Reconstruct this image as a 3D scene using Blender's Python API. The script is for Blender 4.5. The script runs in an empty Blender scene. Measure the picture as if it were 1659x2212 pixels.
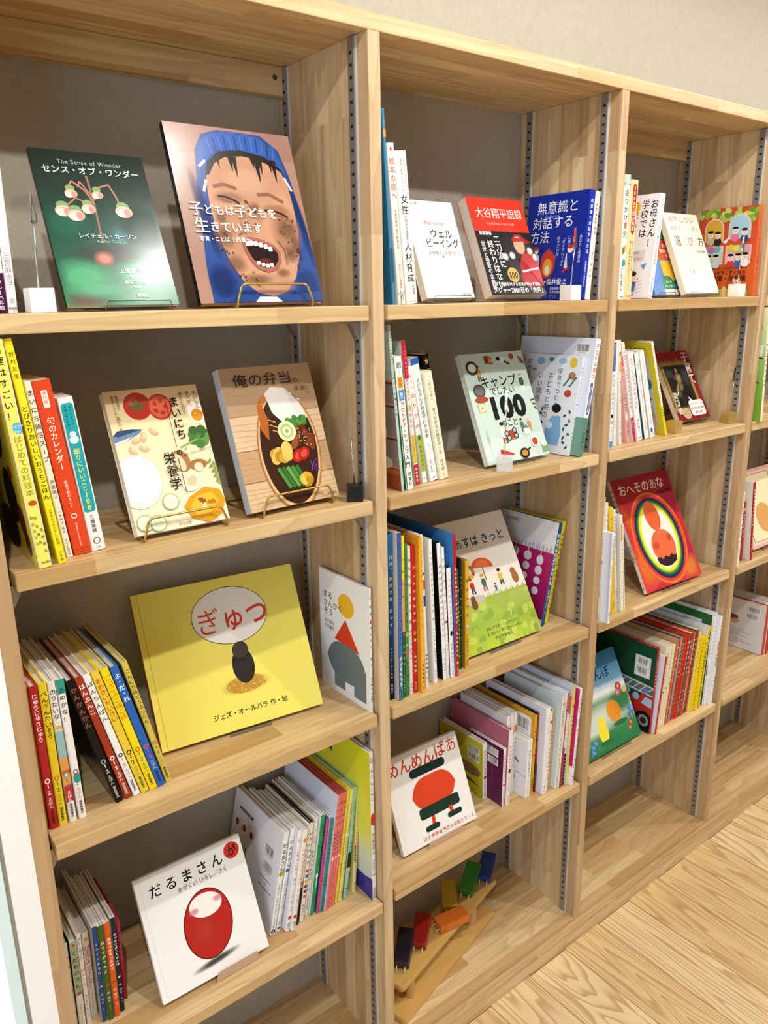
import bpy, bmesh, math, random
from mathutils import Matrix, Vector
from mathutils.geometry import tessellate_polygon
random.seed(7)
SC = bpy.context.scene
COL = SC.collection
LAY={'miyake':(-0.4730,0.0211,1.4303,0.0120,0.0097,0.1746,0.1362),'purple':(-0.4840,0.0210,1.4303,0.0110,0.0104,0.1733,0.1352),'y1':(-0.4828,0.0035,1.1462,-0.0734,0.0158,0.2585,0.2016),
'y2':(-0.4589,0.0080,1.1462,-0.1023,0.0088,0.2594,0.2023),'w3':(-0.4447,0.0260,1.1462,-0.1025,0.0074,0.2115,0.1650),'r4':(-0.4355,0.0264,1.1462,-0.1089,0.0202,0.2111,0.1647),
't5':(-0.4142,0.0298,1.1462,-0.0968,0.0175,0.1891,0.1475),'red':(-0.5052,0.0375,0.7873,-0.0069,0.0105,0.2024,0.1579),'yel':(-0.4938,0.0369,0.7873,-0.0075,0.0102,0.2031,0.1584),
'nori':(-0.4810,0.0368,0.7873,-0.0183,0.0094,0.2022,0.1577),'ame':(-0.4689,0.0366,0.7873,-0.0284,0.0097,0.2024,0.1579),'kan':(-0.4196,0.0389,0.7873,-0.2197,0.0105,0.1993,0.1555),
'han':(-0.4065,0.0393,0.7873,-0.2292,0.0096,0.2008,0.1566),'bon':(-0.3950,0.0390,0.7873,-0.2348,0.0095,0.2017,0.1573),'ooki':(-0.3841,0.0381,0.7873,-0.2379,0.0106,0.2027,0.1581),
'gobu':(-0.3724,0.0373,0.7873,-0.2371,0.0107,0.2031,0.1584),'yod':(-0.3610,0.0378,0.7873,-0.2336,0.0109,0.2017,0.1573),'kon':(-0.3481,0.0393,0.7873,-0.2181,0.0084,0.2026,0.1664),
'zou':(-0.0110,0.0112,0.7873,0.0048,0.0053,0.2147,0.1430),'x0':(-0.5039,0.0849,0.4180,0.0081,0.0058,0.1506,0.1175),'kuda':(-0.4977,0.0820,0.4182,0.0174,0.0096,0.1516,0.1182),
'piyon':(-0.4869,0.0810,0.4181,0.0119,0.0064,0.1582,0.1234),'piyo':(-0.4790,0.0868,0.4182,0.0168,0.0094,0.1508,0.1176),'kutsu':(-0.4675,0.0713,0.4181,0.0170,0.0061,0.1661,0.1513),
'ote':(-0.4596,0.0686,0.4181,0.0084,0.0078,0.1659,0.1294),'kyu':(-0.4502,0.0687,0.4180,0.0040,0.0084,0.1659,0.1294),'otsu':(-0.4405,0.0724,0.4181,0.0148,0.0065,0.1657,0.1292),
'redx':(-0.4284,0.0900,0.4181,0.0161,0.0052,0.1433,0.1118),'dto':(-0.1956,0.0576,0.4202,0.2070,0.0107,0.1852,0.1650),'dno':(-0.1829,0.0585,0.4197,0.2168,0.0079,0.1863,0.1453),
'kocho':(-0.1699,0.0488,0.4194,0.1922,0.0074,0.1838,0.1434),'gyuu':(-0.1617,0.0453,0.4195,0.1917,0.0078,0.1826,0.1424),'dog':(-0.1482,0.0517,0.4187,0.1844,0.0039,0.1844,0.1438),
'iro':(-0.1406,0.0527,0.4193,0.1675,0.0079,0.1829,0.1427),'omat':(-0.1277,0.0599,0.4195,0.1644,0.0094,0.1830,0.1427),'gatan':(-0.1178,0.0543,0.4193,0.1716,0.0078,0.1858,0.1449),
'kaku':(-0.1072,0.0513,0.4189,0.1624,0.0055,0.1770,0.1381),'tabe':(-0.1011,0.0494,0.4192,0.1705,0.0070,0.1767,0.1378),'mo1':(-0.0931,0.0470,0.4193,0.1678,0.0075,0.2170,0.1693),
'mo2':(-0.0842,0.0488,0.4190,0.1644,0.0062,0.2157,0.1682),'mo3':(-0.0773,0.0494,0.4190,0.1633,0.0059,0.2154,0.1680),'nos':(-0.0693,0.0513,0.4189,0.1647,0.0057,0.2148,0.1675),
'ana':(-0.0620,0.0496,0.4190,0.1597,0.0065,0.2144,0.1672),'iio':(-0.0508,0.0502,0.4190,0.1401,0.0071,0.2143,0.1672),'mou':(-0.0300,0.0522,0.4185,0.0783,0.0069,0.2129,0.1661),
'moko':(-0.0130,0.0157,0.4180,-0.0004,0.0083,0.2926,0.2059),'blue':(0.0451,0.0104,1.4302,-0.0617,0.0045,0.2585,0.2016),'ehon':(0.0559,0.0101,1.4302,-0.0889,0.0126,0.2160,0.1685),
'josei':(0.0714,0.0102,1.4302,-0.1006,0.0206,0.2077,0.1620),'mui':(0.4881,0.0302,1.4318,0.0901,0.0175,0.1874,0.1412),'mui2':(0.5057,0.0302,1.4314,0.0843,0.0139,0.1856,0.1448),
'mint':(0.0629,0.0171,1.1462,-0.0936,0.0061,0.2565,0.2001),'outd':(0.0728,0.0158,1.1462,-0.1096,0.0136,0.2100,0.1638),'aya':(0.1051,0.0337,1.1462,-0.1229,0.0093,0.2310,0.1802),
'ori':(0.1243,0.0371,1.1462,-0.1711,0.0095,0.1933,0.1508),'koko':(0.1417,0.0388,1.1462,-0.2083,0.0166,0.2054,0.1602),'blk':(0.1825,0.0620,1.1462,-0.1833,0.0125,0.2075,0.1596),
'yasai':(0.1611,0.0363,1.1462,-0.2084,0.0194,0.1815,0.1416),'hoiku':(0.4694,0.0240,1.1475,0.1718,0.0073,0.1854,0.1403),'soda':(0.4774,0.0063,1.1486,0.1738,0.0139,0.2171,0.1821),
'papa':(0.0391,0.0244,0.7873,-0.0002,0.0092,0.2919,0.1972),'niji':(0.0506,0.0125,0.7873,-0.0021,0.0070,0.2937,0.2091),'shime':(0.0613,0.0158,0.7873,-0.0055,0.0053,0.2870,0.2058),
'iika':(0.0678,0.0159,0.7873,-0.0081,0.0069,0.2716,0.2057),'omo':(0.0785,0.0188,0.7873,-0.0151,0.0069,0.2647,0.2028),'anton':(0.0861,0.0175,0.7873,-0.0161,0.0081,0.2642,0.2041),
'tebu':(0.0964,0.0082,0.7873,-0.0229,0.0075,0.2785,0.2134),'fuku':(0.1121,0.0160,0.7873,-0.0475,0.0067,0.2794,0.2056),'guri':(0.1361,0.0217,0.7873,-0.0525,0.0077,0.2657,0.1999),
'bake':(0.1561,0.0196,0.7873,-0.0658,0.0075,0.2569,0.2004),'temp':(0.1654,0.0214,0.7873,-0.0637,0.0073,0.2463,0.1921),'nante':(0.1731,0.0192,0.7873,-0.0577,0.0094,0.2077,0.1620),
'kyo':(0.1835,0.0161,0.7873,-0.0417,0.0065,0.2660,0.2055),'grn':(0.2045,0.0318,0.7873,-0.0419,0.0040,0.1937,0.1511),'navy':(0.2092,0.0341,0.7873,-0.0228,0.0048,0.2112,0.1647),
'omen':(0.2167,0.0279,0.7873,-0.0193,0.0085,0.2072,0.1616),'oimo':(0.4607,0.0654,0.7898,0.2104,0.0119,0.2149,0.1552),'oimo2':(0.4792,0.0708,0.7893,0.2150,0.0095,0.2143,0.1508),
'yada':(0.3299,0.0902,0.4260,-0.0184,0.0134,0.1311,0.1324),'kao':(0.3439,0.0498,0.4262,0.0175,0.0093,0.1322,0.1031),'anan':(0.3536,0.0467,0.4263,0.0321,0.0106,0.1699,0.1759),
'wa':(0.3740,0.0675,0.4260,-0.0125,0.0114,0.1878,0.1366),'wb':(0.3858,0.0683,0.4260,0.0065,0.0075,0.1900,0.1482),'wc':(0.3937,0.0705,0.4262,0.0272,0.0073,0.1869,0.1458),
'hara':(0.4016,0.0388,0.4264,0.0251,0.0163,0.1326,0.1034),'kutt':(0.4195,0.0402,0.4263,0.0341,0.0089,0.1819,0.1777),'rb':(0.4336,0.0409,0.4261,0.0125,0.0045,0.1846,0.1440),
'wbig':(0.4385,0.0241,0.4263,0.0223,0.0127,0.1996,0.1740),'toma':(0.4529,0.0279,0.4263,0.0389,0.0074,0.1853,0.1445),'tan':(0.4666,0.0334,0.4265,0.0547,0.0083,0.1803,0.1406),
'pan':(0.4754,0.0207,0.4265,0.0610,0.0086,0.2117,0.1651),'rd':(0.4844,0.0177,0.4265,0.0648,0.0082,0.2193,0.1711),'bw':(0.4952,0.0193,0.4264,0.0641,0.0057,0.2091,0.1631),
'ye':(0.5031,0.0152,0.4264,0.0555,0.0067,0.2300,0.1794),'jaja':(0.5103,0.0077,0.4267,0.0684,0.0097,0.2233,0.1742),'katari':(0.5760,0.0102,1.4302,-0.0044,0.0165,0.2150,0.1677),
'kaku2':(0.5929,0.0101,1.4303,0.0049,0.0218,0.2078,0.1621),'okasan':(0.6681,0.0101,1.4318,0.1047,0.0154,0.1908,0.1488),'oren':(1.0585,0.0101,1.4302,-0.0413,0.0162,0.1895,0.1356),
'bl':(0.5981,0.0263,1.1462,-0.0219,0.0094,0.2077,0.1620),'v2':(0.6217,0.0319,1.1462,-0.0665,0.0073,0.2078,0.1621),'v3':(0.6387,0.0312,1.1462,-0.1109,0.0070,0.2088,0.1629),
'four':(0.6873,0.0330,1.1462,-0.2874,0.0087,0.2096,0.1635),'pink':(0.6677,0.0336,1.1462,-0.2295,0.0080,0.1809,0.1411),'uchi':(0.6978,0.0294,1.1462,-0.2836,0.0163,0.1878,0.1465),
'v6':(0.7294,0.0332,1.1462,-0.3127,0.0128,0.1879,0.1466),'v7':(0.7500,0.0341,1.1462,-0.3301,0.0154,0.1903,0.1484),'naka':(0.7990,0.0318,1.1462,-0.3709,0.0081,0.2125,0.1658),
'ari':(0.5672,0.0076,0.7873,-0.0041,0.0071,0.2657,0.2072),'taki':(0.6013,0.0177,0.7873,-0.0481,0.0071,0.2486,0.1939),'ylw':(0.6288,0.0151,0.7873,-0.1321,0.0111,0.2382,0.1858),
'iit':(0.6458,0.0183,0.7873,-0.1301,0.0070,0.2303,0.1796),'nige':(0.5777,-0.0115,0.7873,-0.0195,0.0075,0.1953,0.1523),'mamo':(0.6536,0.0101,0.7873,-0.1194,0.0082,0.2182,0.1702),
'wh2':(0.6694,0.0140,0.7873,-0.1359,0.0039,0.1966,0.1533),'fire':(0.8150,0.0225,0.4264,0.0394,0.0105,0.2190,0.1708),'wr':(0.8259,0.0124,0.4266,0.1003,0.0064,0.1963,0.1531),
'c1':(0.8552,0.0247,0.4264,0.0507,0.0088,0.2105,0.1642),'c2':(0.8644,0.0245,0.4266,0.0752,0.0081,0.2092,0.1632),'c3':(0.8730,0.0246,0.4268,0.1047,0.0081,0.2081,0.1623),
'ora':(0.8816,0.0237,0.4271,0.1209,0.0093,0.2176,0.1697),'blp':(0.8927,0.0254,0.4265,0.1220,0.0045,0.2176,0.1697),'pnk':(0.8977,0.0248,0.4269,0.1271,0.0071,0.2183,0.1703),
'gr1':(0.9054,0.0263,0.4270,0.1333,0.0072,0.2173,0.1695),'re1':(0.9139,0.0267,0.4267,0.1295,0.0058,0.2180,0.1700),'re2':(0.9205,0.0250,0.4266,0.1279,0.0045,0.2188,0.1707),
're3':(0.9255,0.0231,0.4272,0.1394,0.0089,0.2192,0.1710),'gry':(0.9389,0.0238,0.4271,0.1317,0.0087,0.2167,0.1690),'re4':(0.9499,0.0226,0.4271,0.1235,0.0093,0.2176,0.1697),
'gr2':(0.9666,0.0257,0.4267,0.1196,0.0062,0.2155,0.1681),'re5':(0.9744,0.0256,0.4266,0.1145,0.0057,0.2165,0.1689),'ly':(0.9813,0.0221,0.4266,0.1109,0.0056,0.2087,0.1628),
'yy1':(0.9873,0.0182,0.4270,0.1123,0.0085,0.1986,0.1549),'yy2':(1.0000,0.0145,0.4269,0.0930,0.0093,0.1943,0.1516),'yy3':(1.0164,0.0165,0.4266,0.0661,0.0097,0.2187,0.1706),
'ww1':(1.0371,0.0187,0.4263,0.0411,0.0073,0.2437,0.1901),'ww2':(1.0448,0.0149,0.4263,0.0459,0.0075,0.2483,0.1937),'ww3':(1.0527,0.0055,0.4265,0.0472,0.0100,0.2393,0.1867),
'g4':(1.1207,-0.0080,1.1462,-0.0642,0.0105,0.2593,0.2023),'q1':(1.1107,0.0032,0.7873,-0.0348,0.0075,0.1891,0.1475),'q2':(1.1551,0.0208,0.7873,-0.0588,0.0113,0.1527,0.1191),
'q3':(1.1758,0.0051,0.7873,-0.1171,0.0094,0.2061,0.1608),'fox':(1.4253,0.0663,0.4272,0.0559,0.0219,0.1495,0.1166),}
FCE={'sense':(-0.4087,0.0300,1.4300,0.0007,0.4285,0.1342,0.1947,0.0080),
'kodomo':(-0.2459,0.0300,1.4300,-0.0006,0.3277,0.1831,0.2338,0.0110),
'eiyo':(-0.3569,0.0268,1.1460,0.0091,0.4091,0.1284,0.1906,0.0140),
'bento':(-0.1955,0.0269,1.1460,0.0493,0.3437,0.1519,0.2048,0.0180),
'gyu':(-0.3268,0.1047,0.7871,-0.1042,0.4522,0.2677,0.2386,0.0090),
'daruma':(-0.3880,0.0350,0.4178,-0.0011,0.4793,0.1784,0.1834,0.0120),
'well':(0.1281,0.0306,1.4300,0.0219,0.3704,0.1027,0.1585,0.0140),
'otani':(0.2678,0.0300,1.4300,0.0013,0.4054,0.1326,0.1717,0.0210),
'camp':(0.2766,0.0397,1.1460,0.0133,0.3979,0.1623,0.2028,0.0110),
'ashita':(0.2326,0.0462,0.7871,-0.0000,0.4943,0.2100,0.2547,0.0090),
'men':(0.0881,0.0520,0.4258,-0.0130,0.3941,0.1851,0.1770,0.0120),
'koukai':(0.8304,0.0300,1.4300,-0.0005,0.4121,0.1261,0.1785,0.0130),
'koso':(0.9312,0.0804,1.1460,0.0000,0.4870,0.1250,0.1710,0.0140),
'oheso':(0.7674,0.0251,0.7871,-0.0275,0.4754,0.2114,0.2646,0.0100),
'hiyo':(0.6011,0.0297,0.4258,-0.0001,0.4676,0.1947,0.2132,0.0090),
}
CAMM=[[0.791177, 0.174227, -0.586246, -0.68251], [-0.611382, 0.20048, -0.765519, -0.90949], [-0.015844, 0.964081, 0.265135, 1.44037]]
CAMF=1684.861

# ------------------------------------------------------------------ camera, world, lights, exposure
cam_data = bpy.data.cameras.new('camera'); cam = bpy.data.objects.new('camera', cam_data); COL.objects.link(cam)
cam.matrix_world = Matrix([CAMM[0], CAMM[1], CAMM[2], [0, 0, 0, 1]])
cam_data.sensor_fit = 'HORIZONTAL'; cam_data.sensor_width = 36.0; cam_data.lens = CAMF / 1659 * 36
cam_data.clip_start = .02
SC.camera = cam
SC.view_settings.view_transform = 'Standard'; SC.view_settings.look = 'None'
SC.view_settings.gamma = 1; SC.view_settings.use_curve_mapping = False
SC.view_settings.exposure = 0.0
wd = bpy.data.worlds.new('room_light'); SC.world = wd; wd.use_nodes = True
wd.node_tree.nodes['Background'].inputs['Color'].default_value = (.93, .97, 1, 1)
wd.node_tree.nodes['Background'].inputs['Strength'].default_value = .17
CEIL = 2.55
def lamp(kind, name, loc, power, color, **k):
    d = bpy.data.lights.new(name, kind); d.energy = power; d.color = color
    for a, b in k.items(): setattr(d, a, b)
    o = bpy.data.objects.new(name, d); COL.objects.link(o); o.location = loc
    return o
for i in range(1, 8):   # two lines of small ceiling spots in front of the bookcase
    lamp('SPOT', 'ceiling_spot_light', (-1.85 + 1.05 * i, (-.78, -1.12)[i % 2], CEIL - .03), 47, (1, .975, .935), spot_size=math.radians(172), spot_blend=.35, shadow_soft_size=.022)
ad = lamp('AREA', 'window_daylight', (-2.6, -1.6, 1.3), 34, (.76, .87, 1.0), shape='RECTANGLE', size=1.6, size_y=1.8)
ad.rotation_euler = (math.radians(90), 0, math.radians(-62))

# ------------------------------------------------------------------ helpers
def lin(h):
    h = h.lstrip('#')
    if len(h) == 3: h = ''.join(c * 2 for c in h)
    v = [int(h[i:i + 2], 16) / 255 for i in (0, 2, 4)]
    return tuple(c / 12.92 if c <= .04045 else ((c + .055) / 1.055) ** 2.4 for c in v) + (1.0,)
def tag(o, label=None, cat=None, group=None, kind=None):
    if label: o['label'] = label
    if cat: o['category'] = cat
    if group: o['group'] = group
    if kind: o['kind'] = kind
    return o
def link(o, parent=None):
    COL.objects.link(o)
    if parent: o.parent = parent
    return o
def empty(name, mat=None):
    o = bpy.data.objects.new(name, None); o.empty_display_size = .02; COL.objects.link(o)
    if mat is not None: o.matrix_world = mat
    return o
def from_bm(name, bm, mats, parent=None, smooth=False):
    me = bpy.data.meshes.new(name); bm.to_mesh(me); bm.free()
    for m in (mats if isinstance(mats, (list, tuple)) else [mats]): me.materials.append(m)
    if smooth:
        for p in me.polygons: p.use_smooth = True
    return link(bpy.data.objects.new(name, me), parent)
def box(bm, x0, x1, y0, y1, z0, z1, mi=0, bev=0):
    r = bmesh.ops.create_cube(bm, size=1.0)
    for v in r['verts']:
        v.co = Vector(((x0 + x1) / 2 + v.co.x * (x1 - x0), (y0 + y1) / 2 + v.co.y * (y1 - y0), (z0 + z1) / 2 + v.co.z * (z1 - z0)))
    fs = {f for v in r['verts'] for f in v.link_faces}
    for f in fs: f.material_index = mi
    if bev:
        es = {e for v in r['verts'] for e in v.link_edges}
        q = bmesh.ops.bevel(bm, geom=list(es), offset=bev, segments=2, affect='EDGES', profile=.6)
        for f in q['faces']: f.material_index = mi
def boxobj(name, dims, mats, parent=None, bev=0):
    bm = bmesh.new(); box(bm, *dims, bev=bev); return from_bm(name, bm, mats, parent)
def prism(bm, pts, a, b, axis, mi=0):
    """extrude 2D polygon pts along axis from a to b. axis x: pts=(y,z); y: pts=(x,z); z: pts=(x,y)"""
    def P(p, t): return {'x': (t, p[0], p[1]), 'y': (p[0], t, p[1]), 'z': (p[0], p[1], t)}[axis]
    A = [bm.verts.new(P(p, a)) for p in pts]; Bv = [bm.verts.new(P(p, b)) for p in pts]
    n = len(pts); fs = []
    for i in range(n):
        fs.append(bm.faces.new((A[i], A[(i + 1) % n], Bv[(i + 1) % n], Bv[i])))
    fs.append(bm.faces.new(A[::-1])); fs.append(bm.faces.new(Bv))
    for f in fs: f.material_index = mi
    bmesh.ops.recalc_face_normals(bm, faces=fs)
def tube(bm, pts, r, closed=False, seg=8):
    pts = [Vector(p) for p in pts]; n = len(pts); rings = []
    up = Vector((.13, .21, .97))
    for i, p in enumerate(pts):
        a = pts[(i - 1) % n] if (closed or i > 0) else p; b = pts[(i + 1) % n] if (closed or i < n - 1) else p
        t = (b - a).normalized(); s = t.cross(up)
        if s.length < .1: s = t.cross(Vector((1, .1, 0)))
        s.normalize(); q = s.cross(t)
        rings.append([bm.verts.new(p + s * r * math.cos(2 * math.pi * k / seg) + q * r * math.sin(2 * math.pi * k / seg)) for k in range(seg)])
    for i in range(n if closed else n - 1):
        A, Bv = rings[i], rings[(i + 1) % n]
        off = min(range(seg), key=lambda o: (A[0].co - Bv[o].co).length)
        for k in range(seg):
            bm.faces.new((A[k], A[(k + 1) % seg], Bv[(k + 1 + off) % seg], Bv[(k + off) % seg]))
    if not closed:
        bm.faces.new(rings[0][::-1]); bm.faces.new(rings[-1])
def fillet(pts, r, closed=False, seg=4):
    pts = [Vector(p) for p in pts]; n = len(pts); out = []
    for i, p in enumerate(pts):
        if not closed and i in (0, n - 1): out.append(p); continue
        a = pts[(i - 1) % n]; b = pts[(i + 1) % n]
        ra = min(r, (a - p).length * .45, (b - p).length * .45)
        A = p + (a - p).normalized() * ra; Bp = p + (b - p).normalized() * ra
        for k in range(seg + 1):
            t = k / seg; out.append(A.lerp(p, t).lerp(p.lerp(Bp, t), t))
    return out

# ------------------------------------------------------------------ materials
class NT:
    def __init__(s, name):
        s.m = bpy.data.materials.new(name); s.m.use_nodes = True; s.t = s.m.node_tree
        s.b = s.t.nodes['Principled BSDF']
    def n(s, typ, **k):
        o = s.t.nodes.new(typ)
        for a, b in k.items():
            if a.startswith('i_'): o.inputs[a[2:].replace('_', ' ')].default_value = b
            else: setattr(o, a, b)
        return o
    def l(s, a, b): s.t.links.new(a, b)
    def math(s, op, a, b=None):
        o = s.n('ShaderNodeMath', operation=op)
        for i, v in enumerate((a, b)):
            if v is None: continue
            if isinstance(v, (int, float)): o.inputs[i].default_value = v
            else: s.l(v, o.inputs[i])
        return o.outputs[0]
    def mix(s, fac, a, b, typ='MIX'):
        o = s.n('ShaderNodeMix', data_type='RGBA', blend_type=typ)
        for sock, v in ((o.inputs[0], fac), (o.inputs[6], a), (o.inputs[7], b)):
            if isinstance(v, (int, float)): sock.default_value = v
            elif isinstance(v, tuple): sock.default_value = v
            else: s.l(v, sock)
        return o.outputs[2]
def simple(name, hexc, rough=.5, metal=0., spec=.5):
    t = NT(name); t.b.inputs['Base Color'].default_value = lin(hexc); t.b.inputs['Roughness'].default_value = rough
    t.b.inputs['Metallic'].default_value = metal; t.b.inputs['Specular IOR Level'].default_value = spec
    return t.m
def wood(name, grain, c1, c2, dark, strip=.032, length=.42, streak=.68, rough=.42, bump=.05):
    """laminated pine: strips with finger joints. grain axis 0,1,2"""
    t = NT(name); tc = t.n('ShaderNodeTexCoord'); sp = t.n('ShaderNodeSeparateXYZ'); t.l(tc.outputs['Object'], sp.inputs[0])
    ax = [sp.outputs[0], sp.outputs[1], sp.outputs[2]]
    g = ax[grain]; o = [ax[i] for i in range(3) if i != grain]
    v = t.math('ADD', o[0], o[1])
    cb = t.n('ShaderNodeCombineXYZ'); t.l(g, cb.inputs[0]); t.l(v, cb.inputs[1])
    br = t.n('ShaderNodeTexBrick', offset=.37, offset_frequency=2, squash=1.0, squash_frequency=2)
    br.inputs['Color1'].default_value = (0, 0, 0, 1); br.inputs['Color2'].default_value = (1, 1, 1, 1); br.inputs['Mortar'].default_value = (.5, .5, .5, 1)
    br.inputs['Scale'].default_value = 1.0; br.inputs['Mortar Size'].default_value = 0.0; br.inputs['Brick Width'].default_value = length; br.inputs['Row Height'].default_value = strip
    t.l(cb.outputs[0], br.inputs['Vector'])
    rnd = t.n('ShaderNodeSeparateColor'); t.l(br.outputs['Color'], rnd.inputs[0])
    # grain noise stretched along the grain, shifted per strip
    sh = t.math('MULTIPLY', rnd.outputs[0], 7.3)
    cg = t.n('ShaderNodeCombineXYZ'); t.l(t.math('ADD', t.math('MULTIPLY', g, 2.2), sh), cg.inputs[0])
    t.l(t.math('MULTIPLY', o[0], 75.), cg.inputs[1]); t.l(t.math('MULTIPLY', o[1], 75.), cg.inputs[2])
    nz = t.n('ShaderNodeTexNoise', i_Scale=1.0, i_Detail=4.0, i_Roughness=.6); t.l(cg.outputs[0], nz.inputs['Vector'])
    # broad ring figure
    cr = t.n('ShaderNodeCombineXYZ'); t.l(t.math('ADD', t.math('MULTIPLY', g, 1.6), sh), cr.inputs[0])
    t.l(t.math('MULTIPLY', o[0], 14.), cr.inputs[1]); t.l(t.math('MULTIPLY', o[1], 14.), cr.inputs[2])
    n2 = t.n('ShaderNodeTexNoise', i_Scale=1.0, i_Detail=2.0, i_Roughness=.45); t.l(cr.outputs[0], n2.inputs['Vector'])
    rings = t.math('FRACT', t.math('MULTIPLY', n2.outputs['Fac'], 9.0))
    rr = t.n('ShaderNodeValToRGB'); e = rr.color_ramp.elements
    e[0].position = .0; e[0].color = (0, 0, 0, 1); e[1].position = .75; e[1].color = (.5, .5, .5, 1)
    q = e.new(.93); q.color = (1, 1, 1, 1); q = e.new(1.0); q.color = (.0, .0, .0, 1)
    t.l(rings, rr.inputs[0])
    base = t.mix(rnd.outputs[0], lin(c1), lin(c2))
    gr = t.n('ShaderNodeValToRGB'); gr.color_ramp.elements[0].position = .46; gr.color_ramp.elements[1].position = .78; t.l(nz.outputs['Fac'], gr.inputs[0])
    c = t.mix(t.math('MULTIPLY', gr.outputs[0], streak), base, lin(dark))
    c = t.mix(t.math('MULTIPLY', rr.outputs[0], streak * .5), c, lin(dark))
    t.l(c, t.b.inputs['Base Color']); t.b.inputs['Roughness'].default_value = rough
    bp = t.n('ShaderNodeBump', i_Strength=bump, i_Distance=.002); t.l(nz.outputs['Fac'], bp.inputs['Height']); t.l(bp.outputs[0], t.b.inputs['Normal'])
    return t.m
WOODC = ('#e8cc9b', '#c39c66', '#9c7440')
M_wx = wood('pine_along_board', 0, *WOODC)
M_wz = wood('pine_upright', 2, '#e0c59c', '#bf9b70', '#98744b')
M_wy = wood('toy_plywood', 0, '#d6ab62', '#cfa157', '#b98c48', strip=.2, length=3, streak=.35, rough=.3)
M_dowel = simple('dowel_wood', '#c99b63', .5)
def floor_mat():
    t = NT('ash_floor'); tc = t.n('ShaderNodeTexCoord'); sp = t.n('ShaderNodeSeparateXYZ'); t.l(tc.outputs['Object'], sp.inputs[0])
    x = t.math('SUBTRACT', sp.outputs[0], .276); y = sp.outputs[1]
    cb = t.n('ShaderNodeCombineXYZ'); t.l(y, cb.inputs[0]); t.l(x, cb.inputs[1])
    br = t.n('ShaderNodeTexBrick', offset=.43, offset_frequency=2)
    br.inputs['Color1'].default_value = (0, 0, 0, 1); br.inputs['Color2'].default_value = (1, 1, 1, 1); br.inputs['Mortar'].default_value = (.5, .5, .5, 1)
    br.inputs['Scale'].default_value = 1; br.inputs['Mortar Size'].default_value = .0009; br.inputs['Mortar Smooth'].default_value = .3; br.inputs['Brick Width'].default_value = .91; br.inputs['Row Height'].default_value = .1195
    t.l(cb.outputs[0], br.inputs['Vector'])
    rn = t.n('ShaderNodeSeparateColor'); t.l(br.outputs['Color'], rn.inputs[0]); r = rn.outputs[0]
    c2 = t.n('ShaderNodeCombineXYZ'); t.l(t.math('MULTIPLY', x, 8.), c2.inputs[0]); t.l(t.math('MULTIPLY', y, .75), c2.inputs[1]); t.l(t.math('MULTIPLY', r, 31.), c2.inputs[2])
    n1 = t.n('ShaderNodeTexNoise', i_Scale=1.35, i_Detail=2.2, i_Roughness=.42, i_Distortion=.3); t.l(c2.outputs[0], n1.inputs['Vector'])
    fr = t.math('FRACT', t.math('MULTIPLY', n1.outputs['Fac'], 25.))
    rp = t.n('ShaderNodeValToRGB'); e = rp.color_ramp.elements
    e[0].position = 0; e[0].color = (0, 0, 0, 1); e[1].position = .5; e[1].color = (.16, .16, .16, 1)
    q = e.new(.86); q.color = (.85, .85, .85, 1); q = e.new(.93); q.color = (.7, .7, .7, 1); q = e.new(1); q.color = (0, 0, 0, 1)
    t.l(fr, rp.inputs[0])
    c3 = t.n('ShaderNodeCombineXYZ'); t.l(t.math('MULTIPLY', x, 170.), c3.inputs[0]); t.l(t.math('MULTIPLY', y, 5.), c3.inputs[1]); t.l(r, c3.inputs[2])
    n2 = t.n('ShaderNodeTexNoise', i_Scale=1.0, i_Detail=3.0); t.l(c3.outputs[0], n2.inputs['Vector'])
    base = t.mix(r, lin('#f3dcae'), lin('#e3c38e'))
    c = t.mix(t.math('MULTIPLY', rp.outputs[0], .8), base, lin('#a87e4a'))
    c = t.mix(t.math('MULTIPLY', n2.outputs['Fac'], .3), c, lin('#b99157'))
    c = t.mix(br.outputs['Fac'], c, lin('#6b4a28'))
    t.l(c, t.b.inputs['Base Color']); t.b.inputs['Roughness'].default_value = .42
    bp = t.n('ShaderNodeBump', i_Strength=.08, i_Distance=.002); t.l(n2.outputs['Fac'], bp.inputs['Height']); t.l(bp.outputs[0], t.b.inputs['Normal'])
    return t.m
M_floor = floor_mat()
def wallpaper():
    t = NT('woven_wallpaper'); tc = t.n('ShaderNodeTexCoord'); mp = t.n('ShaderNodeMapping'); mp.inputs['Scale'].default_value = (900, 900, 380); t.l(tc.outputs['Object'], mp.inputs[0])
    n1 = t.n('ShaderNodeTexNoise', i_Scale=1.0, i_Detail=3.0, i_Roughness=.7); t.l(mp.outputs[0], n1.inputs['Vector'])
    n2 = t.n('ShaderNodeTexNoise', i_Scale=90.0, i_Detail=2.0); t.l(tc.outputs['Object'], n2.inputs['Vector'])
    f = t.math('ADD', t.math('MULTIPLY', n1.outputs['Fac'], .7), t.math('MULTIPLY', n2.outputs['Fac'], .3))
    c = t.mix(f, lin('#928b7d'), lin('#c8c0b0')); t.l(c, t.b.inputs['Base Color']); t.b.inputs['Roughness'].default_value = .85
    bp = t.n('ShaderNodeBump', i_Strength=.35, i_Distance=.001); t.l(f, bp.inputs['Height']); t.l(bp.outputs[0], t.b.inputs['Normal'])
    return t.m
M_wall = wallpaper()
def print_mat(name, rough, soft=False):
    t = NT(name); a = t.n('ShaderNodeVertexColor', layer_name='Col'); t.l(a.outputs['Color'], t.b.inputs['Base Color'])
    t.b.inputs['Roughness'].default_value = rough; t.b.inputs['Specular IOR Level'].default_value = .16
    if soft: t.l(a.outputs['Alpha'], t.b.inputs['Alpha'])
    return t.m
M_print = print_mat('printed_cover', .2); M_ink = print_mat('printed_soft_ink', .2, True)
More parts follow.
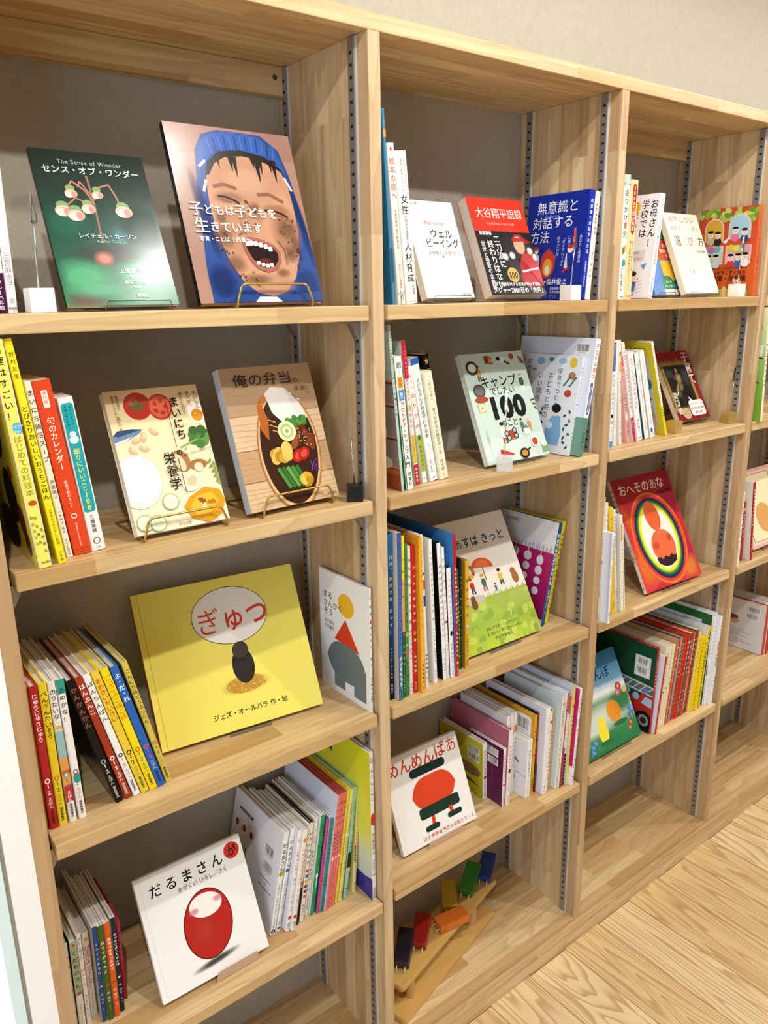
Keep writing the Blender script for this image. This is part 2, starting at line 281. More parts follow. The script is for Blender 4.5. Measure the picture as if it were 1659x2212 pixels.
def pages_mat():
    t = NT('page_block'); tc = t.n('ShaderNodeTexCoord'); mp = t.n('ShaderNodeMapping'); mp.inputs['Scale'].default_value = (1600, 3, 3); t.l(tc.outputs['Object'], mp.inputs[0])
    n = t.n('ShaderNodeTexNoise', i_Scale=1.0, i_Detail=1.0); t.l(mp.outputs[0], n.inputs['Vector'])
    t.l(t.mix(n.outputs['Fac'], lin('#c9bda9'), lin('#f3ecdf')), t.b.inputs['Base Color']); t.b.inputs['Roughness'].default_value = .8
    return t.m
M_pages = pages_mat()
M_pagew = simple('white_page_block', '#ece8e2', .7)
M_steel = simple('galvanised_steel', '#a5a29e', .42, .75)
M_lip = simple('steel_edge_painted_highlight', '#dfe2e6', .38, .35)  # lighter, less metallic steel: the flange's highlight is painted in
M_hole = simple('slot_shadow', '#070606', .9)
M_gold = simple('brass_wire', '#c2a55c', .3, .8)
M_goldcube = simple('satin_brass', '#cdae68', .42, .55)
M_wire = simple('bright_wire', '#d5d5d5', .2, 1.0)
M_whitep = simple('white_resin', '#f4f2ef', .45)
M_blackp = simple('black_resin', '#0b0c0e', .28)
M_cord = simple('white_cord', '#e6ddcb', .8)
M_film = simple('kraft_film', '#c9a98a', .5)
def clear(name, tint, haze=.0):
    t = NT(name); out = t.t.nodes['Material Output']
    tr = t.n('ShaderNodeBsdfTransparent'); tr.inputs[0].default_value = tint
    gl = t.n('ShaderNodeBsdfGlossy'); gl.inputs['Roughness'].default_value = .03
    fr = t.n('ShaderNodeLayerWeight'); fr.inputs[0].default_value = .5
    mx = t.n('ShaderNodeMixShader'); t.l(t.math('ADD', t.math('MULTIPLY', t.math('POWER', fr.outputs['Facing'], 5.), .5), .035), mx.inputs[0]); t.l(tr.outputs[0], mx.inputs[1]); t.l(gl.outputs[0], mx.inputs[2])
    if haze:
        df = t.n('ShaderNodeBsdfDiffuse'); df.inputs[0].default_value = (.9, .9, .88, 1)
        m2 = t.n('ShaderNodeMixShader'); m2.inputs[0].default_value = haze
        t.l(mx.outputs[0], m2.inputs[1]); t.l(df.outputs[0], m2.inputs[2]); t.l(m2.outputs[0], out.inputs[0])
    else: t.l(mx.outputs[0], out.inputs[0])
    return t.m
M_acr = clear('clear_acrylic', (.93, .94, .94, 1)); M_acredge = simple('acrylic_edge', '#57534c', .3)
M_frost = clear('frosted_acrylic', (.8, .8, .78, 1), .55)
def white_daylit(name, hexc, em):
    t = NT(name); t.b.inputs['Base Color'].default_value = lin(hexc); t.b.inputs['Emission Color'].default_value = lin(hexc); t.b.inputs['Emission Strength'].default_value = em
    return t.m
M_pane = white_daylit('bright_window_pane', '#eefaff', 1.1)
M_white = simple('white_window_frame', '#fbfbfb', .5)

# ------------------------------------------------------------------ glyphs
_gc = {}
def glyph(ch, bold=0.0):
    k = (ch, bold)
    if k in _gc: return _gc[k]
    c = bpy.data.curves.new('g', 'FONT'); c.body = ch; c.resolution_u = 3; c.offset = bold + .006 if ord(ch) < 0x2E80 else 0.0 if ch in '養選議あぎ' else min(.014, bold + .005) * (1.0 if ord(ch) < 0x4E00 else .45)
    o = bpy.data.objects.new('g', c); COL.objects.link(o)
    bpy.context.view_layer.update()
    me = bpy.data.meshes.new_from_object(o.evaluated_get(bpy.context.evaluated_depsgraph_get()))
    vs = [(v.co.x, v.co.y) for v in me.vertices]; fs = [tuple(p.vertices) for p in me.polygons]
    bpy.data.objects.remove(o); bpy.data.curves.remove(c); bpy.data.meshes.remove(me)
    cjk = ord(ch) >= 0x2E80 or ch in '・…—●'
    if cjk or not vs: adv = 1.0 if cjk else .32; cx = .5
    else:
        x0 = min(v[0] for v in vs); x1 = max(v[0] for v in vs); adv = x1 + x0 * .6 + .05; cx = (x0 + x1) / 2
    _gc[k] = (vs, fs, adv, cx); return _gc[k]
LE = .000022
class Print:
    """printed faces of one cover: coloured polygons laid on its faces, all in one mesh"""
    def __init__(s): s.v = []; s.f = []; s.c = []; s.m = []
    def face(s, pts, cols, mi=0):
        i = len(s.v); s.v += [tuple(p) for p in pts]; s.c += cols if isinstance(cols, list) else [cols] * len(pts)
        s.f.append(tuple(range(i, i + len(pts)))); s.m.append(mi)
    def mesh(s, name):
        me = bpy.data.meshes.new(name); me.from_pydata(s.v, [], s.f)
        at = me.color_attributes.new('Col', 'FLOAT_COLOR', 'POINT')
        at.data.foreach_set('color', [x for c in s.c for x in c])
        me.materials.append(M_print); me.materials.append(M_ink)
        me.polygons.foreach_set('material_index', s.m); me.update(); return me
class Face:
    """2D canvas (u right, v up, 0..1) on one side of a book"""
    def __init__(s, pr, o, u, v, n, W, H): s.pr, s.o, s.u, s.v, s.n, s.W, s.H, s.k = pr, Vector(o), Vector(u), Vector(v), Vector(n), W, H, 0
    def p(s, a, b): return s.o + s.u * (a * s.W) + s.v * (b * s.H) + s.n * (LE * s.k)
    def _clip(s, pts):
        for ax, lim, sg in ((0, 0, 1), (0, 1, -1), (1, 0, 1), (1, 1, -1)):
            out = []
            for i, q in enumerate(pts):
                r = pts[i - 1]; dq = (q[ax] - lim) * sg; dr = (r[ax] - lim) * sg
                if (dq >= 0) != (dr >= 0):
                    t = dr / (dr - dq); out.append(tuple(r[j] + (q[j] - r[j]) * t for j in (0, 1)))
                if dq >= 0: out.append(q)
            pts = out
            if not pts: return pts
        return pts
    def P(s, pts, col):
        s.k += 1; pts = s._clip(pts)
        if len(pts) < 3: return
        ar = sum(pts[i - 1][0] * pts[i][1] - pts[i][0] * pts[i - 1][1] for i in range(len(pts)))
        if ar < 0: pts = pts[::-1]
        c = lin(col)
        if len(pts) <= 4: s.pr.face([s.p(*q) for q in pts], c); return
        for tri in tessellate_polygon([[Vector((q[0], q[1], 0)) for q in pts]]):
            q = [pts[i] for i in tri]
            if (q[1][0] - q[0][0]) * (q[2][1] - q[0][1]) - (q[2][0] - q[0][0]) * (q[1][1] - q[0][1]) < 0: q = q[::-1]
            s.pr.face([s.p(*a) for a in q], c)
    def R(s, a, b, c, d, col): s.P([(a, b), (c, b), (c, d), (a, d)], col)
    def E(s, u, v, a, b, col, rot=0, n=28, a0=0, a1=360):
        """ellipse, radii in units of the face width"""
        r = math.radians(rot); pts = []
        m = n if a1 - a0 == 360 else n + 1
        for i in range(m):
            t = math.radians(a0 + (a1 - a0) * i / n); x, y = a * math.cos(t), b * math.sin(t)
            pts.append((u + x * math.cos(r) - y * math.sin(r), v + (x * math.sin(r) + y * math.cos(r)) * s.W / s.H))
        s.P(pts, col)
    def RR(s, a, b, c, d, r, col):
        """rounded rectangle, r in widths"""
        k = s.W / s.H; pts = []
        for cx, cy, t0 in ((c - r, d - r * k, 0), (a + r, d - r * k, 90), (a + r, b + r * k, 180), (c - r, b + r * k, 270)):
            for i in range(7):
                t = math.radians(t0 + 15 * i); pts.append((cx + r * math.cos(t), cy + r * k * math.sin(t)))
        s.P(pts, col)
    def G(s, stops, a=0, b=0, c=1, d=1, horiz=False):
        """printed colour gradient: stops (pos, colour) from bottom to top"""
        s.k += 1
        for (t0, c0), (t1, c1) in zip(stops, stops[1:]):
            if horiz:
                A, Bq = a + (c - a) * t0, a + (c - a) * t1
                s.pr.face([s.p(A, b), s.p(Bq, b), s.p(Bq, d), s.p(A, d)], [lin(c0), lin(c1), lin(c1), lin(c0)])
            else:
                A, Bq = b + (d - b) * t0, b + (d - b) * t1
                s.pr.face([s.p(a, A), s.p(c, A), s.p(c, Bq), s.p(a, Bq)], [lin(c0), lin(c0), lin(c1), lin(c1)])
    def S(s, u, v, a, b, col, rot=0, alpha=1.0, core=.35, n=24):
        """soft ink spot fading out to its rim"""
        s.k += 1; r = math.radians(rot); c = lin(col); c0 = c[:3] + (alpha,); c1 = c[:3] + (0.0,)
        def ring(q):
            o = []
            for i in range(n):
                t = 2 * math.pi * i / n; x, y = a * q * math.cos(t), b * q * math.sin(t)
                o.append((min(1, max(0, u + x * math.cos(r) - y * math.sin(r))), min(1, max(0, v + (x * math.sin(r) + y * math.cos(r)) * s.W / s.H))))
            return [s.p(*q2) for q2 in o]
        A, Bq = ring(core), ring(1.0)
        s.pr.face(A, c0, 1)
        for i in range(n):
            j = (i + 1) % n; s.pr.face([A[i], Bq[i], Bq[j], A[j]], [c0, c1, c1, c0], 1)
    def L(s, pts, w, col):
        """stroke, w in widths"""
        k = s.H / s.W
        for (x0, y0), (x1, y1) in zip(pts, pts[1:]):
            dx, dy = x1 - x0, (y1 - y0) * k; l = math.hypot(dx, dy) or 1; nx, ny = -dy / l * w / 2, dx / l * w / 2 / k
            s.k -= .9
            s.P([(x0 + nx, y0 + ny), (x0 - nx, y0 - ny), (x1 - nx, y1 - ny), (x1 + nx, y1 + ny)], col)
        s.k += 1
    def _g(s, ch, cx, cy, sx, sy, col, bold, rot90=False):
        """glyph with its em-square centred at cx,cy (metres on the face)"""
        vs, fs, adv, gx = glyph(ch, bold)
        P = []
        for x, y in vs:
            dx, dy = x - gx, y - .38
            if rot90: dx, dy = dy, -dx
            P.append(s.o + s.u * (cx + dx * sx) + s.v * (cy + dy * sy) + s.n * (LE * s.k))
        for f in fs: s.pr.face([P[i] for i in f], col)
    def T(s, txt, u, v, size, col, al='l', bold=0.0, rot=0, sx=1.0):
        """horizontal line of text, size in face widths, baseline-centre at v"""
        s.k += 1; c = lin(col); z = size * s.W
        adv = [glyph(ch, bold)[2] * z * sx for ch in txt]; tot = sum(adv)
        x = u * s.W - (tot / 2 if al == 'c' else tot if al == 'r' else 0)
        u0, v0 = s.u, s.v
        for ch, a in zip(txt, adv):
            s._g(ch, x + a / 2, v * s.H + math.tan(math.radians(rot)) * (x - u * s.W), z * sx, z, c, bold); x += a
    def V(s, txt, u, vt, size, col, bold=0.0, pitch=1.0, sx=1.0):
        """vertical text running down from vt; size in face widths"""
        s.k += 1; c = lin(col); z = size * s.W; y = vt * s.H
        for ch in txt:
            if ch == ' ': y -= z * pitch * .5; continue
            dx = dy = 0
            if ch in 'ゃゅょっァィゥェォャュョッぁぃぅぇぉ': dx, dy = .1, .1
            if ch in '、。': dx, dy = .6, .6
            s._g(ch, u * s.W + dx * z, y - z * pitch / 2 + dy * z, z * sx, z, c, bold, ch in 'ー—（）「」…〜-'); y -= z * pitch
    def SP(s, txt, vt, vb, col, u=.5, k=.78, bold=0.0):
        """spine title fitted between vt and vb"""
        if txt[0] == '~':
            s.SC(int(txt[1:]), vt, vb, col, u, k); return
        n = sum(.5 if ch == ' ' else 1 for ch in txt); pit = (vt - vb) * s.H / n; z = min(pit, s.W * k); s.V(txt, u, vt, z / s.W, col, bold, pit / z)
    def SC(s, n, vt, vb, col, u, k):
        """marks too small to read: short strokes in character cells"""
        pit = (vt - vb) * s.H / n; z = min(pit * .86, s.W * k); rd = random.Random(int(n * 977 + vt * 1000)); s.k += 1; c = lin(col)
        for i in range(n):
            cx, cy = u * s.W, vt * s.H - pit * (i + .5)
            for j in range(4):
                ho = rd.random() < .55; a, b = (z * rd.uniform(.25, .46), z * .06) if ho else (z * .055, z * rd.uniform(.2, .44)); ox, oy = z * rd.uniform(-.3, .3) * (0 if ho else 1), z * rd.uniform(-.38, .38) * (1 if ho else .3)
                s.pr.face([s.o + s.u * (cx + ox + p * a) + s.v * (cy + oy + q * b) + s.n * (LE * (s.k + j * .2)) for p, q in ((-1, -1), (1, -1), (1, 1), (-1, 1))], c)
    def BC(s, u, v, w, h, seed=0):
        """printed barcode"""
        rd = random.Random(seed); s.R(u, v, u + w, v + h, '#f4f4f2'); x = u + w * .06
        while x < u + w * .92:
            b = w * rd.choice((.012, .02, .035)); s.k -= 1 if x > u + w * .07 else 0
            s.R(x, v + h * .22, x + b, v + h * .95, '#161616'); x += b + w * rd.choice((.012, .02, .03))
        s.T('9784834000%03d' % (seed % 1000), u + w / 2, v + h * .11, w / 10, '#222', 'c')
# ------------------------------------------------------------------ the room
D = .2297; ZB = .0728; TOP = 1.7026 + ZB; TT = .0212; UT = .0200
U = (-.5356, 0.0, .5399, 1.0794, 1.6203)
def struct(name, dims, m): return tag(boxobj(name, dims, m), kind='structure')
struct('floor', (-3.2, 5.5, -4.0, .30, -.05, 0), M_floor)
struct('ceiling', (-3.2, 5.5, -4.0, .30, CEIL, CEIL + .05), M_whitep)
struct('wall_back', (-.585, 5.5, D, .30, 0, CEIL), M_wall)
struct('wall_right', (5.5, 5.6, -4.0, .30, 0, CEIL), M_wall)
struct('trim_1', (-.5665, -.5357, 0, D, 0, CEIL), M_white)
struct('trim_2', (-.5716, -.5667, .004, D, 0, CEIL), M_wall)
w1 = boxobj('window_1', (-.5858, -.5718, 0, .06, 0, CEIL), simple('window_frame_sky_tint', '#dff6fb', .4)); tag(w1, kind='structure')  # white frame; cyan sky reflection put into its base colour
struct('window_2', (-1.8, -.5860, .03, .06, 0, CEIL), M_pane)

# ------------------------------------------------------------------ the bookcase
bc = empty('bookcase', Matrix.Translation((U[0], 0, 0)))
tag(bc, 'long built-in pine bookcase of four bays along the wall', 'bookcase')
INV = Matrix.Translation((-U[0], 0, 0))
def bpart(name, bm, m):
    o = from_bm(name, bm, m, bc); o.matrix_parent_inverse = INV; return o
def bbox_(name, dims, m, bev=.0012):
    bm = bmesh.new(); box(bm, *dims, bev=bev); return bpart(name, bm, m)
XE = U[4] + UT
bbox_('top_board', (U[0], XE, 0, D, TOP, TOP + TT), M_wx)
bbox_('bottom_board', (U[0], XE, 0, D, ZB - .0245, ZB), M_wx)
bbox_('plinth', (U[0], XE, .0006, .020, 0, ZB - .0246), M_wx)
for x in U: bbox_('upright', (x, x + UT, 0, D, ZB, TOP), M_wz)
for k in (0, 2): bbox_('back_rail', (U[k] + UT, U[k + 1], D - .0196, D, TOP - .0405, TOP), M_wx)
def standard(xf, sg, y0, front):
    """slotted steel strip let into the side of an upright; sg -1 on its left face, +1 on its right"""
    bm = bmesh.new(); z0, z1 = ZB + .001, TOP - .002
    a, b = sorted((xf, xf + sg * .0044)); box(bm, a, b, y0 + .0035, y0 + .0165, z0, z1)
    a, b = sorted((xf, xf + sg * .0016)); box(bm, a, b, y0 + .0014, y0 + .0036, z0, z1, mi=2)
    z = z0 + .031; k = 0; xs = xf + sg * .00452
    while z < z1 - .01:
        vs = [bm.verts.new((xs, y, zz)) for y, zz in ((y0 + .0068, z - .0019), (y0 + .0125, z - .0019), (y0 + .0125, z + .0019), (y0 + .0068, z + .0019))]
        f = bm.faces.new(vs if sg > 0 else vs[::-1]); f.material_index = 1
        if k % 27 == 5:
            c = [bm.verts.new((xf + sg * .0050, y0 + .0097 + .0036 * math.cos(t * math.pi / 6), z + .0078 + .0036 * math.sin(t * math.pi / 6))) for t in range(12)]
            d = [bm.verts.new((v.co.x - sg * .0007, v.co.y, v.co.z)) for v in c]
            bm.faces.new(c if sg > 0 else c[::-1])
            for t in range(12):
                q = (c[t], d[t], d[(t + 1) % 12], c[(t + 1) % 12]); bm.faces.new(q if sg > 0 else q[::-1])
        z += .015; k += 1
    bpart('shelf_standard', bm, [M_steel, M_hole, M_lip])
for i, x in enumerate(U):
    for y0 in (.0235, .1965):
        if i > 0: standard(x, -1, y0, y0 < .1)
        if i < 4: standard(x + UT, 1, y0, y0 < .1)
for z in (TOP - .016,):   # countersunk screws of the back rails
    for x in (-.017, .5399 + .10):
        bm = bmesh.new(); bmesh.ops.create_cone(bm, cap_ends=True, segments=14, radius1=.0036, radius2=.0036, depth=.0008, matrix=Matrix.Translation((x, D - .0200, z)) @ Matrix.Rotation(math.pi / 2, 4, 'X'))
        bpart('rail_screw', bm, simple('dark_screw', '#4a3a30', .5))

BAY = ('left', 'second', 'third', 'right-hand')
ROWN = {1: 'top', 2: 'second', 3: 'third', 4: 'lowest'}
SHZ = {1: 1.3572, 2: 1.0732, 3: .7143, 4: .353}
def bracket(par, xf, sg, y, z, inv):
    bm = bmesh.new(); t = .0014
    pts = [(0.0046, -.024), (.0066, -.0255), (.019, -.0048), (.038, -.0032), (.038, -.0002), (.0046, -.0002)]
    pts = [(0.0046, -.026), (.0060, -.0275), (.0190, -.0046), (.036, -.0030), (.036, -.0001), (.0046, -.0001)]
    prism(bm, [(xf + sg * a, z + b) for a, b in pts], y - .0055, y + .0055, 'y')
    o = from_bm('shelf_bracket', bm, M_steel, par); o.matrix_parent_inverse = inv
for s in range(4):
    for r in (1, 2, 3, 4):
        z = (.345 if (s, r) == (0, 4) else SHZ[r]) + ZB
        x0, x1 = U[s] + UT + .0066, U[s + 1] - .0066
        if (s, r) == (0, 4): x0 += .004; x1 += .004
        e = empty('shelf_board', Matrix.Translation((x0, 0, z - .021))); inv = Matrix.Translation((-x0, 0, -(z - .021)))
        tag(e, 'pine shelf board, %s shelf of the %s bay' % (ROWN[r], BAY[s]), 'shelf', 'adjustable pine shelf boards')
        bm = bmesh.new(); box(bm, x0, x1, 0, D - .004, z - .021, z, bev=.0014)
        o = from_bm('board', bm, M_wx, e); o.matrix_parent_inverse = inv
        for y in (.0335, .2065):
            bracket(e, U[s] + UT, 1, y, z - .021, inv); bracket(e, U[s + 1], -1, y, z - .021, inv)

# ------------------------------------------------------------------ books
def shell(pr, th, w, h, bt, r, cl, cs, cr, x0=0.0, y0=0.0, z0=0.0):
    r = min(max(r, bt * 1.02), th / 2 - 1e-5); O = [(0, w)]; I = [(bt, w)]
    for cx, a0 in ((r, 180), (th - r, 270)):
        for i in range(4):
            a = math.radians(a0 + 30 * i); O.append((cx + r * math.cos(a), r + r * math.sin(a))); I.append((cx + (r - bt) * math.cos(a), r + (r - bt) * math.sin(a)))
    O.append((th, w)); I.append((th - bt, w)); n = len(O)
    def q(p, z): return (x0 + p[0], y0 + p[1], z0 + z)
    for i in range(n - 1):
        c = cl if i == 0 else cr if i == n - 2 else cs
        a, b, ia, ib = O[i], O[i + 1], I[i], I[i + 1]
        pr.face([q(a, 0), q(b, 0), q(b, h), q(a, h)], c)
        pr.face([q(ib, 0), q(ia, 0), q(ia, h), q(ib, h)], c)
        pr.face([q(a, h), q(b, h), q(ib, h), q(ia, h)], c); pr.face([q(b, 0), q(a, 0), q(ia, 0), q(ib, 0)], c)
    for k in (0, n - 1):
        c = cl if k == 0 else cr; p = [q(O[k], 0), q(I[k], 0), q(I[k], h), q(O[k], h)]
        pr.face(p[::-1] if k == 0 else p, c)
def bk(id, label, sp, lf=None, rt=None, st=(), L=None, R=None, hard=True, name='picture_book', group=None, front=None, pg=None, S=None, band=None, rnd=None):
    lf = lf or sp; rt = rt or lf
    if front:
        x, y, zs, ya, ti, w, h, th = FCE[id]
        rv = Vector((math.cos(ya), math.sin(ya), 0)); uv = Vector((-math.sin(ya) * math.sin(ti), math.cos(ya) * math.sin(ti), math.cos(ti))); nv = rv.cross(uv)
        P = Vector((x, y, zs + .0032 + th * math.sin(ti)))
        if front == 'R': X, Y, o = nv, rv, P - nv * th
        else: X, Y, o = -nv, -rv, P + rv * w
        M = Matrix([[X[i], Y[i], uv[i], o[i]] for i in range(3)] + [[0, 0, 0, 1]])
    else:
        x, y, zs, ro, th, h, w = LAY[id]; c, sn = math.cos(ro), math.sin(ro)
        M = Matrix([[c, 0, sn, x], [0, 1, 0, y], [-sn, 0, c, zs], [0, 0, 0, 1]])
    e = empty(name, M); tag(e, label, 'book', group)
    bt, ov = (.0020, .0028) if hard else (.0007, .0005)
    r = rnd if rnd is not None else (.0006 if hard else .0016)
    pr = Print(); shell(pr, th, w, h, bt, r, lin(lf), lin(sp), lin(rt))
    fs = Face(pr, (0, 0, 0), (1, 0, 0), (0, 0, 1), (0, -1, 0), th, h)
    for t in st: fs.SP(*t)
    if S: S(fs)
    if L: L(Face(pr, (0, w, 0), (0, -1, 0), (0, 0, 1), (-1, 0, 0), w, h))
    if R: R(Face(pr, (th, 0, 0), (0, 1, 0), (0, 0, 1), (1, 0, 0), w, h))
    link(bpy.data.objects.new('cover', pr.mesh('cover')), e)
    bm = bmesh.new(); box(bm, bt + .0001, th - bt - .0001, bt + .0004, w - ov - .0003, ov, h - ov)
    from_bm('pages', bm, pg or M_pages, e)
    if band:
        cl, hh, fn = band; p2 = Print(); shell(p2, th + .0008, w, hh, .0003, r + .0003, lin(cl), lin(cl), lin(cl), -.0004, -.0004, 0)
        fn(Face(p2, (-.0004, w, 0), (0, -1, 0), (0, 0, 1), (-1, 0, 0), w, hh), Face(p2, (0, -.0004, 0), (1, 0, 0), (0, 0, 1), (0, -1, 0), th, hh))
        b = link(bpy.data.objects.new('paper_band', p2.mesh('paper_band')), e); b['label'] = 'printed paper band round the lower half'
    return e
K, Wh, Rd = '#1b1a1a', '#f5f3ef', '#cc2b26'

# --- face-out covers
def a_sense(f):
    f.G([(0, '#3f8a5e'), (.18, '#2c5a45'), (.45, '#214a3c'), (.75, '#24352f'), (1, '#1d2723')])
    for q in ((.2, .18, .34, .2, '#5fbd86', .7), (.75, .2, .3, .24, '#57b583', .75), (.18, .03, .25, .1, '#8a4b54', .5), (.5, .33, .4, .12, '#4a3f45', .55), (.62, .45, .12, .12, '#3f7f86', .7), (.15, .52, .3, .2, '#2f7058', .6), (.85, .5, .25, .25, '#1b3a30', .7), (.42, .3, .1, .08, '#cf7f6c', .9), (.88, .25, .07, .06, '#b98a72', .6), (.3, .1, .3, .1, '#73c79b', .5)): f.S(q[0], q[1], q[2], q[3], q[4], alpha=q[5])
    def stem(p, w=.016, c='#b9776a'): f.L(p, w, c)
    stem([(.44, .4), (.45, .66), (.445, .8), (.44, .84)], .02, '#8a6d58'); stem([(.45, .66), (.4, .74), (.3, .8), (.24, .74)]); stem([(.45, .7), (.37, .8), (.34, .76)], .014)
    stem([(.46, .68), (.5, .76), (.62, .79), (.66, .72), (.68, .66)]); stem([(.44, .64), (.3, .69), (.2, .63)], .013)
    for x, y, a in ((.17, .6, .072), (.27, .575, .074), (.39, .62, .062), (.7, .61, .078), (.5, .715, .05), (.27, .715, .055)):
        f.E(x, y + .035, a * .75, a * .6, '#7fa266'); f.E(x, y, a, a * .72, '#e8b7a2'); f.E(x - .02, y - .01, a * .6, a * .5, '#f6ddc9'); f.E(x + a * .4, y - .005, a * .4, a * .5, '#dc8f84')
    f.T('The Sense of Wonder', .5, .925, .058, '#9fb3a4', 'c'); f.T('センス・オブ・ワンダー', .5, .87, .078, '#f2f4ef', 'c', .006)
    f.T('レイチェル・カーソン', .5, .445, .052, '#e7ece6', 'c', .004); f.T('Rachel Carson', .52, .41, .04, '#93b8a2', 'c')
    f.T('上遠恵子', .62, .22, .052, '#e7ece6', 'c'); f.T('訳', .62, .185, .038, '#e7ece6', 'c'); f.T('森本二太郎', .64, .145, .04, '#e7ece6', 'c'); f.T('写真', .64, .115, .03, '#e7ece6', 'c'); f.T('新潮社', .68, .06, .036, '#e7ece6', 'c', .004)
bk('sense', 'dark green photo cover with pink flower buds, facing out on the top left shelf', '#1f3a30', '#22362f', R=a_sense, front='R', hard=False, name='paperback_book')
def a_kodomo(f):
    f.R(0, 0, 1, 1, '#ab8270'); f.G([(0, '#9f7563'), (1, '#a2786a')], 0, .84, 1, 1); f.S(.08, .5, .2, .5, '#bf9c8b', alpha=.6)
    f.P([(.1, 0), (.1, .2), (.14, .5), (.17, .7), (.2, .86), (.27, .95), (.4, .985), (.75, .98), (.88, .9), (.93, .75), (.97, .5), (1, .3), (1, 0)], '#28478c')
    f.P([(.2, .74), (.24, .9), (.33, .955), (.45, .98), (.72, .972), (.85, .9), (.91, .75), (.8, .83), (.6, .88), (.35, .87)], '#2f57a4')
    for i in range(13): f.L([(.31 + .044 * i, .965 - .0009 * (i - 6) ** 2), (.33 + .041 * i, .885 - .0012 * (i - 6) ** 2)], .01, '#1f3872' if i % 2 else '#446fbd')
    for q in ((.17, .5, .05, .35, '#1b3168'), (.955, .45, .04, .4, '#1d376e'), (.2, .12, .12, .14, '#1a2f62'), (.9, .1, .12, .14, '#1f3a78')): f.S(q[0], q[1], q[2], q[3], q[4], 8, .75)
    f.P([(.235, .68), (.225, .55), (.235, .4), (.28, .25), (.36, .12), (.46, .055), (.58, .035), (.7, .06), (.8, .14), (.87, .27), (.905, .42), (.91, .56), (.9, .68), (.87, .77), (.75, .83), (.56, .855), (.38, .84), (.27, .77)], '#c49271')
    f.S(.55, .7, .33, .2, '#d3a586', alpha=.8); f.S(.38, .4, .18, .2, '#cd9b7b', alpha=.7); f.S(.8, .42, .14, .22, '#b98765', alpha=.7); f.S(.6, .1, .2, .09, '#cf9f82', alpha=.7)
    f.P([(.245, .72), (.28, .8), (.38, .86), (.55, .88), (.75, .855), (.87, .785), (.9, .7), (.865, .77), (.8, .8), (.68, .835), (.56, .845), (.42, .83), (.33, .79), (.27, .72)], '#231915')
    for x, y, w in ((.46, .745, .02), (.49, .715, .022), (.67, .69, .026), (.7, .74, .02), (.64, .78, .02), (.81, .7, .024), (.78, .76, .02), (.36, .76, .016)): f.P([(x - w, .84), (x + w, .835), (x + .004, y)], '#221814')
    for x0, y0, x1, y1 in ((.2, .62, .235, .69), (.2, .76, .26, .8), (.88, .74, .925, .66)): f.L([(x0, y0), (x1, y1)], .02, '#d9d4d2')
    f.L([(.28, .655), (.36, .672), (.46, .652)], .024, '#8a5c45'); f.L([(.62, .625), (.72, .632), (.83, .59)], .024, '#8a5c45')
    f.S(.38, .595, .13, .05, '#ad7a5c', alpha=.7); f.S(.74, .54, .12, .05, '#ad7a5c', alpha=.7)
    f.L([(.3, .602), (.36, .6), (.42, .583), (.46, .565)], .016, '#33201a'); f.L([(.655, .535), (.72, .535), (.79, .52), (.84, .5)], .016, '#33201a'); f.L([(.31, .585), (.4, .57)], .008, '#8a5c45'); f.L([(.7, .515), (.8, .5)], .008, '#8a5c45')
    f.S(.53, .49, .1, .09, '#b07f62', alpha=.8); f.S(.52, .52, .045, .05, '#dcb396', alpha=.8); f.E(.52, .455, .085, .035, '#b98568'); f.E(.48, .452, .02, .012, '#5f3628'); f.E(.56, .446, .02, .012, '#5f3628')
    for q in ((.28, .37, .1, .1), (.81, .43, .1, .1), (.33, .22, .1, .08), (.8, .28, .08, .08), (.47, .13, .14, .05), (.86, .34, .05, .08), (.58, .545, .05, .05), (.29, .48, .05, .05), (.7, .17, .07, .04)): f.S(q[0], q[1], q[2], q[3], '#74503c', alpha=.5)
    rd = random.Random(12)
    for k in range(46):
        cx, cy, sp = ((.8, .42, .09), (.3, .32, .09), (.84, .26, .05), (.4, .16, .09), (.56, .56, .05))[k % 5]; f.k -= .95
        f.E(cx + sp * rd.uniform(-1, 1), cy + sp * .8 * rd.uniform(-1, 1), rd.uniform(.004, .016), rd.uniform(.003, .01), ('#5b3d2e', '#6b4936', '#4f3427')[k % 3], rd.random() * 180, 8)
    f.k += 2.5
    f.E(.83, .465, .022, .018, '#8f6a52'); f.E(.87, .3, .018, .022, '#4a3228'); f.E(.845, .21, .012, .018, '#4a3228')
    f.P([(.415, .355), (.47, .375), (.56, .365), (.66, .335), (.71, .29), (.705, .235), (.66, .19), (.58, .17), (.5, .19), (.45, .24), (.42, .3)], '#a56055')
    f.P([(.435, .345), (.48, .358), (.56, .347), (.65, .318), (.685, .282), (.68, .242), (.64, .208), (.58, .193), (.515, .21), (.47, .25), (.44, .305)], '#24100f')
    f.S(.57, .235, .07, .03, '#6d2f2d', alpha=.9)
    for i, (x, y) in enumerate(((.455, .343), (.485, .347), (.52, .345), (.557, .338), (.595, .328), (.63, .314))): f.RR(x - .017, y - .022, x + .017, y + .006, .008, ('#f1ebe1', '#e9e2d6')[i % 2])
    for i, (x, y) in enumerate(((.51, .222), (.545, .212), (.58, .206), (.615, .21))): f.RR(x - .015, y - .008, x + .015, y + .014, .006, '#e9e1d4')
    f.L([(.4, .385), (.44, .4)], .01, '#8f5f4a'); f.L([(.71, .36), (.76, .3), (.75, .22)], .01, '#a06c52')
    f.P([(.1, 0), (.3, .05), (.45, .035), (.7, .035), (.98, .06), (1, 0)], '#264484'); f.P([(.42, .0), (.46, .03), (.6, .028), (.64, 0)], '#dddbde')
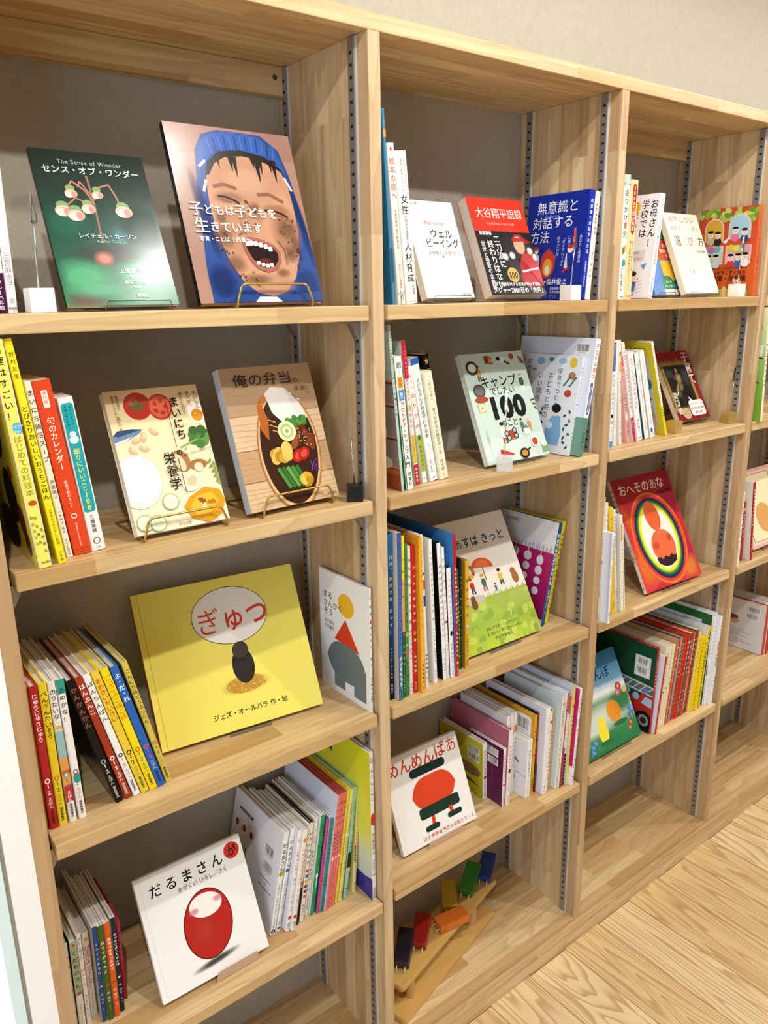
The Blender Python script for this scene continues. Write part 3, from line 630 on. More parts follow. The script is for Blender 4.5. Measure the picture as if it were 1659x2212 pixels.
    f.T('子', .06, .525, .105, '#ffffff', 'l', .012); f.T('どもは', .165, .52, .08, '#ffffff', 'l', .01); f.T('子', .4, .52, .105, '#ffffff', 'l', .012); f.T('どもを', .505, .515, .08, '#ffffff', 'l', .01); f.T('生', .07, .43, .115, '#ffffff', 'l', .012); f.T('きています', .185, .425, .083, '#ffffff', 'l', .01); f.T('写真・ことば 小西貴士', .09, .355, .038, '#ffffff', 'l', .006)
bk('kodomo', 'large cover photo of a laughing muddy child in a blue hood', '#15161a', '#c0a090', rt='#b58f7d', R=a_kodomo, front='R')
def a_eiyo(f):
    f.G([(0, '#f3e7c4'), (.8, '#efdcae'), (1, '#dcb987')])
    def tom(x, y, r):
        f.E(x, y, r, r, '#c3352a'); f.S(x - r * .3, y + r * .25, r * .55, r * .45, '#e3685a', alpha=.8)
        for k in range(6): a = k * 60; f.L([(x, y), (x + r * .62 * math.cos(math.radians(a)), y + r * .5 * math.sin(math.radians(a)) * f.W / f.H)], .022, '#4b7138')
    tom(.32, .88, .145); f.E(.55, .86, .13, .14, '#c8402f'); f.E(.55, .86, .11, .115, '#dd6a4f')
    for k in range(5): f.E(.55 + .06 * math.cos(k * 1.25), .86 + .045 * math.sin(k * 1.25), .028, .022, '#c23c2c', k * 50)
    f.P([(0, .69), (.05, .72), (.2, .725), (.31, .715), (.27, .69), (.16, .655), (.04, .63), (0, .64)], '#6f86a8'); f.P([(0, .69), (.05, .72), (.2, .725), (.31, .715), (.2, .7), (.05, .68)], '#3a4d6e'); f.P([(0, .64), (.06, .65), (.2, .675), (.1, .64), (0, .625)], '#d8dde2')
    f.E(.93, .79, .1, .12, '#fbf6ea', 15); f.E(.93, .775, .065, .068, '#e8941f'); f.S(.915, .785, .03, .025, '#f6b84a')
    for x, y, r in ((.22, .64, 20), (.3, .66, 80), (.42, .69, -40), (.16, .57, 120), (.28, .58, 160)): f.E(x, y, .055, .032, '#d9b088', r); f.E(x + .01, y + .01, .035, .016, '#ecd0ad', r)
    for k in range(16): f.E(.9 + .11 * math.cos(k * 2.4) * (k / 16) ** .5, .62 + .06 * math.sin(k * 2.4) * (k / 16) ** .5, .05, .045, ('#4c7a3a', '#5f9148', '#3c6631')[k % 3])
    f.L([(.66, .555), (.86, .6)], .018, '#8fae6a'); f.L([(.7, .53), (.72, .55)], .012, '#8fae6a')
    f.E(.13, .36, .25, .28, '#dcd9d3'); f.E(.14, .37, .22, .235, '#f7f5f0'); rd = random.Random(3)
    for k in range(70): a, q = rd.random() * 6.28, rd.random() ** .5; f.k -= .95; f.E(.14 + .2 * q * math.cos(a), .37 + .15 * q * math.sin(a), .016, .008, ('#ffffff', '#e3e0d9', '#efece6')[k % 3], rd.random() * 180, 8)
    f.k += 1
    f.E(.63, .46, .09, .12, '#a9774d', 20); f.E(.61, .45, .05, .1, '#e3cda9', 20); f.E(.8, .42, .1, .055, '#a87143'); f.E(.8, .4, .05, .05, '#e8d5b4'); f.E(.68, .3, .11, .09, '#efe2c8', 30); f.E(.69, .31, .06, .05, '#d9c29b', 30)
    for k in range(5):
        f.E(.93 + .012 * k, .43 - .035 * k, .032, .015, '#87994a', 40); f.E(.985, .41 - .035 * k, .03, .014, '#93a457', 130)
    f.P([(.54, .14), (.62, .2), (.8, .255), (.96, .22), (.995, .14), (.93, .05), (.78, .0), (.6, .05)], '#dd9a22'); f.P([(.6, .13), (.7, .2), (.86, .21), (.93, .14), (.8, .07), (.66, .06)], '#efb840')
    for k in range(14): f.E(.78 + .1 * math.cos(k * 2.1) * (.3 + k / 20), .14 + .04 * math.sin(k * 2.1) * (.3 + k / 20), .03, .016, ('#c07a1c', '#8f5a22', '#f2d698')[k % 3], k * 40, 10)
    for x, y in ((.41, .19), (.1, .075), (.23, .06)): f.E(x, y, .085, .085, '#9dbb6a'); f.E(x, y, .075, .075, '#eef3d8'); f.E(x, y, .045, .045, '#dfeac0')
    for i, t in enumerate(('まいにち',)): f.V(t, .70, .925, .115, K, .01, 1.02)
    f.V('の', .63, .545, .07, K, .01); f.V('栄養学', .51, .535, .135, K, .006, 1.0)
    f.L([(.615, .93), (.615, .56)], .006, K); f.L([(.6, .48), (.6, .22)], .006, K)
    f.V('おいしく', .95, .955, .05, K); f.V('食べて、', .87, .955, .05, K); f.V('体ととのう', .79, .955, .05, K)
    f.V('管理栄養士', .12, .965, .03, K); f.V('腸育アドバイザー', .075, .965, .03, K); f.V('あこ', .09, .82, .05, K); f.V('著', .09, .735, .028, K); f.T('日本一やさしい栄養レッスン', .66, .495, .028, '#4a4136', rot=10); f.T('ナツメ社', .5, .025, .036, K, 'c')
bk('eiyo', 'cream cookbook with tomatoes, rice bowl and pumpkin on its cover', '#efe0b8', '#f1e2ba', L=a_eiyo, front='L', hard=False, name='cookbook')
def a_bento(f):
    f.R(0, 0, 1, 1, '#cfae88')
    for i, (v0, v1, c) in enumerate(((0, .2, '#d6b48c'), (.2, .42, '#c29a70'), (.42, .66, '#d9bb97'), (.66, 1, '#b79673'))):
        f.R(0, v0, 1, v1, c)
        for k in range(5): y = v0 + (v1 - v0) * (k + .6) / 6; f.L([(0, y), (.3, y + .012 * math.sin(k + i)), (.7, y - .01 * math.cos(k * 2 + i)), (1, y + .006)], .004, '#b18a5e')
    f.L([(0, .42), (1, .42)], .005, '#7d5838'); f.L([(0, .2), (1, .2)], .005, '#7d5838'); f.L([(0, .66), (1, .66)], .004, '#9c7a55')
    f.E(.56, .385, .345, .58, '#a97546', -4, 48); f.E(.56, .39, .33, .56, '#e1b582', -4, 48); f.E(.56, .395, .31, .535, '#3c2417', -4, 48)
    f.P([(.42, .8), (.5, .845), (.66, .83), (.78, .72), (.84, .6), (.7, .56), (.56, .58), (.46, .66)], '#e9e6df'); rd = random.Random(5)
    for k in range(90): u, v = .46 + .34 * rd.random(), .585 + .24 * rd.random(); f.k -= .96; f.E(u, v, .017, .008, ('#ffffff', '#dedad0', '#f3f1ea')[k % 3], rd.random() * 180, 8) if (u - .42) / .5 + abs(v - .7) * 1.2 < .86 and v < .86 - (u - .55) * .45 else None
    f.k += 1
    f.E(.595, .735, .045, .045, '#8f3b2a'); f.S(.585, .745, .02, .02, '#c4705a')
    f.P([(.31, .72), (.38, .79), (.46, .78), (.5, .66), (.55, .56), (.5, .5), (.36, .47), (.3, .55)], '#cf7a35')
    for k in range(6): f.L([(.32 + .02 * k, .74 - .04 * k), (.42 + .018 * k, .72 - .042 * k)], .01, '#e8a35f')
    f.P([(.31, .72), (.35, .76), (.4, .62), (.36, .47), (.3, .55)], '#b5632a')
    for k in range(14): f.E(.62 + .2 * (k % 7) / 7, .58 + .02 * (k // 7) - .01 * (k % 3), .045, .03, ('#3f7a35', '#579243')[k % 2], k * 47, 9)
    for k in range(10): f.E(.72 + .1 * math.cos(k * 2.2), .46 + .06 * math.sin(k * 1.7), .06, .035, ('#7c3a1f', '#94502a', '#5d2a17')[k % 3], k * 33)
    for k in range(24): f.k -= .9; f.E(.64 + .2 * rd.random(), .4 + .13 * rd.random(), .008, .004, '#ecdcb4', k * 31, 6)
    f.k += 1
    f.E(.57, .52, .1, .1, '#dfe3b0'); f.E(.57, .52, .07, .07, '#b6c47c'); f.E(.57, .52, .045, .045, '#eef0cf'); f.E(.57, .52, .022, .022, '#9fb062')
    for k in range(8): f.E(.38 + .045 * (k % 4), .37 - .035 * (k // 4) + .01 * (k % 2), .055, .05, ('#cda13b', '#e0bd5b', '#b98a2f')[k % 3], k * 25)
    f.E(.52, .39, .06, .08, '#e4c766')
    for x, y in ((.63, .335), (.7, .345)): f.E(x, y, .075, .055, '#b3241d', 40); f.E(x, y, .045, .03, '#d8503f', 40)
    for k in range(5): f.L([(.38 + .05 * k, .27), (.47 + .05 * k, .12)], .04, ('#4f8a3c', '#3b7030', '#6aa24e')[k % 3])
    for k in range(16): f.L([(.74 + .1 * rd.random(), .2 + .1 * rd.random()), (.74 + .1 * rd.random(), .2 + .1 * rd.random())], .01, ('#6b3574', '#8a4f93', '#4d2356')[k % 3])
    for k in range(9): f.E(.66 + .035 * math.cos(k * 2.3), .16 + .025 * math.sin(k * 2.3), .045, .035, ('#dda62c', '#f0c554', '#c38a1d')[k % 3], k * 20)
    f.T('俺の弁当。', .11, .905, .13, '#2a2521', 'l', -.006, 0, 1.25); f.T('柴 雄二', .93, .82, .05, '#5a4a3c', 'r'); f.T('yuji', .93, .785, .03, '#7a6a5a', 'r'); f.T('大和書房', .97, .03, .03, K, 'r')
bk('bento', 'cookbook with an oval lunch box photo on wooden planks', '#b9bec2', '#cfae88', R=a_bento, front='R', hard=False, name='cookbook')
def a_gyu(f):
    f.R(0, 0, 1, 1, '#f2e56c'); f.L([(.035, 0), (.035, 1)], .004, '#cdb53f')
    f.E(.545, .742, .235, .172, '#38362f', -3, 40); f.P([(.575, .6), (.615, .6), (.588, .535)], '#38362f'); f.E(.545, .742, .231, .168, '#f4f1ec', -3, 40); f.P([(.575, .612), (.612, .612), (.589, .545)], '#f4f1ec')
    f.T('ぎゅつ', .56, .725, .165, '#7d2018', 'c', .034, 0, .92); f.T('ぎゅつ', .56, .725, .165, '#dc4a36', 'c', .022, 0, .92)
    f.E(.55, .275, .12, .05, '#d9ab45'); f.S(.55, .27, .17, .055, '#d5a849', alpha=.6)
    for k in range(30): f.k -= .95; f.E(.55 + .14 * math.cos(k * 2.4) * (k / 30) ** .5, .272 + .05 * math.sin(k * 2.4) * (k / 30) ** .5, .012, .003, ('#b98432', '#edc766')[k % 2], k * 37, 6)
    f.k += 1
    f.E(.56, .395, .068, .105, '#35302f'); f.E(.56, .5, .05, .05, '#4a4240')
    f.T('ジェズ・オールバラ 作・絵', .55, .11, .038, K, 'c', .006)
bk('gyu', 'wide yellow picture book with a white speech bubble and bold red title', '#c23a2c', '#f2e56c', rt='#f2e56c', R=a_gyu, front='R')
def a_daruma(f):
    f.R(0, 0, 1, 1, '#f2f0ec'); f.L([(.045, 0), (.045, 1)], .004, '#dcd8d0')
    for i, ch in enumerate('だるまさん'): f.T(ch, .16 + .145 * i, .855 + .004 * i, .115, K, 'c', .012)
    f.E(.895, .895, .075, .072, '#cf3a2c'); f.T('が', .895, .893, .1, K, 'c', .02); f.T('かがくい ひろし／さく', .58, .775, .046, K, 'c')
    f.S(.52, .115, .25, .035, '#3a3634', 4, .8); f.E(.53, .42, .225, .29, '#6d1a16', -8, 36); f.E(.53, .42, .215, .28, '#b62c22', -8, 36); f.S(.48, .38, .13, .16, '#d0493a', -8, .55); f.E(.545, .57, .15, .1, '#f4efe9', -8)
    f.S(.43, .555, .05, .03, '#e79aa8', alpha=.9); f.S(.66, .58, .05, .03, '#e79aa8', alpha=.9)
bk('daruma', 'white picture book with a round red figure, facing out on the lowest left shelf', '#f2f0ec', R=a_daruma, front='R')
def a_well(f):
    f.R(0, 0, 1, 1, '#f6f1e6'); f.T('Well-being', .3, .775, .085, '#c5483c', 'l', .004); f.T('ウェル', .38, .665, .155, K, 'l', .02); f.T('ビーイング', .25, .565, .155, K, 'l', .02, 0, .9); f.T('前野隆司・前野マドカ', .27, .46, .066, K); f.T('著', .52, .425, .05, K); f.T('日経文庫', .06, .965, .05, '#6a5a40'); f.T('日経文庫', .93, .035, .05, '#6a5a40', 'r')
bk('well', 'small cream paperback with a plain black title, beside the red baseball cover', '#efe8d6', '#f6f1e6', L=a_well, front='L', hard=False, name='paperback_book')
def a_otani(f):
    f.R(0, 0, 1, 1, '#c9281f'); f.R(0, .5, 1, 1, '#d6301f'); f.T('大谷翔平語録', .1, .845, .148, '#f3d9d0', 'l', -.004, 0, .95); f.T('BACKSTAGE of SHO-TIME', .5, .735, .04, '#e6a79b', 'c')
def b_otani(l, s):
    l.R(0, 0, 1, 1, '#17181b'); l.G([(0, '#3a3034'), (.5, '#24242a'), (1, '#141519')], .45, .22, 1, 1)
    l.P([(.62, .2), (.66, .5), (.76, .68), (.92, .66), (1, .5), (1, .14), (.7, .12)], '#a8232b'); l.P([(.6, .86), (.68, .96), (.8, .97), (.86, .9), (.98, .84), (.86, .82)], '#8f1c25')
    l.E(.73, .79, .1, .12, '#c79a7c'); l.P([(.63, .84), (.84, .86), (.84, .92), (.65, .9)], '#a3212a'); l.P([(.78, .46), (.98, .5), (1, .3), (.88, .2)], '#b52b33'); l.P([(.66, .38), (.98, .44), (.98, .41), (.66, .35)], '#e9e4e4')
    for u, v in ((.55, .62), (.97, .6), (.9, .7), (.42, .6)): l.S(u, v, .06, .06, '#ffffff', alpha=.8)
    l.T('斎藤庸裕', .06, .965, .055, '#fff', 'l', .006)
    l.V('二刀流に', .34, .94, .11, '#fff', .01); l.V('終わりはない', .21, .86, .11, '#fff', .01, .98); l.V('栄光と挫折の全軌跡', .08, .84, .072, '#fff')
    l.E(.47, .31, .1, .1, '#c9a658'); l.T('300', .47, .315, .1, '#2a1c0c', 'c', .014); l.T('名言集', .47, .265, .045, '#2a1c0c', 'c'); l.T('米国で密着取材する記者が明かす秘話', .04, .165, .052, '#fff'); l.T('メジャー2000日の「肉声」', .04, .07, .082, '#fff', 'l', .01, 0, .95)
bk('otani', 'thick red paperback with a black paper band showing a baseball player', '#b9281f', '#d6301f', L=a_otani, front='L', hard=False, name='paperback_book', band=('#17181b', .112, b_otani))
def a_camp(f):
    f.R(0, 0, 1, 1, '#c4d8cc'); f.R(0, .0, 1, .22, '#cfe0d6')
    f.T('CAMP IDEAS 100', .5, .83, .05, '#eef2ec', 'c', .004); f.T('キャンプ', .5, .735, .145, K, 'c', .034); f.T('でしたい', .52, .645, .1, K, 'c', .008); f.T('100', .53, .5, .33, K, 'c', .05, 0, 1.12); f.T('のこと', .5, .345, .09, K, 'c', .008)
    def man(u, v, s, top, leg, hair='#2a2320'):
        f.L([(u - s * .12, v - s * .62), (u - s * .14, v - s * 1.05)], s * .17, leg); f.L([(u + s * .12, v - s * .62), (u + s * .14, v - s * 1.05)], s * .17, leg)
        f.E(u, v - s * .4, s * .3, s * .42, top); f.E(u, v + s * .02, s * .2, s * .2, '#edd2ba'); f.E(u, v + s * .09, s * .21, s * .14, hair)
    man(.86, .76, .13, '#3f5c46', '#efe9dc', '#c79a56'); man(.36, .33, .16, '#f4f3ee', '#8a4a3a'); man(.68, .35, .1, '#5b7a64', '#6b5138'); man(.8, .345, .1, '#c98a6a', '#d9a24a', '#e8c988'); man(.22, .87, .12, '#c99a4a', '#4a4038')
    f.E(.14, .87, .09, .08, '#3d3a36'); f.E(.14, .87, .06, .05, '#f2efe6'); f.R(.36, .9, .43, .97, '#7a3f28'); f.R(.42, .89, .48, .96, '#c9672d'); f.T('文山', .45, .925, .035, '#fff', 'c')
    f.E(.62, .925, .07, .03, '#efefec', 10); f.E(.58, .935, .03, .025, '#1d1d1d'); f.L([(.66, .91), (.74, .88)], .02, '#1d1d1d'); f.E(.8, .95, .035, .035, '#c0392b'); f.P([(.9, .95), (.96, .93), (.99, .87), (.93, .88)], '#a05a38')
    f.E(.16, .66, .09, .075, '#4a4744'); f.E(.16, .66, .07, .055, '#6b6864'); f.E(.16, .58, .1, .035, '#a8492f'); f.R(.08, .465, .19, .545, '#e8c682'); f.E(.135, .505, .04, .04, '#f6f1de'); f.E(.135, .505, .018, .018, '#e0a12d')
    for k in range(3): f.L([(.92 + .02 * k, .52 - .03 * k), (.99, .53 - .05 * k)], .018, '#6f4a30')
    f.RR(.38, .19, .56, .27, .03, '#8d9694'); f.E(.47, .235, .06, .05, '#b9402c')
    for x, y in ((.4, .25), (.53, .27), (.42, .21), (.54, .22)): f.E(x, y, .035, .035, '#2d2b29'); f.E(x, y, .022, .022, '#b9bdb9')
    f.RR(.68, .215, .78, .27, .01, '#f6f4ec'); f.L([(.7, .27), (.73, .3), (.76, .27)], .008, '#3a3a36'); f.E(.81, .14, .065, .065, '#f2f0ea'); f.E(.81, .14, .045, .045, '#c9492f'); f.E(.6, .05, .075, .06, '#262422'); f.E(.6, .05, .05, .035, '#c98f3a'); f.L([(.65, .07), (.71, .09)], .02, '#262422')
    f.P([(.9, .03), (.99, .03), (.985, .1), (.91, .1)], '#7fae72'); f.E(.945, .105, .05, .03, '#eef4e6'); f.P([(.22, .03), (.44, .06), (.24, .12)], '#c2392b')
bk('camp', 'thick mint green cover with a big number 100 and tiny campers', '#bcc4bb', '#c4d8cc', L=a_camp, front='L', hard=False, name='paperback_book', pg=M_pagew)
def a_ashita(f):
    f.R(0, 0, 1, 1, '#f1ece1'); f.G([(0, '#b9cc3e'), (.5, '#9dba4a'), (1, '#b4c566')], 0, 0, 1, .375)
    rd = random.Random(9)
    for k in range(60): f.k -= .97; f.E(rd.random(), .02 + .33 * rd.random(), .05, .035, ('#a9c24a', '#8fae45', '#c3d25c')[k % 3], rd.random() * 90, 8)
    for k in range(40): x = k / 40; f.k -= .9; f.P([(x, .36), (x + .03, .36), (x + .012, .385 + .012 * (k % 3))], '#a9bd58')
    f.k += 2
    f.T('あすは きっと', .93, .815, .108, '#1f4a6e', 'r', .008, 0, .95)
    def kid(u, v, s, top, leg, hair):
        f.L([(u - s * .1, v - s * .55), (u - s * .16, v - s)], s * .2, leg); f.L([(u + s * .1, v - s * .55), (u + s * .18, v - s)], s * .2, leg); f.E(u, v - s * .35, s * .27, s * .38, top); f.E(u, v + s * .08, s * .21, s * .23, '#f0cdb0'); f.E(u, v + s * .17, s * .21, s * .15, hair)
    kid(.34, .52, .1, '#c0392f', '#3b4a6b', '#9c5a34'); kid(.49, .525, .105, '#3f7a68', '#b4748c', '#d39a3e'); kid(.71, .53, .1, '#e6c33a', '#3e5b4b', '#2a211c'); kid(.615, .445, .05, '#3a7f86', '#3a7f86', '#5a3a26'); kid(.18, .44, .07, '#e0cf45', '#e0cf45', '#c9808a')
    f.E(.32, .375, .13, .045, '#c7c0b6'); f.L([(.53, .5), (.53, .62)], .008, '#6a4a34'); f.E(.53, .6, .13, .09, '#e0602c', -8, 24, 0, 180); f.E(.53, .605, .08, .07, '#ea7a42', -8, 24, 0, 180)
    for k in range(12): f.E(.355 + .05 * math.cos(k * 2.4), .59 + .04 * math.sin(k * 2.4), .018, .018, ('#d8802f', '#c9482f', '#e3b13c', '#6d8a3c')[k % 4], 0, 8)
    f.E(.89, .46, .04, .06, '#a8703c'); f.E(.88, .51, .032, .03, '#a8703c'); f.E(.3, .35, .035, .05, '#7d4f2c'); f.E(.3, .39, .028, .026, '#7d4f2c')
    f.T('ぶん ドリス・シュワーリン', .75, .145, .034, '#37452a', 'r'); f.T('え カレン・ガンダーシーマー', .78, .105, .034, '#37452a', 'r'); f.T('やく 木島 始', .6, .065, .034, '#37452a', 'r')
bk('ashita', 'tall cream picture book of children under an orange umbrella on green grass', '#e9e3d4', '#f1ece1', R=a_ashita, front='R')
def a_men(f):
    f.R(0, 0, 1, 1, '#f3f1ec'); f.L([(.05, 0), (.05, 1)], .004, '#dedad2')
    f.T('めんめん', .03, .87, .165, '#d23a2c', 'l', .03, 0, .95); f.T('ばあ', .66, .885, .165, '#d23a2c', 'l', .03, 0, .95)
    f.RR(.29, .705, .77, .8, .045, '#20362f'); f.RR(.26, .33, .84, .68, .2, '#dd4a26'); f.RR(.3, .25, .84, .37, .03, '#24392f'); f.L([(.46, .25), (.45, .16)], .045, '#dd4a26'); f.L([(.7, .27), (.71, .19)], .045, '#dd4a26'); f.RR(.33, .11, .52, .17, .03, '#24392f'); f.RR(.64, .145, .84, .205, .03, '#24392f')
    f.T('はせがわせつこ・ぶん', .27, .06, .052, '#d23a2c'); f.T('やぎゅうげんいちろう・え', .98, .06, .05, '#d23a2c', 'r')
bk('men', 'square white picture book with red title and orange shape under a dark green bar', '#f3f1ec', R=a_men, front='R')
def a_koukai(f):
    f.R(0, 0, 1, 1, '#ece3c6'); f.T('後悔しない', .1, .925, .125, '#c0474a', 'l', 0, 0, 1.25); f.T('保育', .1, .81, .085, '#c0474a', 'l', 0, 0, 1.2); f.T('園', .32, .81, .085, '#6f9a5c', 'l', .01); f.T('・こども', .43, .81, .08, '#b98a4a'); f.T('園', .74, .81, .085, '#6f9a5c', 'l', .01); f.T('の', .85, .81, .08, '#b98a4a')
    f.T('選', .12, .655, .19, K, 'l', .008); f.T('び', .5, .655, .18, '#c0474a'); f.T('方', .8, .655, .18, K, 'l', .008); f.T('子どもにとって本当にいい場所', .12, .535, .045, '#d9cf9f'); f.T('普光院亜紀', .96, .525, .05, K, 'r'); f.E(.42, .27, .02, .03, '#d87f74')
bk('koukai', 'pale cream paperback with wide spaced red and black title, on clear stand', '#e6dcba', '#ece3c6', R=a_koukai, front='R', hard=False, name='paperback_book')
x, y, zs, ya, ti, w, h, th = FCE['koukai']
FCE['nurse'] = (x - .075, y + .022, zs, ya, ti, .13, .172, .008)
def a_nurse(f):
    f.R(0, 0, 1, 1, '#3c74b8'); f.R(.3, .7, 1, .84, '#2f5fa6'); f.R(.32, .72, .96, .83, '#7fb04a'); f.R(.3, .45, .97, .7, '#dd5a33'); f.R(.38, .18, .72, .44, '#f0b93c'); f.R(.72, .18, .98, .44, '#d8487a'); f.E(.45, .14, .16, .14, '#3f8a57'); f.R(.7, .08, .97, .18, '#3a3f46'); f.R(.3, 0, 1, .07, '#e8e2d8')
    f.T('育児が', .66, .63, .07, '#fff', 'c', .01); f.T('職員を決める', .64, .56, .06, '#fff', 'c', .01); f.T('質問書', .68, .5, .06, '#fff', 'c', .01); f.T('マイヤ', .46, .16, .06, '#fff', 'c'); f.T('カレンダー', .45, .11, .05, '#fff', 'c')
    for q in (.78, .88): f.E(q, .13, .035, .04, '#fff'); f.E(q, .13, .015, .02, '#111')
bk('nurse', 'brightly coloured block patterned cover half hidden behind the pale cream paperback', '#3c74b8', R=a_nurse, front='R', hard=False, name='paperback_book')
def a_koso(f):
    f.R(0, 0, 1, 1, '#8d1527'); f.R(0, .9, 1, 1, '#a01d2c'); f.R(.0, .12, .88, .86, '#8c6a2c'); f.R(.03, .15, .85, .84, '#b18f48'); f.R(.07, .18, .8, .8, '#5f441c'); f.R(.1, .2, .77, .78, '#211c1c')
    f.S(.2, .68, .16, .12, '#4a4f58', alpha=.8); f.S(.68, .62, .14, .2, '#4c5562', alpha=.7); f.S(.44, .6, .11, .13, '#b3a08c', alpha=.9); f.S(.42, .48, .12, .1, '#8f7c6b', alpha=.8); f.S(.3, .4, .1, .12, '#6d6a3c', alpha=.7); f.S(.32, .62, .06, .06, '#8a4a58', alpha=.8); f.S(.56, .4, .14, .16, '#121214', alpha=.9); f.E(.44, .72, .035, .045, '#9d8468')
    for k in range(7): f.E(.1 + .12 * k, .855 + .012 * math.sin(k * 2), .06, .025, ('#a7853f', '#8a6a2c')[k % 2], k * 30)
    f.V('子育て', .87, .985, .22, '#fff', .012, 1.0); f.V('美術館', .14, .42, .15, '#f4efe6', .01); f.RR(.46, .05, .93, .27, .06, '#fbfaf7'); f.P([(.55, .26), (.63, .26), (.52, .34)], '#fbfaf7')
    f.T('あっちから行こうか', .695, .22, .045, '#c33a55', 'c'); f.T('おもちゃ売り場を', .695, .155, .055, K, 'c', .012); f.T('避ける母', .695, .095, .06, K, 'c', .012); f.E(.3, .1, .13, .11, '#cdb98c'); f.T('インスタで', .3, .13, .04, K, 'c'); f.T('人気コンテンツ', .3, .095, .032, K, 'c')
bk('koso', 'dark red paperback with a gold framed painting, behind the brass clip cube', '#7a1222', '#8d1527', L=a_koso, front='L', hard=False, name='paperback_book')
def a_oheso(f):
    f.G([(0, '#d8324a'), (.3, '#dc4332'), (.6, '#c92c3a'), (1, '#a5182e')])
    for q in ((.12, .2, .2, .3, '#ee7a3a'), (.9, .3, .14, .4, '#c02a56'), (.5, .06, .5, .1, '#e2374f'), (.1, .6, .1, .3, '#e0632f'), (.9, .72, .2, .2, '#a3203c'), (.85, .1, .2, .15, '#ef8a3c')): f.S(q[0], q[1], q[2], q[3], q[4], 20, .75)
    for a, b, c in ((.43, .52, '#e8743a'), (.405, .49, '#d8402f'), (.37, .46, '#2f2a55'), (.335, .425, '#2a6f45'), (.315, .4, '#8fb53c'), (.3, .38, '#f0e43a'), (.265, .345, '#f4efe2')): f.E(.5, .42, a, b, c, 4, 40)
    f.E(.49, .62, .12, .17, '#e0643a', 8); f.E(.52, .34, .2, .19, '#e56d45', 0); f.S(.4, .36, .06, .05, '#d64e3a', alpha=.7); f.S(.65, .4, .05, .05, '#d64e3a', alpha=.7)
    f.P([(.34, .25), (.36, .2), (.45, .165), (.55, .16), (.66, .19), (.7, .25), (.65, .235), (.6, .26), (.55, .235), (.49, .255), (.44, .23), (.39, .26)], '#3a2430')
    f.T('おへそのあな', .08, .895, .135, '#f6f1e6', 'l', .03, 0, .98); f.T('長谷川義史', .95, .81, .05, '#2a1416', 'r', .01)
bk('oheso', 'tall red picture book with rainbow coloured oval rings on its cover', '#d9d4cb', '#c92c3a', rt='#c92c3a', R=a_oheso, front='R', st=[('おへそのあな', .93, .66, K, .5, .9, .01), ('長谷川義史', .42, .27, K, .5, .8), ('BL出版', .1, .03, K, .5, .8)])
def a_hiyo(f):
    f.G([(0, '#2f7a4a'), (.18, '#3f8a55'), (.36, '#d4e6d0'), (.5, '#4d8f5a'), (.58, '#eef2ea'), (.68, '#7fb3d6'), (.85, '#4f93c6'), (1, '#3f83b8')])
    f.S(.3, .3, .5, .22, '#e3efe0', 20, .8); f.S(.2, .1, .5, .14, '#4a9460', alpha=.8); f.S(.85, .42, .3, .14, '#3f8a55', 0, .9)
    f.T('ひよこちゃんの', .62, .9, .095, '#f4f4f0', 'r', .006); f.T('かくれんぼ', .8, .785, .15, '#16202a', 'r', 0); f.T('いりやま ももこ さく', .66, .66, .045, '#e9f0f2', 'r')
    f.E(.66, .36, .12, .13, '#e8922f', 20); f.E(.38, .2, .085, .12, '#f2df3a', -5); f.E(.4, .305, .065, .07, '#f4e34a'); f.E(.4, .09, .13, .03, '#2f6f45'); f.E(.72, .22, .13, .03, '#2f6f45')
    for u, v, r, c in ((.86, .58, .055, '#c9446a'), (.82, .52, .045, '#d6638a'), (.95, .52, .04, '#e9c33c'), (.88, .17, .035, '#c9543f'), (.84, .12, .03, '#c9543f'), (.1, .46, .05, '#c9543f')):
        for k in range(6): f.k -= .9; f.E(u + r * .6 * math.cos(k * 1.05), v + r * .6 * math.sin(k * 1.05) * f.W / f.H, r * .5, r * .4, c, 0, 8)
        f.E(u, v, r * .35, r * .35, '#f0d06a')
    for u, v in ((.93, .32), (.9, .26), (.96, .27), (.12, .1), (.06, .14), (.18, .13), (.1, .05)): f.E(u, v, .035, .02, '#4a86d8', 50); f.E(u + .02, v + .012, .03, .018, '#6aa0e6', -40); f.L([(u, v - .01), (u + .01, v - .07)], .008, '#2f6f3a')
bk('hiyo', 'blue and green picture book with yellow and orange chick shapes among flowers', '#dcc93c', '#3f8a55', R=a_hiyo, front='R')
# --- top left shelf, far left edge
g = 'books at the left edge of the top left shelf'
bk('purple', 'white book with a dark purple band, at the far left edge of the top shelf', '#efece6', st=[('感じて育つ—', .72, .42, K)], S=lambda f: (f.R(0, 0, 1, .24, '#4a2148'), f.SP('フレーベル館', .2, .02, '#fff')), hard=False, name='paperback_book', group=g)
bk('miyake', 'slim white paperback left of the white clip cube on the top shelf', '#f2f0ec', st=[('三宮麻由子', .36, .15, '#8a8680')], S=lambda f: (f.E(.5, .075, .3, .3, '#c9c6c0'), f.T('福音館', .5, .03, .3, K, 'c')), hard=False, name='paperback_book', group=g)
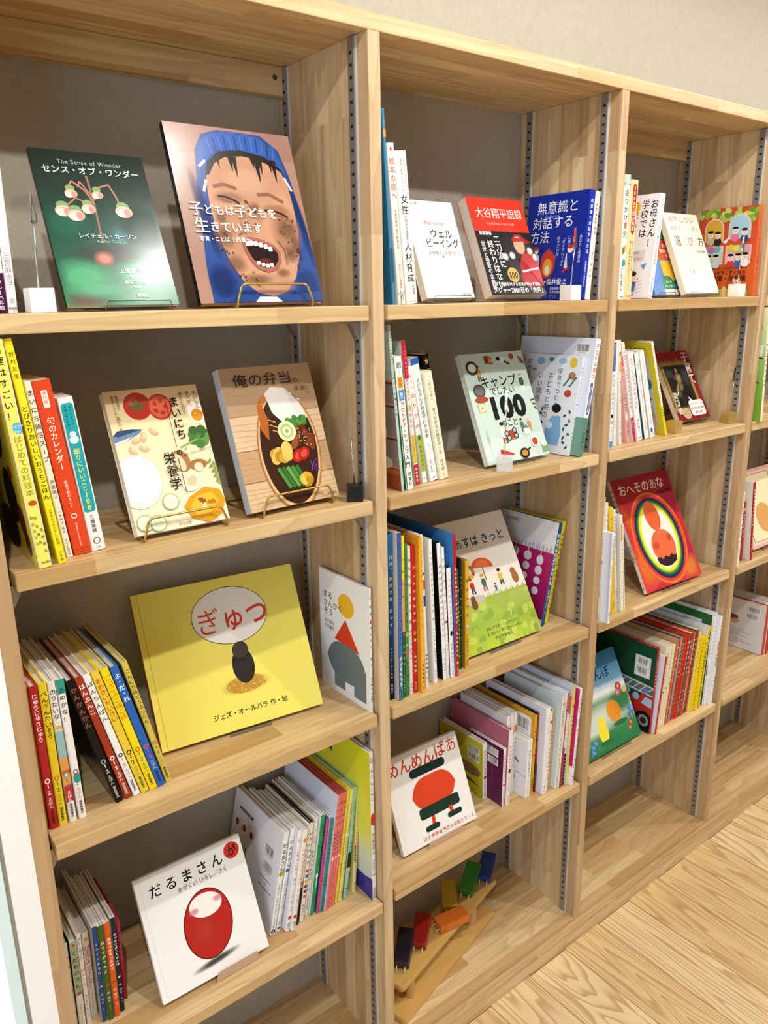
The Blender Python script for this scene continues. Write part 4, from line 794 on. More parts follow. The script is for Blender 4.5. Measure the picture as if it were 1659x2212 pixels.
# --- cookbooks of the second left shelf
g = 'cookbooks standing at the left of the second left shelf'
def L_y1(f):
    f.R(0, 0, 1, 1, '#e6d84a')
    for u, v, a, b, c in ((.62, .62, .16, .2, '#26201c'), (.7, .3, .13, .17, '#2a1c18'), (.85, .2, .07, .1, '#7a3626'), (.88, .1, .06, .08, '#6b2f22'), (.5, .12, .2, .14, '#2b201c'), (.8, .42, .05, .04, '#c9482a')): f.E(u, v, a, b, c)
bk('y1', 'thick pale yellow cookbook with rounded spine at the left end of the cookbooks', '#efe566', L=L_y1, rt='#efe566', rnd=.005, st=[('料理はすごい！', .98, .66, K, .44, .6, .012), ('はじめての料理本', .6, .33, '#9a8e2a', .52, .55, .01), ('秋元さくら', .25, .1, K, .28, .26), ('宮本康彦', .25, .1, K, .5, .26), ('笠原将弘', .19, .06, K, .75, .26)], S=lambda f: (f.RR(.35, .605, .95, .655, .28, '#5fb3d6'), f.T('シェフが', .65, .638, .2, '#fff', 'c'), f.T('先生！', .65, .615, .2, '#fff', 'c'), f.E(.55, .3, .28, .2, '#c9542c'), f.T('柴田書店', .6, .025, .17, K, 'c')), hard=False, name='cookbook', group=g)
bk('y2', 'bright yellow cookbook with black spine title beside the thick pale yellow one', '#f6e12e', st=[('野村友里', .95, .83, K, .5, .62), ('とびきりおいしいおうちごはん', .72, .3, K, .5, .8, .015), ('小学生からのたのしい料理', .26, .09, K, .5, .55), ('小学館', .06, .01, K, .5, .45)], hard=False, name='cookbook', group=g)
bk('w3', 'white cookbook between the bright yellow and the orange red ones', '#f1eee6', st=[('まいにち腸活スープ', .96, .55, K, .5, .95, .01), ('奥薗壽子', .46, .34, K, .5, .7), ('小林暁子 監修', .28, .14, K, .5, .45), ('PHP研究所', .11, .01, K, .5, .45)], hard=False, name='cookbook', group=g)
bk('r4', 'orange red hardback with white spine title among the cookbooks', '#dd4a26', pg=M_pages, st=[('旬のカレンダー', .8, .5, '#fbeee6', .5, .58, .012), ('家庭で教わること', .44, .28, '#fbeee6', .5, .36), ('旬の暮らしをたのしむ会', .19, .05, '#fbeee6', .5, .32)], S=lambda f: (f.RR(.34, .85, .68, .945, .05, '#fbeee6'), f.V('保存版', .51, .94, .24, '#c23a1c'), f.E(.5, .23, .17, .17, '#fbeee6'), f.E(.5, .23, .11, .11, '#dd4a26'), f.T('ダイヤモンド社', .5, .032, .1, K, 'c'), f.T('1100407', .5, .015, .08, K, 'c')), hard=False, name='cookbook', group=g)
bk('t5', 'white and teal paperback at the right end of the cookbooks', '#f3efe9', S=lambda f: (f.RR(.1, .26, .9, .965, .22, '#2ba3ad'), f.SP('眠りにいいこと', .68, .4, '#f4e43c', .5, .62, .02), f.SP('100', .4, .27, '#f4e43c', .5, .62, .03), f.E(.5, .735, .3, .28, '#f5f5f2'), f.E(.5, .77, .22, .2, '#f5f5f2'), f.E(.42, .77, .03, .04, '#222'), f.E(.58, .77, .03, .04, '#222'), f.SP('オトナ女子の', .95, .82, '#103f45', .66, .16), f.SP('不調と疲れに効く', .95, .8, '#103f45', .36, .16), f.SP('三橋美穂', .24, .12, K, .5, .42), f.E(.5, .065, .24, .24, K), f.E(.5, .065, .19, .19, '#f3efe9'), f.T('7753', .5, .02, .16, K, 'c')), hard=False, name='paperback_book', group=g)
# --- the 0-1-2 board books of the third left shelf
g = 'slim picture books at the left of the third left shelf'
def zero(id, label, sp, title, tc, c012='#222', top=.95, bot=.62, extra=None, lf=None, pub=K):
    def S(f):
        if extra: extra(f)
        f.SP(title, top, bot, tc, .5, .8, .012)
        f.E(.5, .345, .3, .36, c012[0]); f.E(.5, .345, .17, .22, sp); f.SP('1', .328, .29, c012[1], .5, .75, .02); f.SP('2', .283, .243, c012[1], .5, .75, .02); f.SP('えほん', .23, .148, c012[2], .5, .62, .01); f.SP('福音館書店', .135, .035, pub, .5, .62, .02)
    bk(id, label, sp, lf=lf or sp, S=S, group=g, hard=True)
W3 = ('#fff', '#fff', '#f6dcd6')
LAY['orange0'] = (LAY['red'][0] - .0059, LAY['red'][1] + .004, LAY['red'][2], 0.0, .0054, .2024, .155)
bk('orange0', 'orange yellow spine peeping out beside the left upright, left of the red one', '#dfa23a', group=g)
zero('red', 'red spine at the left end of the third left shelf', '#b9282c', 'じゅうじゅうじゅう', '#fff', W3)
zero('yel', 'yellow spine standing upright between the red spine and a white one', '#f0d42a', 'ぺんぎんたいそう', K, ('#d8722a', '#3f8a4a', '#b3a02a'))
zero('nori', 'white spine with orange and red train stripes near its foot', '#f1ede6', 'のりたいな', K, ('#6fb0b8', '#3f7ab8', '#ffffff'), extra=lambda f: (f.R(0, .27, 1, .47, '#e8a24a'), f.R(0, .47, 1, .66, '#9cc3c6'), f.R(0, .35, 1, .38, '#d8602c'), f.R(0, .15, 1, .27, '#c9302c'), f.E(.5, .67, .5, .6, '#e3b95a', 0, 20, 0, 180)), bot=.74)
zero('ame', 'white spine with a teal blot, right end of the four upright ones', '#f2efea', 'あめかな！', K, ('#c03a5a', '#2f8a80', '#d88a94'), extra=lambda f: (f.R(0, .9, 1, 1, '#3a9a8c'), f.E(.6, .3, .5, .8, '#3a9a8c')), bot=.7)
zero('kan', 'black spine, first of the leaning row beside the yellow ape book', '#191614', 'かんかんかん', '#a8604a', ('#8fb0b8', '#f0ead0', '#cfc6b8'), pub='#d8cfc0')
zero('han', 'brick red leaning spine with white title', '#a33a22', 'はんぶんこ', '#fff', W3, bot=.7, pub='#f6dcd6')
zero('bon', 'white leaning spine with black title between red and yellow ones', '#f1eeea', 'ぼんちんぱん', K, ('#222', '#b58a3a', '#a8a29a'))
zero('ooki', 'yellow leaning spine with red title, left of two yellow ones', '#e8cc38', 'おおきいちいさい', '#c23a22', ('#222', '#222', '#c9a22a'), bot=.6)
zero('gobu', 'bright yellow leaning spine with orange title beside the blue one', '#f3d917', 'ごぶごぶごぼごぼ', '#d8641e', ('#d8641e', '#2f7ab8', '#3f8a4a'), bot=.6)
zero('yod', 'blue leaning spine with white title', '#2c62b8', 'よ・だ・れ', '#fff', ('#e05a4a', '#d84a9a', '#a8c8f0'), bot=.72, pub=K)
zero('kon', 'khaki yellow leaning spine at the right end of the row', '#d3bd52', 'こんにちはどうぶつたち', K, ('#c9482a', '#3f8a4a', '#c99a2a'), bot=.5)
def L_zou(f):
    f.R(0, 0, 1, 1, '#f0f1f5'); f.E(.55, .775, .16, .145, '#eab92f'); f.P([(.53, .66), (.3, .455), (.8, .43)], '#d8452a'); f.T('まる', .08, .8, .1, K); f.T('さんかく', .08, .73, .1, K); f.T('ぞう', .08, .66, .1, K); f.T('及川賢治', .1, .575, .05, K); f.T('竹内繭子', .1, .53, .05, K)
    f.RR(.14, .13, .92, .45, .3, '#6f7b80'); f.R(.28, .05, .5, .3, '#6f7b80'); f.R(.68, .05, .92, .3, '#6f7b80')
bk('zou', 'white picture book with yellow circle, red triangle and grey arch on its side', '#f0f1f5', L=L_zou, S=lambda f: (f.E(.5, .93, .35, .4, '#eab92f'), f.SP('まる', .89, .78, K, .5, .9, .01), f.P([(.5, .765), (.1, .73), (.9, .73)], '#d8452a'), f.SP('さんかく', .72, .52, K, .5, .9, .01), f.SP('ぞう', .47, .37, K, .5, .9, .01), f.SP('及川賢治', .3, .19, K, .5, .7), f.SP('竹内繭子', .17, .08, K, .5, .7)))
# --- lowest left shelf
g = 'small books at the left of the lowest left shelf'
LAY['gdark'] = (LAY['x0'][0] - .0068, LAY['x0'][1] + .012, LAY['x0'][2], 0.0, .006, .146, .11)
bk('gdark', 'dark green cover almost hidden by the left upright on the lowest shelf', '#1f4a2c', group=g)
bk('x0', 'thin white spine with black writing left of the pale green one', '#eeece6', rt='#1f4a2c', st=[('かお かお', .9, .4, K, .5, .9, .01)], group=g, hard=False)
bk('kuda', 'pale green spine with bold black title on the lowest left shelf', '#e9e7df', S=lambda f: (f.R(0, .38, 1, 1, '#a9b692'), f.E(.5, .955, .24, .2, '#c9402c'), f.SP('くだものさん', .9, .45, K, .5, .86, .02), f.E(.55, .4, .35, .3, '#c9622a'), f.SP('さく tupera tupera', .34, .03, K, .5, .5)), lf='#3f6a44', group=g, hard=False)
bk('piyon', 'white spine with small black line and red writing', '#edeae4', st=[('はじめてのぼうけん1', .97, .72, K, .5, .6), ('ぴょーん', .64, .44, Rd, .5, .9, .02), ('まつおか たつひで', .34, .08, K, .5, .6)], group=g, hard=False)
bk('piyo', 'cream spine with a yellow chick and red title', '#e6e1d8', S=lambda f: (f.E(.5, .93, .32, .32, '#d9b52c'), f.SP('ぴよぴよ どーこだ？', .86, .36, Rd, .5, .85, .02), f.SP('さく accototo', .31, .09, K, .5, .45), f.T('ポプラ社', .5, .03, .2, K, 'c')), group=g)
def hay(id, label, c, title, ic): bk(id, label, c, lf='#e4e0d8', S=lambda f: (f.SP(title, .85, .5, '#fff', .5, .72, .008), f.E(.5, .38, .33, .22, ic, 12), f.SP('林 明子', .31, .19, '#f4f0e6', .5, .6), f.SP('さく', .16, .1, '#f4f0e6', .5, .4)), group=g, pg=M_pagew)
hay('kutsu', 'blue spine with white title on the lowest left shelf', '#2a55a3', 'くつくつあるけ', '#efe6d2')
hay('ote', 'grass green spine between the blue and the orange ones', '#4a6a22', 'おててがでたよ', '#d8542a')
hay('kyu', 'orange spine with white title between green and navy ones', '#ea6220', 'きゅっきゅっきゅっ', '#7a5a3a')
hay('otsu', 'navy spine with a small moon on the lowest left shelf', '#1d2635', 'おつきさまこんばんは', '#f3ecc8')
bk('redx', 'red spine set back at the right end of the small books', '#a92433', st=[('~6', .92, .5, '#4a5ab0', .5, .9, .01), ('~5', .35, .14, '#5a1420', .5, .7)], group=g)
g = 'leaning picture books at the right of the lowest left shelf'
def L_dto(f):
    f.R(0, 0, 1, 1, '#e9e9ee'); f.RR(.13, .83, .42, .86, .012, '#2b2623'); f.T('かがくいひろしの絵本', .275, .845, .022, '#fff', 'c')
    for i in range(3): a = .04 + .155 * i; f.R(a, .62, a + .135, .8, '#b3aeb0'); f.R(a + .003, .622, a + .132, .798, '#efeff2'); f.E(a + .067, .685, .034, .042, '#a83228')
    f.BC(.7, .66, .19, .11, 3); f.BC(.7, .5, .19, .11, 4); f.T('ISBN978-4-89309-431-3', .66, .44, .022, '#555'); f.T('C8771', .76, .4, .022, '#555'); f.T('定価：本体850円＋税', .66, .35, .026, '#333')
    f.E(.34, .42, .05, .05, '#d9a83a'); f.P([(.3, .46), (.38, .47), (.34, .53)], '#8fae5a')
bk('dto', 'white picture book with barcodes, first of the leaning group on the lowest left shelf', '#efeeee', L=L_dto, S=lambda f: (f.SP('だるまさん', .9, .62, K, .5, .9, .01), f.E(.5, .6, .42, .44, '#d8b53a'), f.T('と', .5, .6, .7, K, 'c', .02), f.SP('かがくい ひろし／さく', .5, .2, K, .5, .62), f.SP('ブロンズ新社', .17, .07, K, .5, .5), f.E(.5, .035, .36, .36, K), f.T('3', .5, .035, .5, '#fff', 'c', .02)), group=g)
bk('dno', 'white spine with a blue dot in its title, second of the leaning group', '#efeeee', S=lambda f: (f.SP('だるまさん', .9, .62, K, .5, .9, .01), f.E(.5, .6, .42, .44, '#3a78c0'), f.T('の', .5, .6, .7, K, 'c', .02), f.SP('かがくい ひろし／さく', .5, .2, K, .5, .62), f.SP('ブロンズ新社', .17, .07, K, .5, .5), f.E(.5, .035, .36, .36, K), f.T('2', .5, .035, .5, '#fff', 'c', .02)), lf='#eceaea', group=g)
bk('kocho', 'white spine with pink sun and coloured title letters', '#f1eef0', lf='#e6e6ee', S=lambda f: (f.E(.5, .9, .4, .45, '#ecc0b4'), f.SP('こちょこちょ', .82, .56, '#d8403a', .5, .85, .01), f.SP('さん', .54, .46, '#2f6ab0', .5, .85, .01), f.SP('おーなり由子 ぶん', .42, .2, K, .5, .5), f.E(.5, .14, .42, .42, '#c9302a'), f.SP('講談社', .09, .02, K, .5, .5)), group=g)
bk('gyuu', 'white spine with an orange figure and pale orange title', '#f1eee8', S=lambda f: (f.E(.5, .9, .4, .6, '#e0923a'), f.SP('ぎゅうぎゅうぎゅう', .82, .46, '#e0924a', .5, .85, .01), f.SP('おーなり由子 ぶん', .42, .2, K, .5, .5), f.E(.5, .14, .42, .42, '#c9302a'), f.SP('講談社', .09, .02, K, .5, .5)), group=g)
bk('dog', 'thin spine white above and black below in the leaning group', '#e9e4da', S=lambda f: (f.R(0, 0, 1, .38, '#171413'), f.E(.5, .42, .6, .9, '#b3642a'), f.SP('~6', .93, .62, K, .5, .9, .01)), group=g)
bk('iro', 'cream spine with coloured balls and black title', '#ece7dc', S=lambda f: ([f.E(.5, .52 - .052 * i, .36, .4, c) for i, c in enumerate(('#c9302c', '#2f5ab0', '#e3a02a', '#4a2f6a', '#1f5a3a', '#e0603a'))], f.SP('いろいろばあ', .93, .58, K, .5, .86, .015), f.SP('新井洋行', .18, .06, K, .5, .5)), lf='#1c1416', group=g)
bk('omat', 'cream spine with small ghost and green title', '#ebe6da', S=lambda f: (f.E(.5, .93, .3, .3, '#f6f3ea'), f.SP('せな けいこの', .88, .74, '#8a3a34', .5, .4), f.SP('おまつりおばけ', .68, .36, '#2f6a3a', .5, .72, .015), f.SP('作・くろだかおる', .28, .06, K, .5, .45)), group=g)
bk('gatan', 'green spine with white title and a white spoon', '#2b9a4e', lf='#e9e9ef', S=lambda f: (f.SP('がたん ごとん がたん ごとん', .92, .5, '#143a22', .5, .7, .012), f.E(.5, .4, .3, .5, '#f2f4f0'), f.R(.42, .28, .58, .4, '#f2f4f0'), f.SP('安西水丸さく', .22, .06, '#123a20', .5, .6)), group=g)
bk('kaku', 'pink spine with dark title beside the green spoon spine', '#d24a72', lf='#3a4aa0', st=[('かくしたの だあれ', .9, .52, '#5a1a3a', .5, .85), ('五味太郎さく', .4, .18, '#5a1a3a', .5, .7), ('文化出版局', .14, .02, '#5a1a3a', .5, .6)], group=g)
bk('tabe', 'teal spine with dark title in the leaning group', '#3f8488', lf='#e4e6ec', st=[('たべたの だあれ', .9, .56, '#123f44', .5, .85), ('五味太郎さく', .42, .2, '#123f44', .5, .7), ('文化出版局', .15, .02, '#123f44', .5, .6)], group=g)
def momo(id, label, t, lf='#c9505a', L=None): bk(id, label, '#ec7c78', lf=lf, L=L, S=lambda f: (f.SP(t, .95, .72 if len(t) < 6 else .7, K, .5, .86, .02), f.SP('ももんちゃん', .68, .48, K, .5, .86, .02), f.E(.5, .45, .34, .42, '#f1d8d2'), f.SP('とよた かずひこ', .32, .14, '#8a3a3a', .5, .55), f.SP('童心社', .1, .03, '#a84a4a', .5, .5)), group=g)
momo('mo1', 'salmon pink spine, leftmost of three alike, with pale blue side', 'ごくらく', L=lambda f: f.R(0, 0, 1, 1, '#dfe3f0'))
momo('mo2', 'salmon pink spine, middle of three alike', 'どんどこ'); momo('mo3', 'salmon pink spine, rightmost of three alike beside the yellow ones', 'なでなで')
def mats(id, label, c, t, tc, extra=None): bk(id, label, c, S=lambda f: ((extra(f) if extra else 0), f.SP('松谷みよ子 あかちゃんの本', .88, .62, '#4a4a2a', .5, .5), f.SP(t, .58, .42, tc, .5, .8, .008), f.SP('瀬川康男 え', .36, .24, '#4a4a2a', .5, .5), f.SP('童心社', .1, .03, '#4a4a2a', .5, .5)), group=g)
mats('nos', 'lemon yellow spine right of the three salmon pink ones', '#f0dc36', 'のせてのせて', '#c9a03a')
mats('ana', 'pale yellow spine between the lemon yellow and the mint ones', '#e6d77c', 'あなたはだあれ', '#6a8a4a')
mats('iio', 'mint green spine with a dark patch near its foot', '#9ed0b4', 'いいおかお', '#3f7a9a', lambda f: (f.R(0, .28, 1, .42, '#2a2620'), f.R(0, .24, 1, .28, '#dcd2a0')))
mats('mou', 'pale yellow spine standing apart before the tall yellow cover', '#ead98a', 'もうねんね', '#d8703a', lambda f: f.R(0, .3, .35, .45, '#3a2f22'))
def L_moko(f):
    f.G([(0, '#3b2f8a'), (.12, '#43379a'), (.13, '#c9d6d8'), (.28, '#dde6c8'), (.45, '#e9e85a'), (1, '#dfe023')]); f.G([(0, '#3b2f8a'), (1, '#44389c')], 0, 0, 1, .13); f.P([(0, .13), (.55, .13), (.9, .135), (1, .15), (1, .13)], '#3b2f8a')
    f.E(.26, .86, .2, .13, '#3f6f78', -12, 24, 0, 180)
    for k in range(9): f.L([(.1 + .04 * k, .85), (.12 + .04 * k, .82)], .006, '#4a6a4a')
bk('moko', 'tall yellow to violet picture book at the right end of the lowest left shelf', '#f3f2f0', L=L_moko, S=lambda f: (f.E(.5, .955, .3, .6, '#d0302c'), f.E(.5, .955, .18, .4, '#f3f2f0'), f.SP('もこ もこもこ', .9, .68, K, .5, .85), f.E(.6, .56, .6, 1.5, '#d0402c'), f.R(0, .53, 1, .548, '#d0402c'), f.SP('谷川俊太郎 作', .47, .32, K, .5, .7), f.SP('元永定正 絵', .29, .17, K, .5, .7), f.SP('文研出版', .09, .01, K, .5, .75, .01)))
# --- top shelf of the second bay
g = 'upright books at the left of the top shelf in the second bay'
bk('blue', 'slim blue picture book beside the upright on the top shelf', '#3f8ab8', lf='#2f6f94', S=lambda f: (f.R(0, .86, 1, .9, '#e8a05a'), f.R(0, .12, 1, .3, '#2a5f80')), group=g)
bk('ehon', 'cream guide book with red title and black branch drawing at its foot', '#efe8da', S=lambda f: (f.E(.5, .965, .15, .2, '#c9403a'), f.SP('絵本の庭へ', .92, .66, '#c9484a', .5, .8, .008), f.SP('児童図書館 基本蔵書目録 1', .6, .32, '#8a4a40', .5, .36), f.SP('東京子ども図書館', .26, .1, '#c04a40', .5, .38), f.L([(.3, .0), (.4, .09)], .08, K), f.L([(.35, .04), (.95, .085)], .06, K), f.L([(.6, .06), (.7, .02)], .05, K), f.L([(.2, .06), (.05, .08)], .05, K)), hard=False, name='guide_book', group=g)
bk('josei', 'thick white paperback with large black title, third on the top shelf', '#f0ece2', S=lambda f: (f.SP('これからの働きやすい', .97, .74, '#6a6258', .74, .2), f.SP('「最高の職場」をつくる', .97, .74, '#6a6258', .46, .2), f.SP('女性', .73, .59, K, .5, .66, .015), f.SP('の視点で見直す', .59, .42, K, .5, .4), f.SP('人材育成', .42, .14, K, .5, .66, .015), f.SP('中原淳', .13, .06, K, .68, .28), f.SP('トーマツイノベーション', .13, .035, K, .36, .2), f.T('ダイヤモンド社', .5, .016, .1, K, 'c')), hard=False, name='paperback_book', group=g)
g = 'books leaning at the right of the top shelf in the second bay'
def L_mui(f):
    f.R(0, 0, 1, 1, '#1b2f9a'); f.T('無意識と', .16, .875, .165, '#f4f4f6', 'l', 0, 0, 1.05); f.T('対話する', .1, .735, .165, '#f4f4f6', 'l', 0, 0, 1.05); f.T('方法', .08, .6, .165, '#f4f4f6'); f.T('dialogue', .3, .795, .07, '#7a8fe0')
    f.V('あなたと世界の', .93, .6, .05, '#dfe3f6'); f.V('難問を解決', .84, .6, .05, '#dfe3f6'); f.V('に導く', .75, .6, .05, '#dfe3f6'); f.V('「ダイアローグ」', .66, .6, .05, '#dfe3f6'); f.V('のすごい力', .57, .6, .05, '#dfe3f6')
    f.E(.42, .34, .12, .18, '#d8402c'); f.P([(.32, .36), (.42, .5), (.5, .38), (.56, .44), (.52, .28)], '#d8402c'); f.E(.42, .31, .08, .11, '#f0a83a'); f.E(.42, .28, .04, .06, '#fbf3d8')
    for u, s in ((.2, 1), (.78, -1)): f.E(u, .47, .045, .045, '#f2e9e2'); f.E(u, .495, .045, .025, '#c9302c'); f.P([(u - .05, .44), (u + .06 * s, .43), (u + .08 * s, .3), (u - .02, .28)], '#e6e2e6'); f.L([(u, .3), (u + .1 * s, .26)], .03, '#c9302c')
    f.T('前野隆司×保井俊之', .04, .17, .085, '#fff', 'l', .008); f.T('慶應義塾大学', .5, .105, .038, '#cfd6f0'); f.T('大学院教授', .5, .07, .038, '#cfd6f0'); f.T('ワニ・プラス', .5, .03, .04, '#9fb0ea', 'c')
bk('mui', 'deep blue paperback with white title and a flame, leaning right on the top shelf', '#1f35a8', L=L_mui, st=[('無意識と対話する方法', .93, .42, '#f4f4f6', .5, .42, .008), ('前野隆司×保井俊之', .36, .12, '#dfe3f6', .5, .3)], hard=False, name='paperback_book', group=g, rnd=.003)
bk('mui2', 'white paperback behind the deep blue one on the top shelf', '#eeecea', st=[('~7', .9, .6, '#4a5060', .5, .45), ('谷川俊太郎', .46, .2, '#4a5060', .5, .4)], hard=False, name='paperback_book', group=g)
# --- second shelf of the second bay
g = 'paperbacks at the left of the second shelf in the second bay'
def L_mint(f):
    f.R(0, 0, 1, 1, '#8f827c')
    for v in (.14, .33, .53, .67): f.R(0, v, 1, v + .012, '#c98a5a'); f.R(0, v - .012, 1, v, '#5a3f34')
    f.R(0, 0, 1, .14, '#9a4a2a'); f.R(0, .1, 1, .13, '#b3643c'); f.R(0, .68, 1, 1, '#a8b8b4'); f.E(.8, .36, .08, .06, '#e9e2d4'); f.E(.84, .35, .04, .04, '#d8cdb8'); f.E(.82, .17, .1, .05, '#e2d6c4'); f.E(.78, .16, .05, .06, '#5a4638'); f.E(.55, .17, .09, .05, '#d9cbb4'); f.E(.6, .56, .1, .04, '#d2c2a8')
bk('mint', 'pale mint paperback with a photo of shelves on its side, left end', '#b9cfc6', L=L_mint, S=lambda f: (f.R(.0, .965, 1, .968, '#222'), f.SP('不要になった服を簡単リメイク', .955, .7, '#33403c', .5, .55), f.R(0, .693, 1, .696, '#222'), f.SP('こども服と小物', .68, .46, '#26322e', .5, .7), f.T('文化出版局', .5, .02, .16, K, 'c')), hard=False, name='paperback_book', group=g)
bk('outd', 'white and green outdoor paperback with red and black title', '#f1efe9', lf='#2f7a46', S=lambda f: (f.R(0, 0, .14, .5, '#2f7a46'), f.SP('超', .96, .91, K, .5, .7, .02), f.SP('たのしい', .9, .85, '#c9302c', .5, .4), f.R(.15, .77, .85, .85, '#e8a82a'), f.SP('家族', .845, .775, '#c9302c', .5, .6, .02), f.R(.15, .68, .85, .76, '#3f8ac0'), f.SP('・親子', .77, .685, '#fff', .5, .6, .02), f.SP('アウトドア・キャンプ', .67, .28, '#c9302c', .5, .72, .02), f.SP('入門', .28, .17, K, .5, .72, .02), f.SP('西東社', .14, .03, K, .6, .5)), hard=False, name='paperback_book', group=g)
bk('aya', 'white and red craft paperback with coloured title', '#f0eae6', lf='#ece8e4', S=lambda f: (f.R(0, .75, 1, 1, '#c9304a'), f.SP('作りたい 折りたい', .97, .77, '#f6d8dc', .62, .3), f.SP('親子で遊べる', .75, .6, '#c93a4a', .5, .55, .01), f.E(.5, .56, .3, .3, '#e8c02a'), f.SP('あやとり', .56, .4, '#d8403a', .5, .75, .02), f.R(.12, .16, .88, .36, '#e8c83a'), f.SP('あやとりひも2本つき', .355, .165, '#c9302c', .5, .5), f.R(0, 0, 1, .15, '#c9302c'), f.SP('高橋書店', .13, .02, '#fff', .5, .5)), hard=False, name='paperback_book', group=g)
bk('ori', 'white paperback with red title and leaf green lower spine', '#f1efe8', lf='#cfdcd4', S=lambda f: (f.SP('親子で', .94, .8, '#d8403a', .5, .5, .01), f.SP('おりがみ', .8, .46, '#c9302c', .5, .85, .025), f.R(0, .1, 1, .42, '#a8b83a'), f.E(.5, .4, .3, .5, '#3f7a3a'), f.SP('新宮文明', .34, .18, '#26321a', .5, .5), f.E(.5, .16, .24, .24, '#d84a7a'), f.T('主婦の友社', .5, .04, .18, K, 'c')), hard=False, name='paperback_book', group=g)
bk('koko', 'white paperback with blue top edge and black title', '#eef0ee', lf='#e6e8e6', S=lambda f: (f.R(0, .95, 1, 1, '#2f62a8'), f.SP('子どもの心の発達', .84, .55, K, .5, .62, .012), f.SP('がわかる本', .55, .36, K, .5, .56, .008), f.E(.5, .3, .2, .26, '#dfe6e4'), f.SP('監修・小西行郎', .18, .07, K, .4, .3), f.T('講談社', .6, .025, .18, '#5a8ac0', 'c')), hard=False, name='paperback_book', group=g)
bk('yasai', 'cream hardback with rounded spine at the right end of the leaning paperbacks', '#ebe8cc', lf='#e6e3c8', st=[('く様から様へ', .94, .74, '#6a6a52', .5, .36), ('命つながるお野菜の一生', .68, .24, '#3a3a2a', .5, .42), ('鈴木純', .19, .08, '#3a3a2a', .5, .42), ('雷鳥社', .05, .02, '#3a3a2a', .5, .3)], rnd=.004, hard=False, name='hardback_book', group=g)
bk('blk', 'black book with gold star, set back behind the cream hardback', '#15130f', S=lambda f: (f.P([(.5, .985), (.58, .955), (.9, .955), (.65, .94), (.75, .915), (.5, .93), (.25, .915), (.35, .94), (.1, .955), (.42, .955)], '#c9a23a'), f.T('SUB-TREK', .5, .88, .2, '#d9b94a', 'c'), f.T('CAMP', .5, .86, .2, '#d9b94a', 'c')), hard=False, name='hardback_book', group=g)
g = 'books leaning at the right of the second shelf in the second bay'
def L_hoiku(f):
    f.R(0, 0, 1, 1, '#e4e9f2'); f.V('保育でつむぐ', .66, .87, .085, '#333', 0, 1.05); f.V('子どもと親の', .5, .82, .1, '#333', 0, 1.05); f.V('いい関係', .33, .82, .1, '#333', 0, 1.05); f.V('井桁容子', .1, .95, .085, '#333')
    for u, v, a, b, c in ((.3, .93, .07, .05, '#8fb6d8'), (.86, .93, .06, .07, '#e3c23a'), (.68, .94, .07, .04, '#a8c6e6'), (.87, .8, .06, .05, '#b3804a'), (.84, .62, .06, .05, '#c9403a'), (.48, .95, .04, .03, '#4a8a6a'), (.2, .84, .04, .02, '#c98a6a'), (.3, .07, .05, .05, '#c94a3a'), (.2, .1, .04, .05, '#3a4a9a'), (.16, .66, .05, .1, '#d6d9d2')): f.E(u, v, a, b, c)
    f.P([(.52, .1), (.56, .3), (.66, .4), (.78, .38), (.82, .2), (.8, .08)], '#7fb0dc'); f.E(.68, .43, .07, .07, '#f0ddcc'); f.E(.69, .46, .08, .06, '#25211f'); f.E(.6, .28, .06, .05, '#dfeaf4')
    for k in range(18): f.E((.9 if k % 2 else .42) + .05 * math.sin(k * 2), .08 + .045 * (k // 2), .03, .016, '#2f5a4a', k * 50, 8)
    for k in range(10): f.E(.76 + .02 * k % .2, .7 + .02 * (k % 5), .022, .012, '#3a6a5a', k * 40, 8)
bk('hoiku', 'pale blue paperback with leafy drawings and vertical title, leaning right', '#eef0f4', L=L_hoiku, st=[('保育でつむぐ子どもと親のいい関係', .9, .32, '#3a4458', .5, .6), ('井桁容子', .25, .1, '#3a4458', .5, .55)], hard=False, name='paperback_book', group=g)
def L_soda(f): f.R(0, 0, 1, 1, '#dde2f2'); f.BC(.76, .87, .17, .08, 11); f.R(.1, 0, 1, .33, '#6f9a8c'); f.V('井桁容', .1, .82, .07, '#333')
bk('soda', 'large white and green paperback with barcode at the right of the second shelf', '#f1f1f2', L=L_soda, S=lambda f: (f.R(0, 0, 1, .33, '#5f8a7c'), f.SP('子どもは', .96, .77, K, .5, .7), f.SP('育つ', .76, .66, '#c9403a', .5, .75, .01), f.RR(.25, .36, .75, .63, .2, '#3f4a8a'), f.SP('0歳から2歳児の発達と援助', .62, .37, '#fff', .5, .3), f.SP('山口平八', .22, .06, '#10201a', .5, .5)), hard=False, name='paperback_book', group=g)
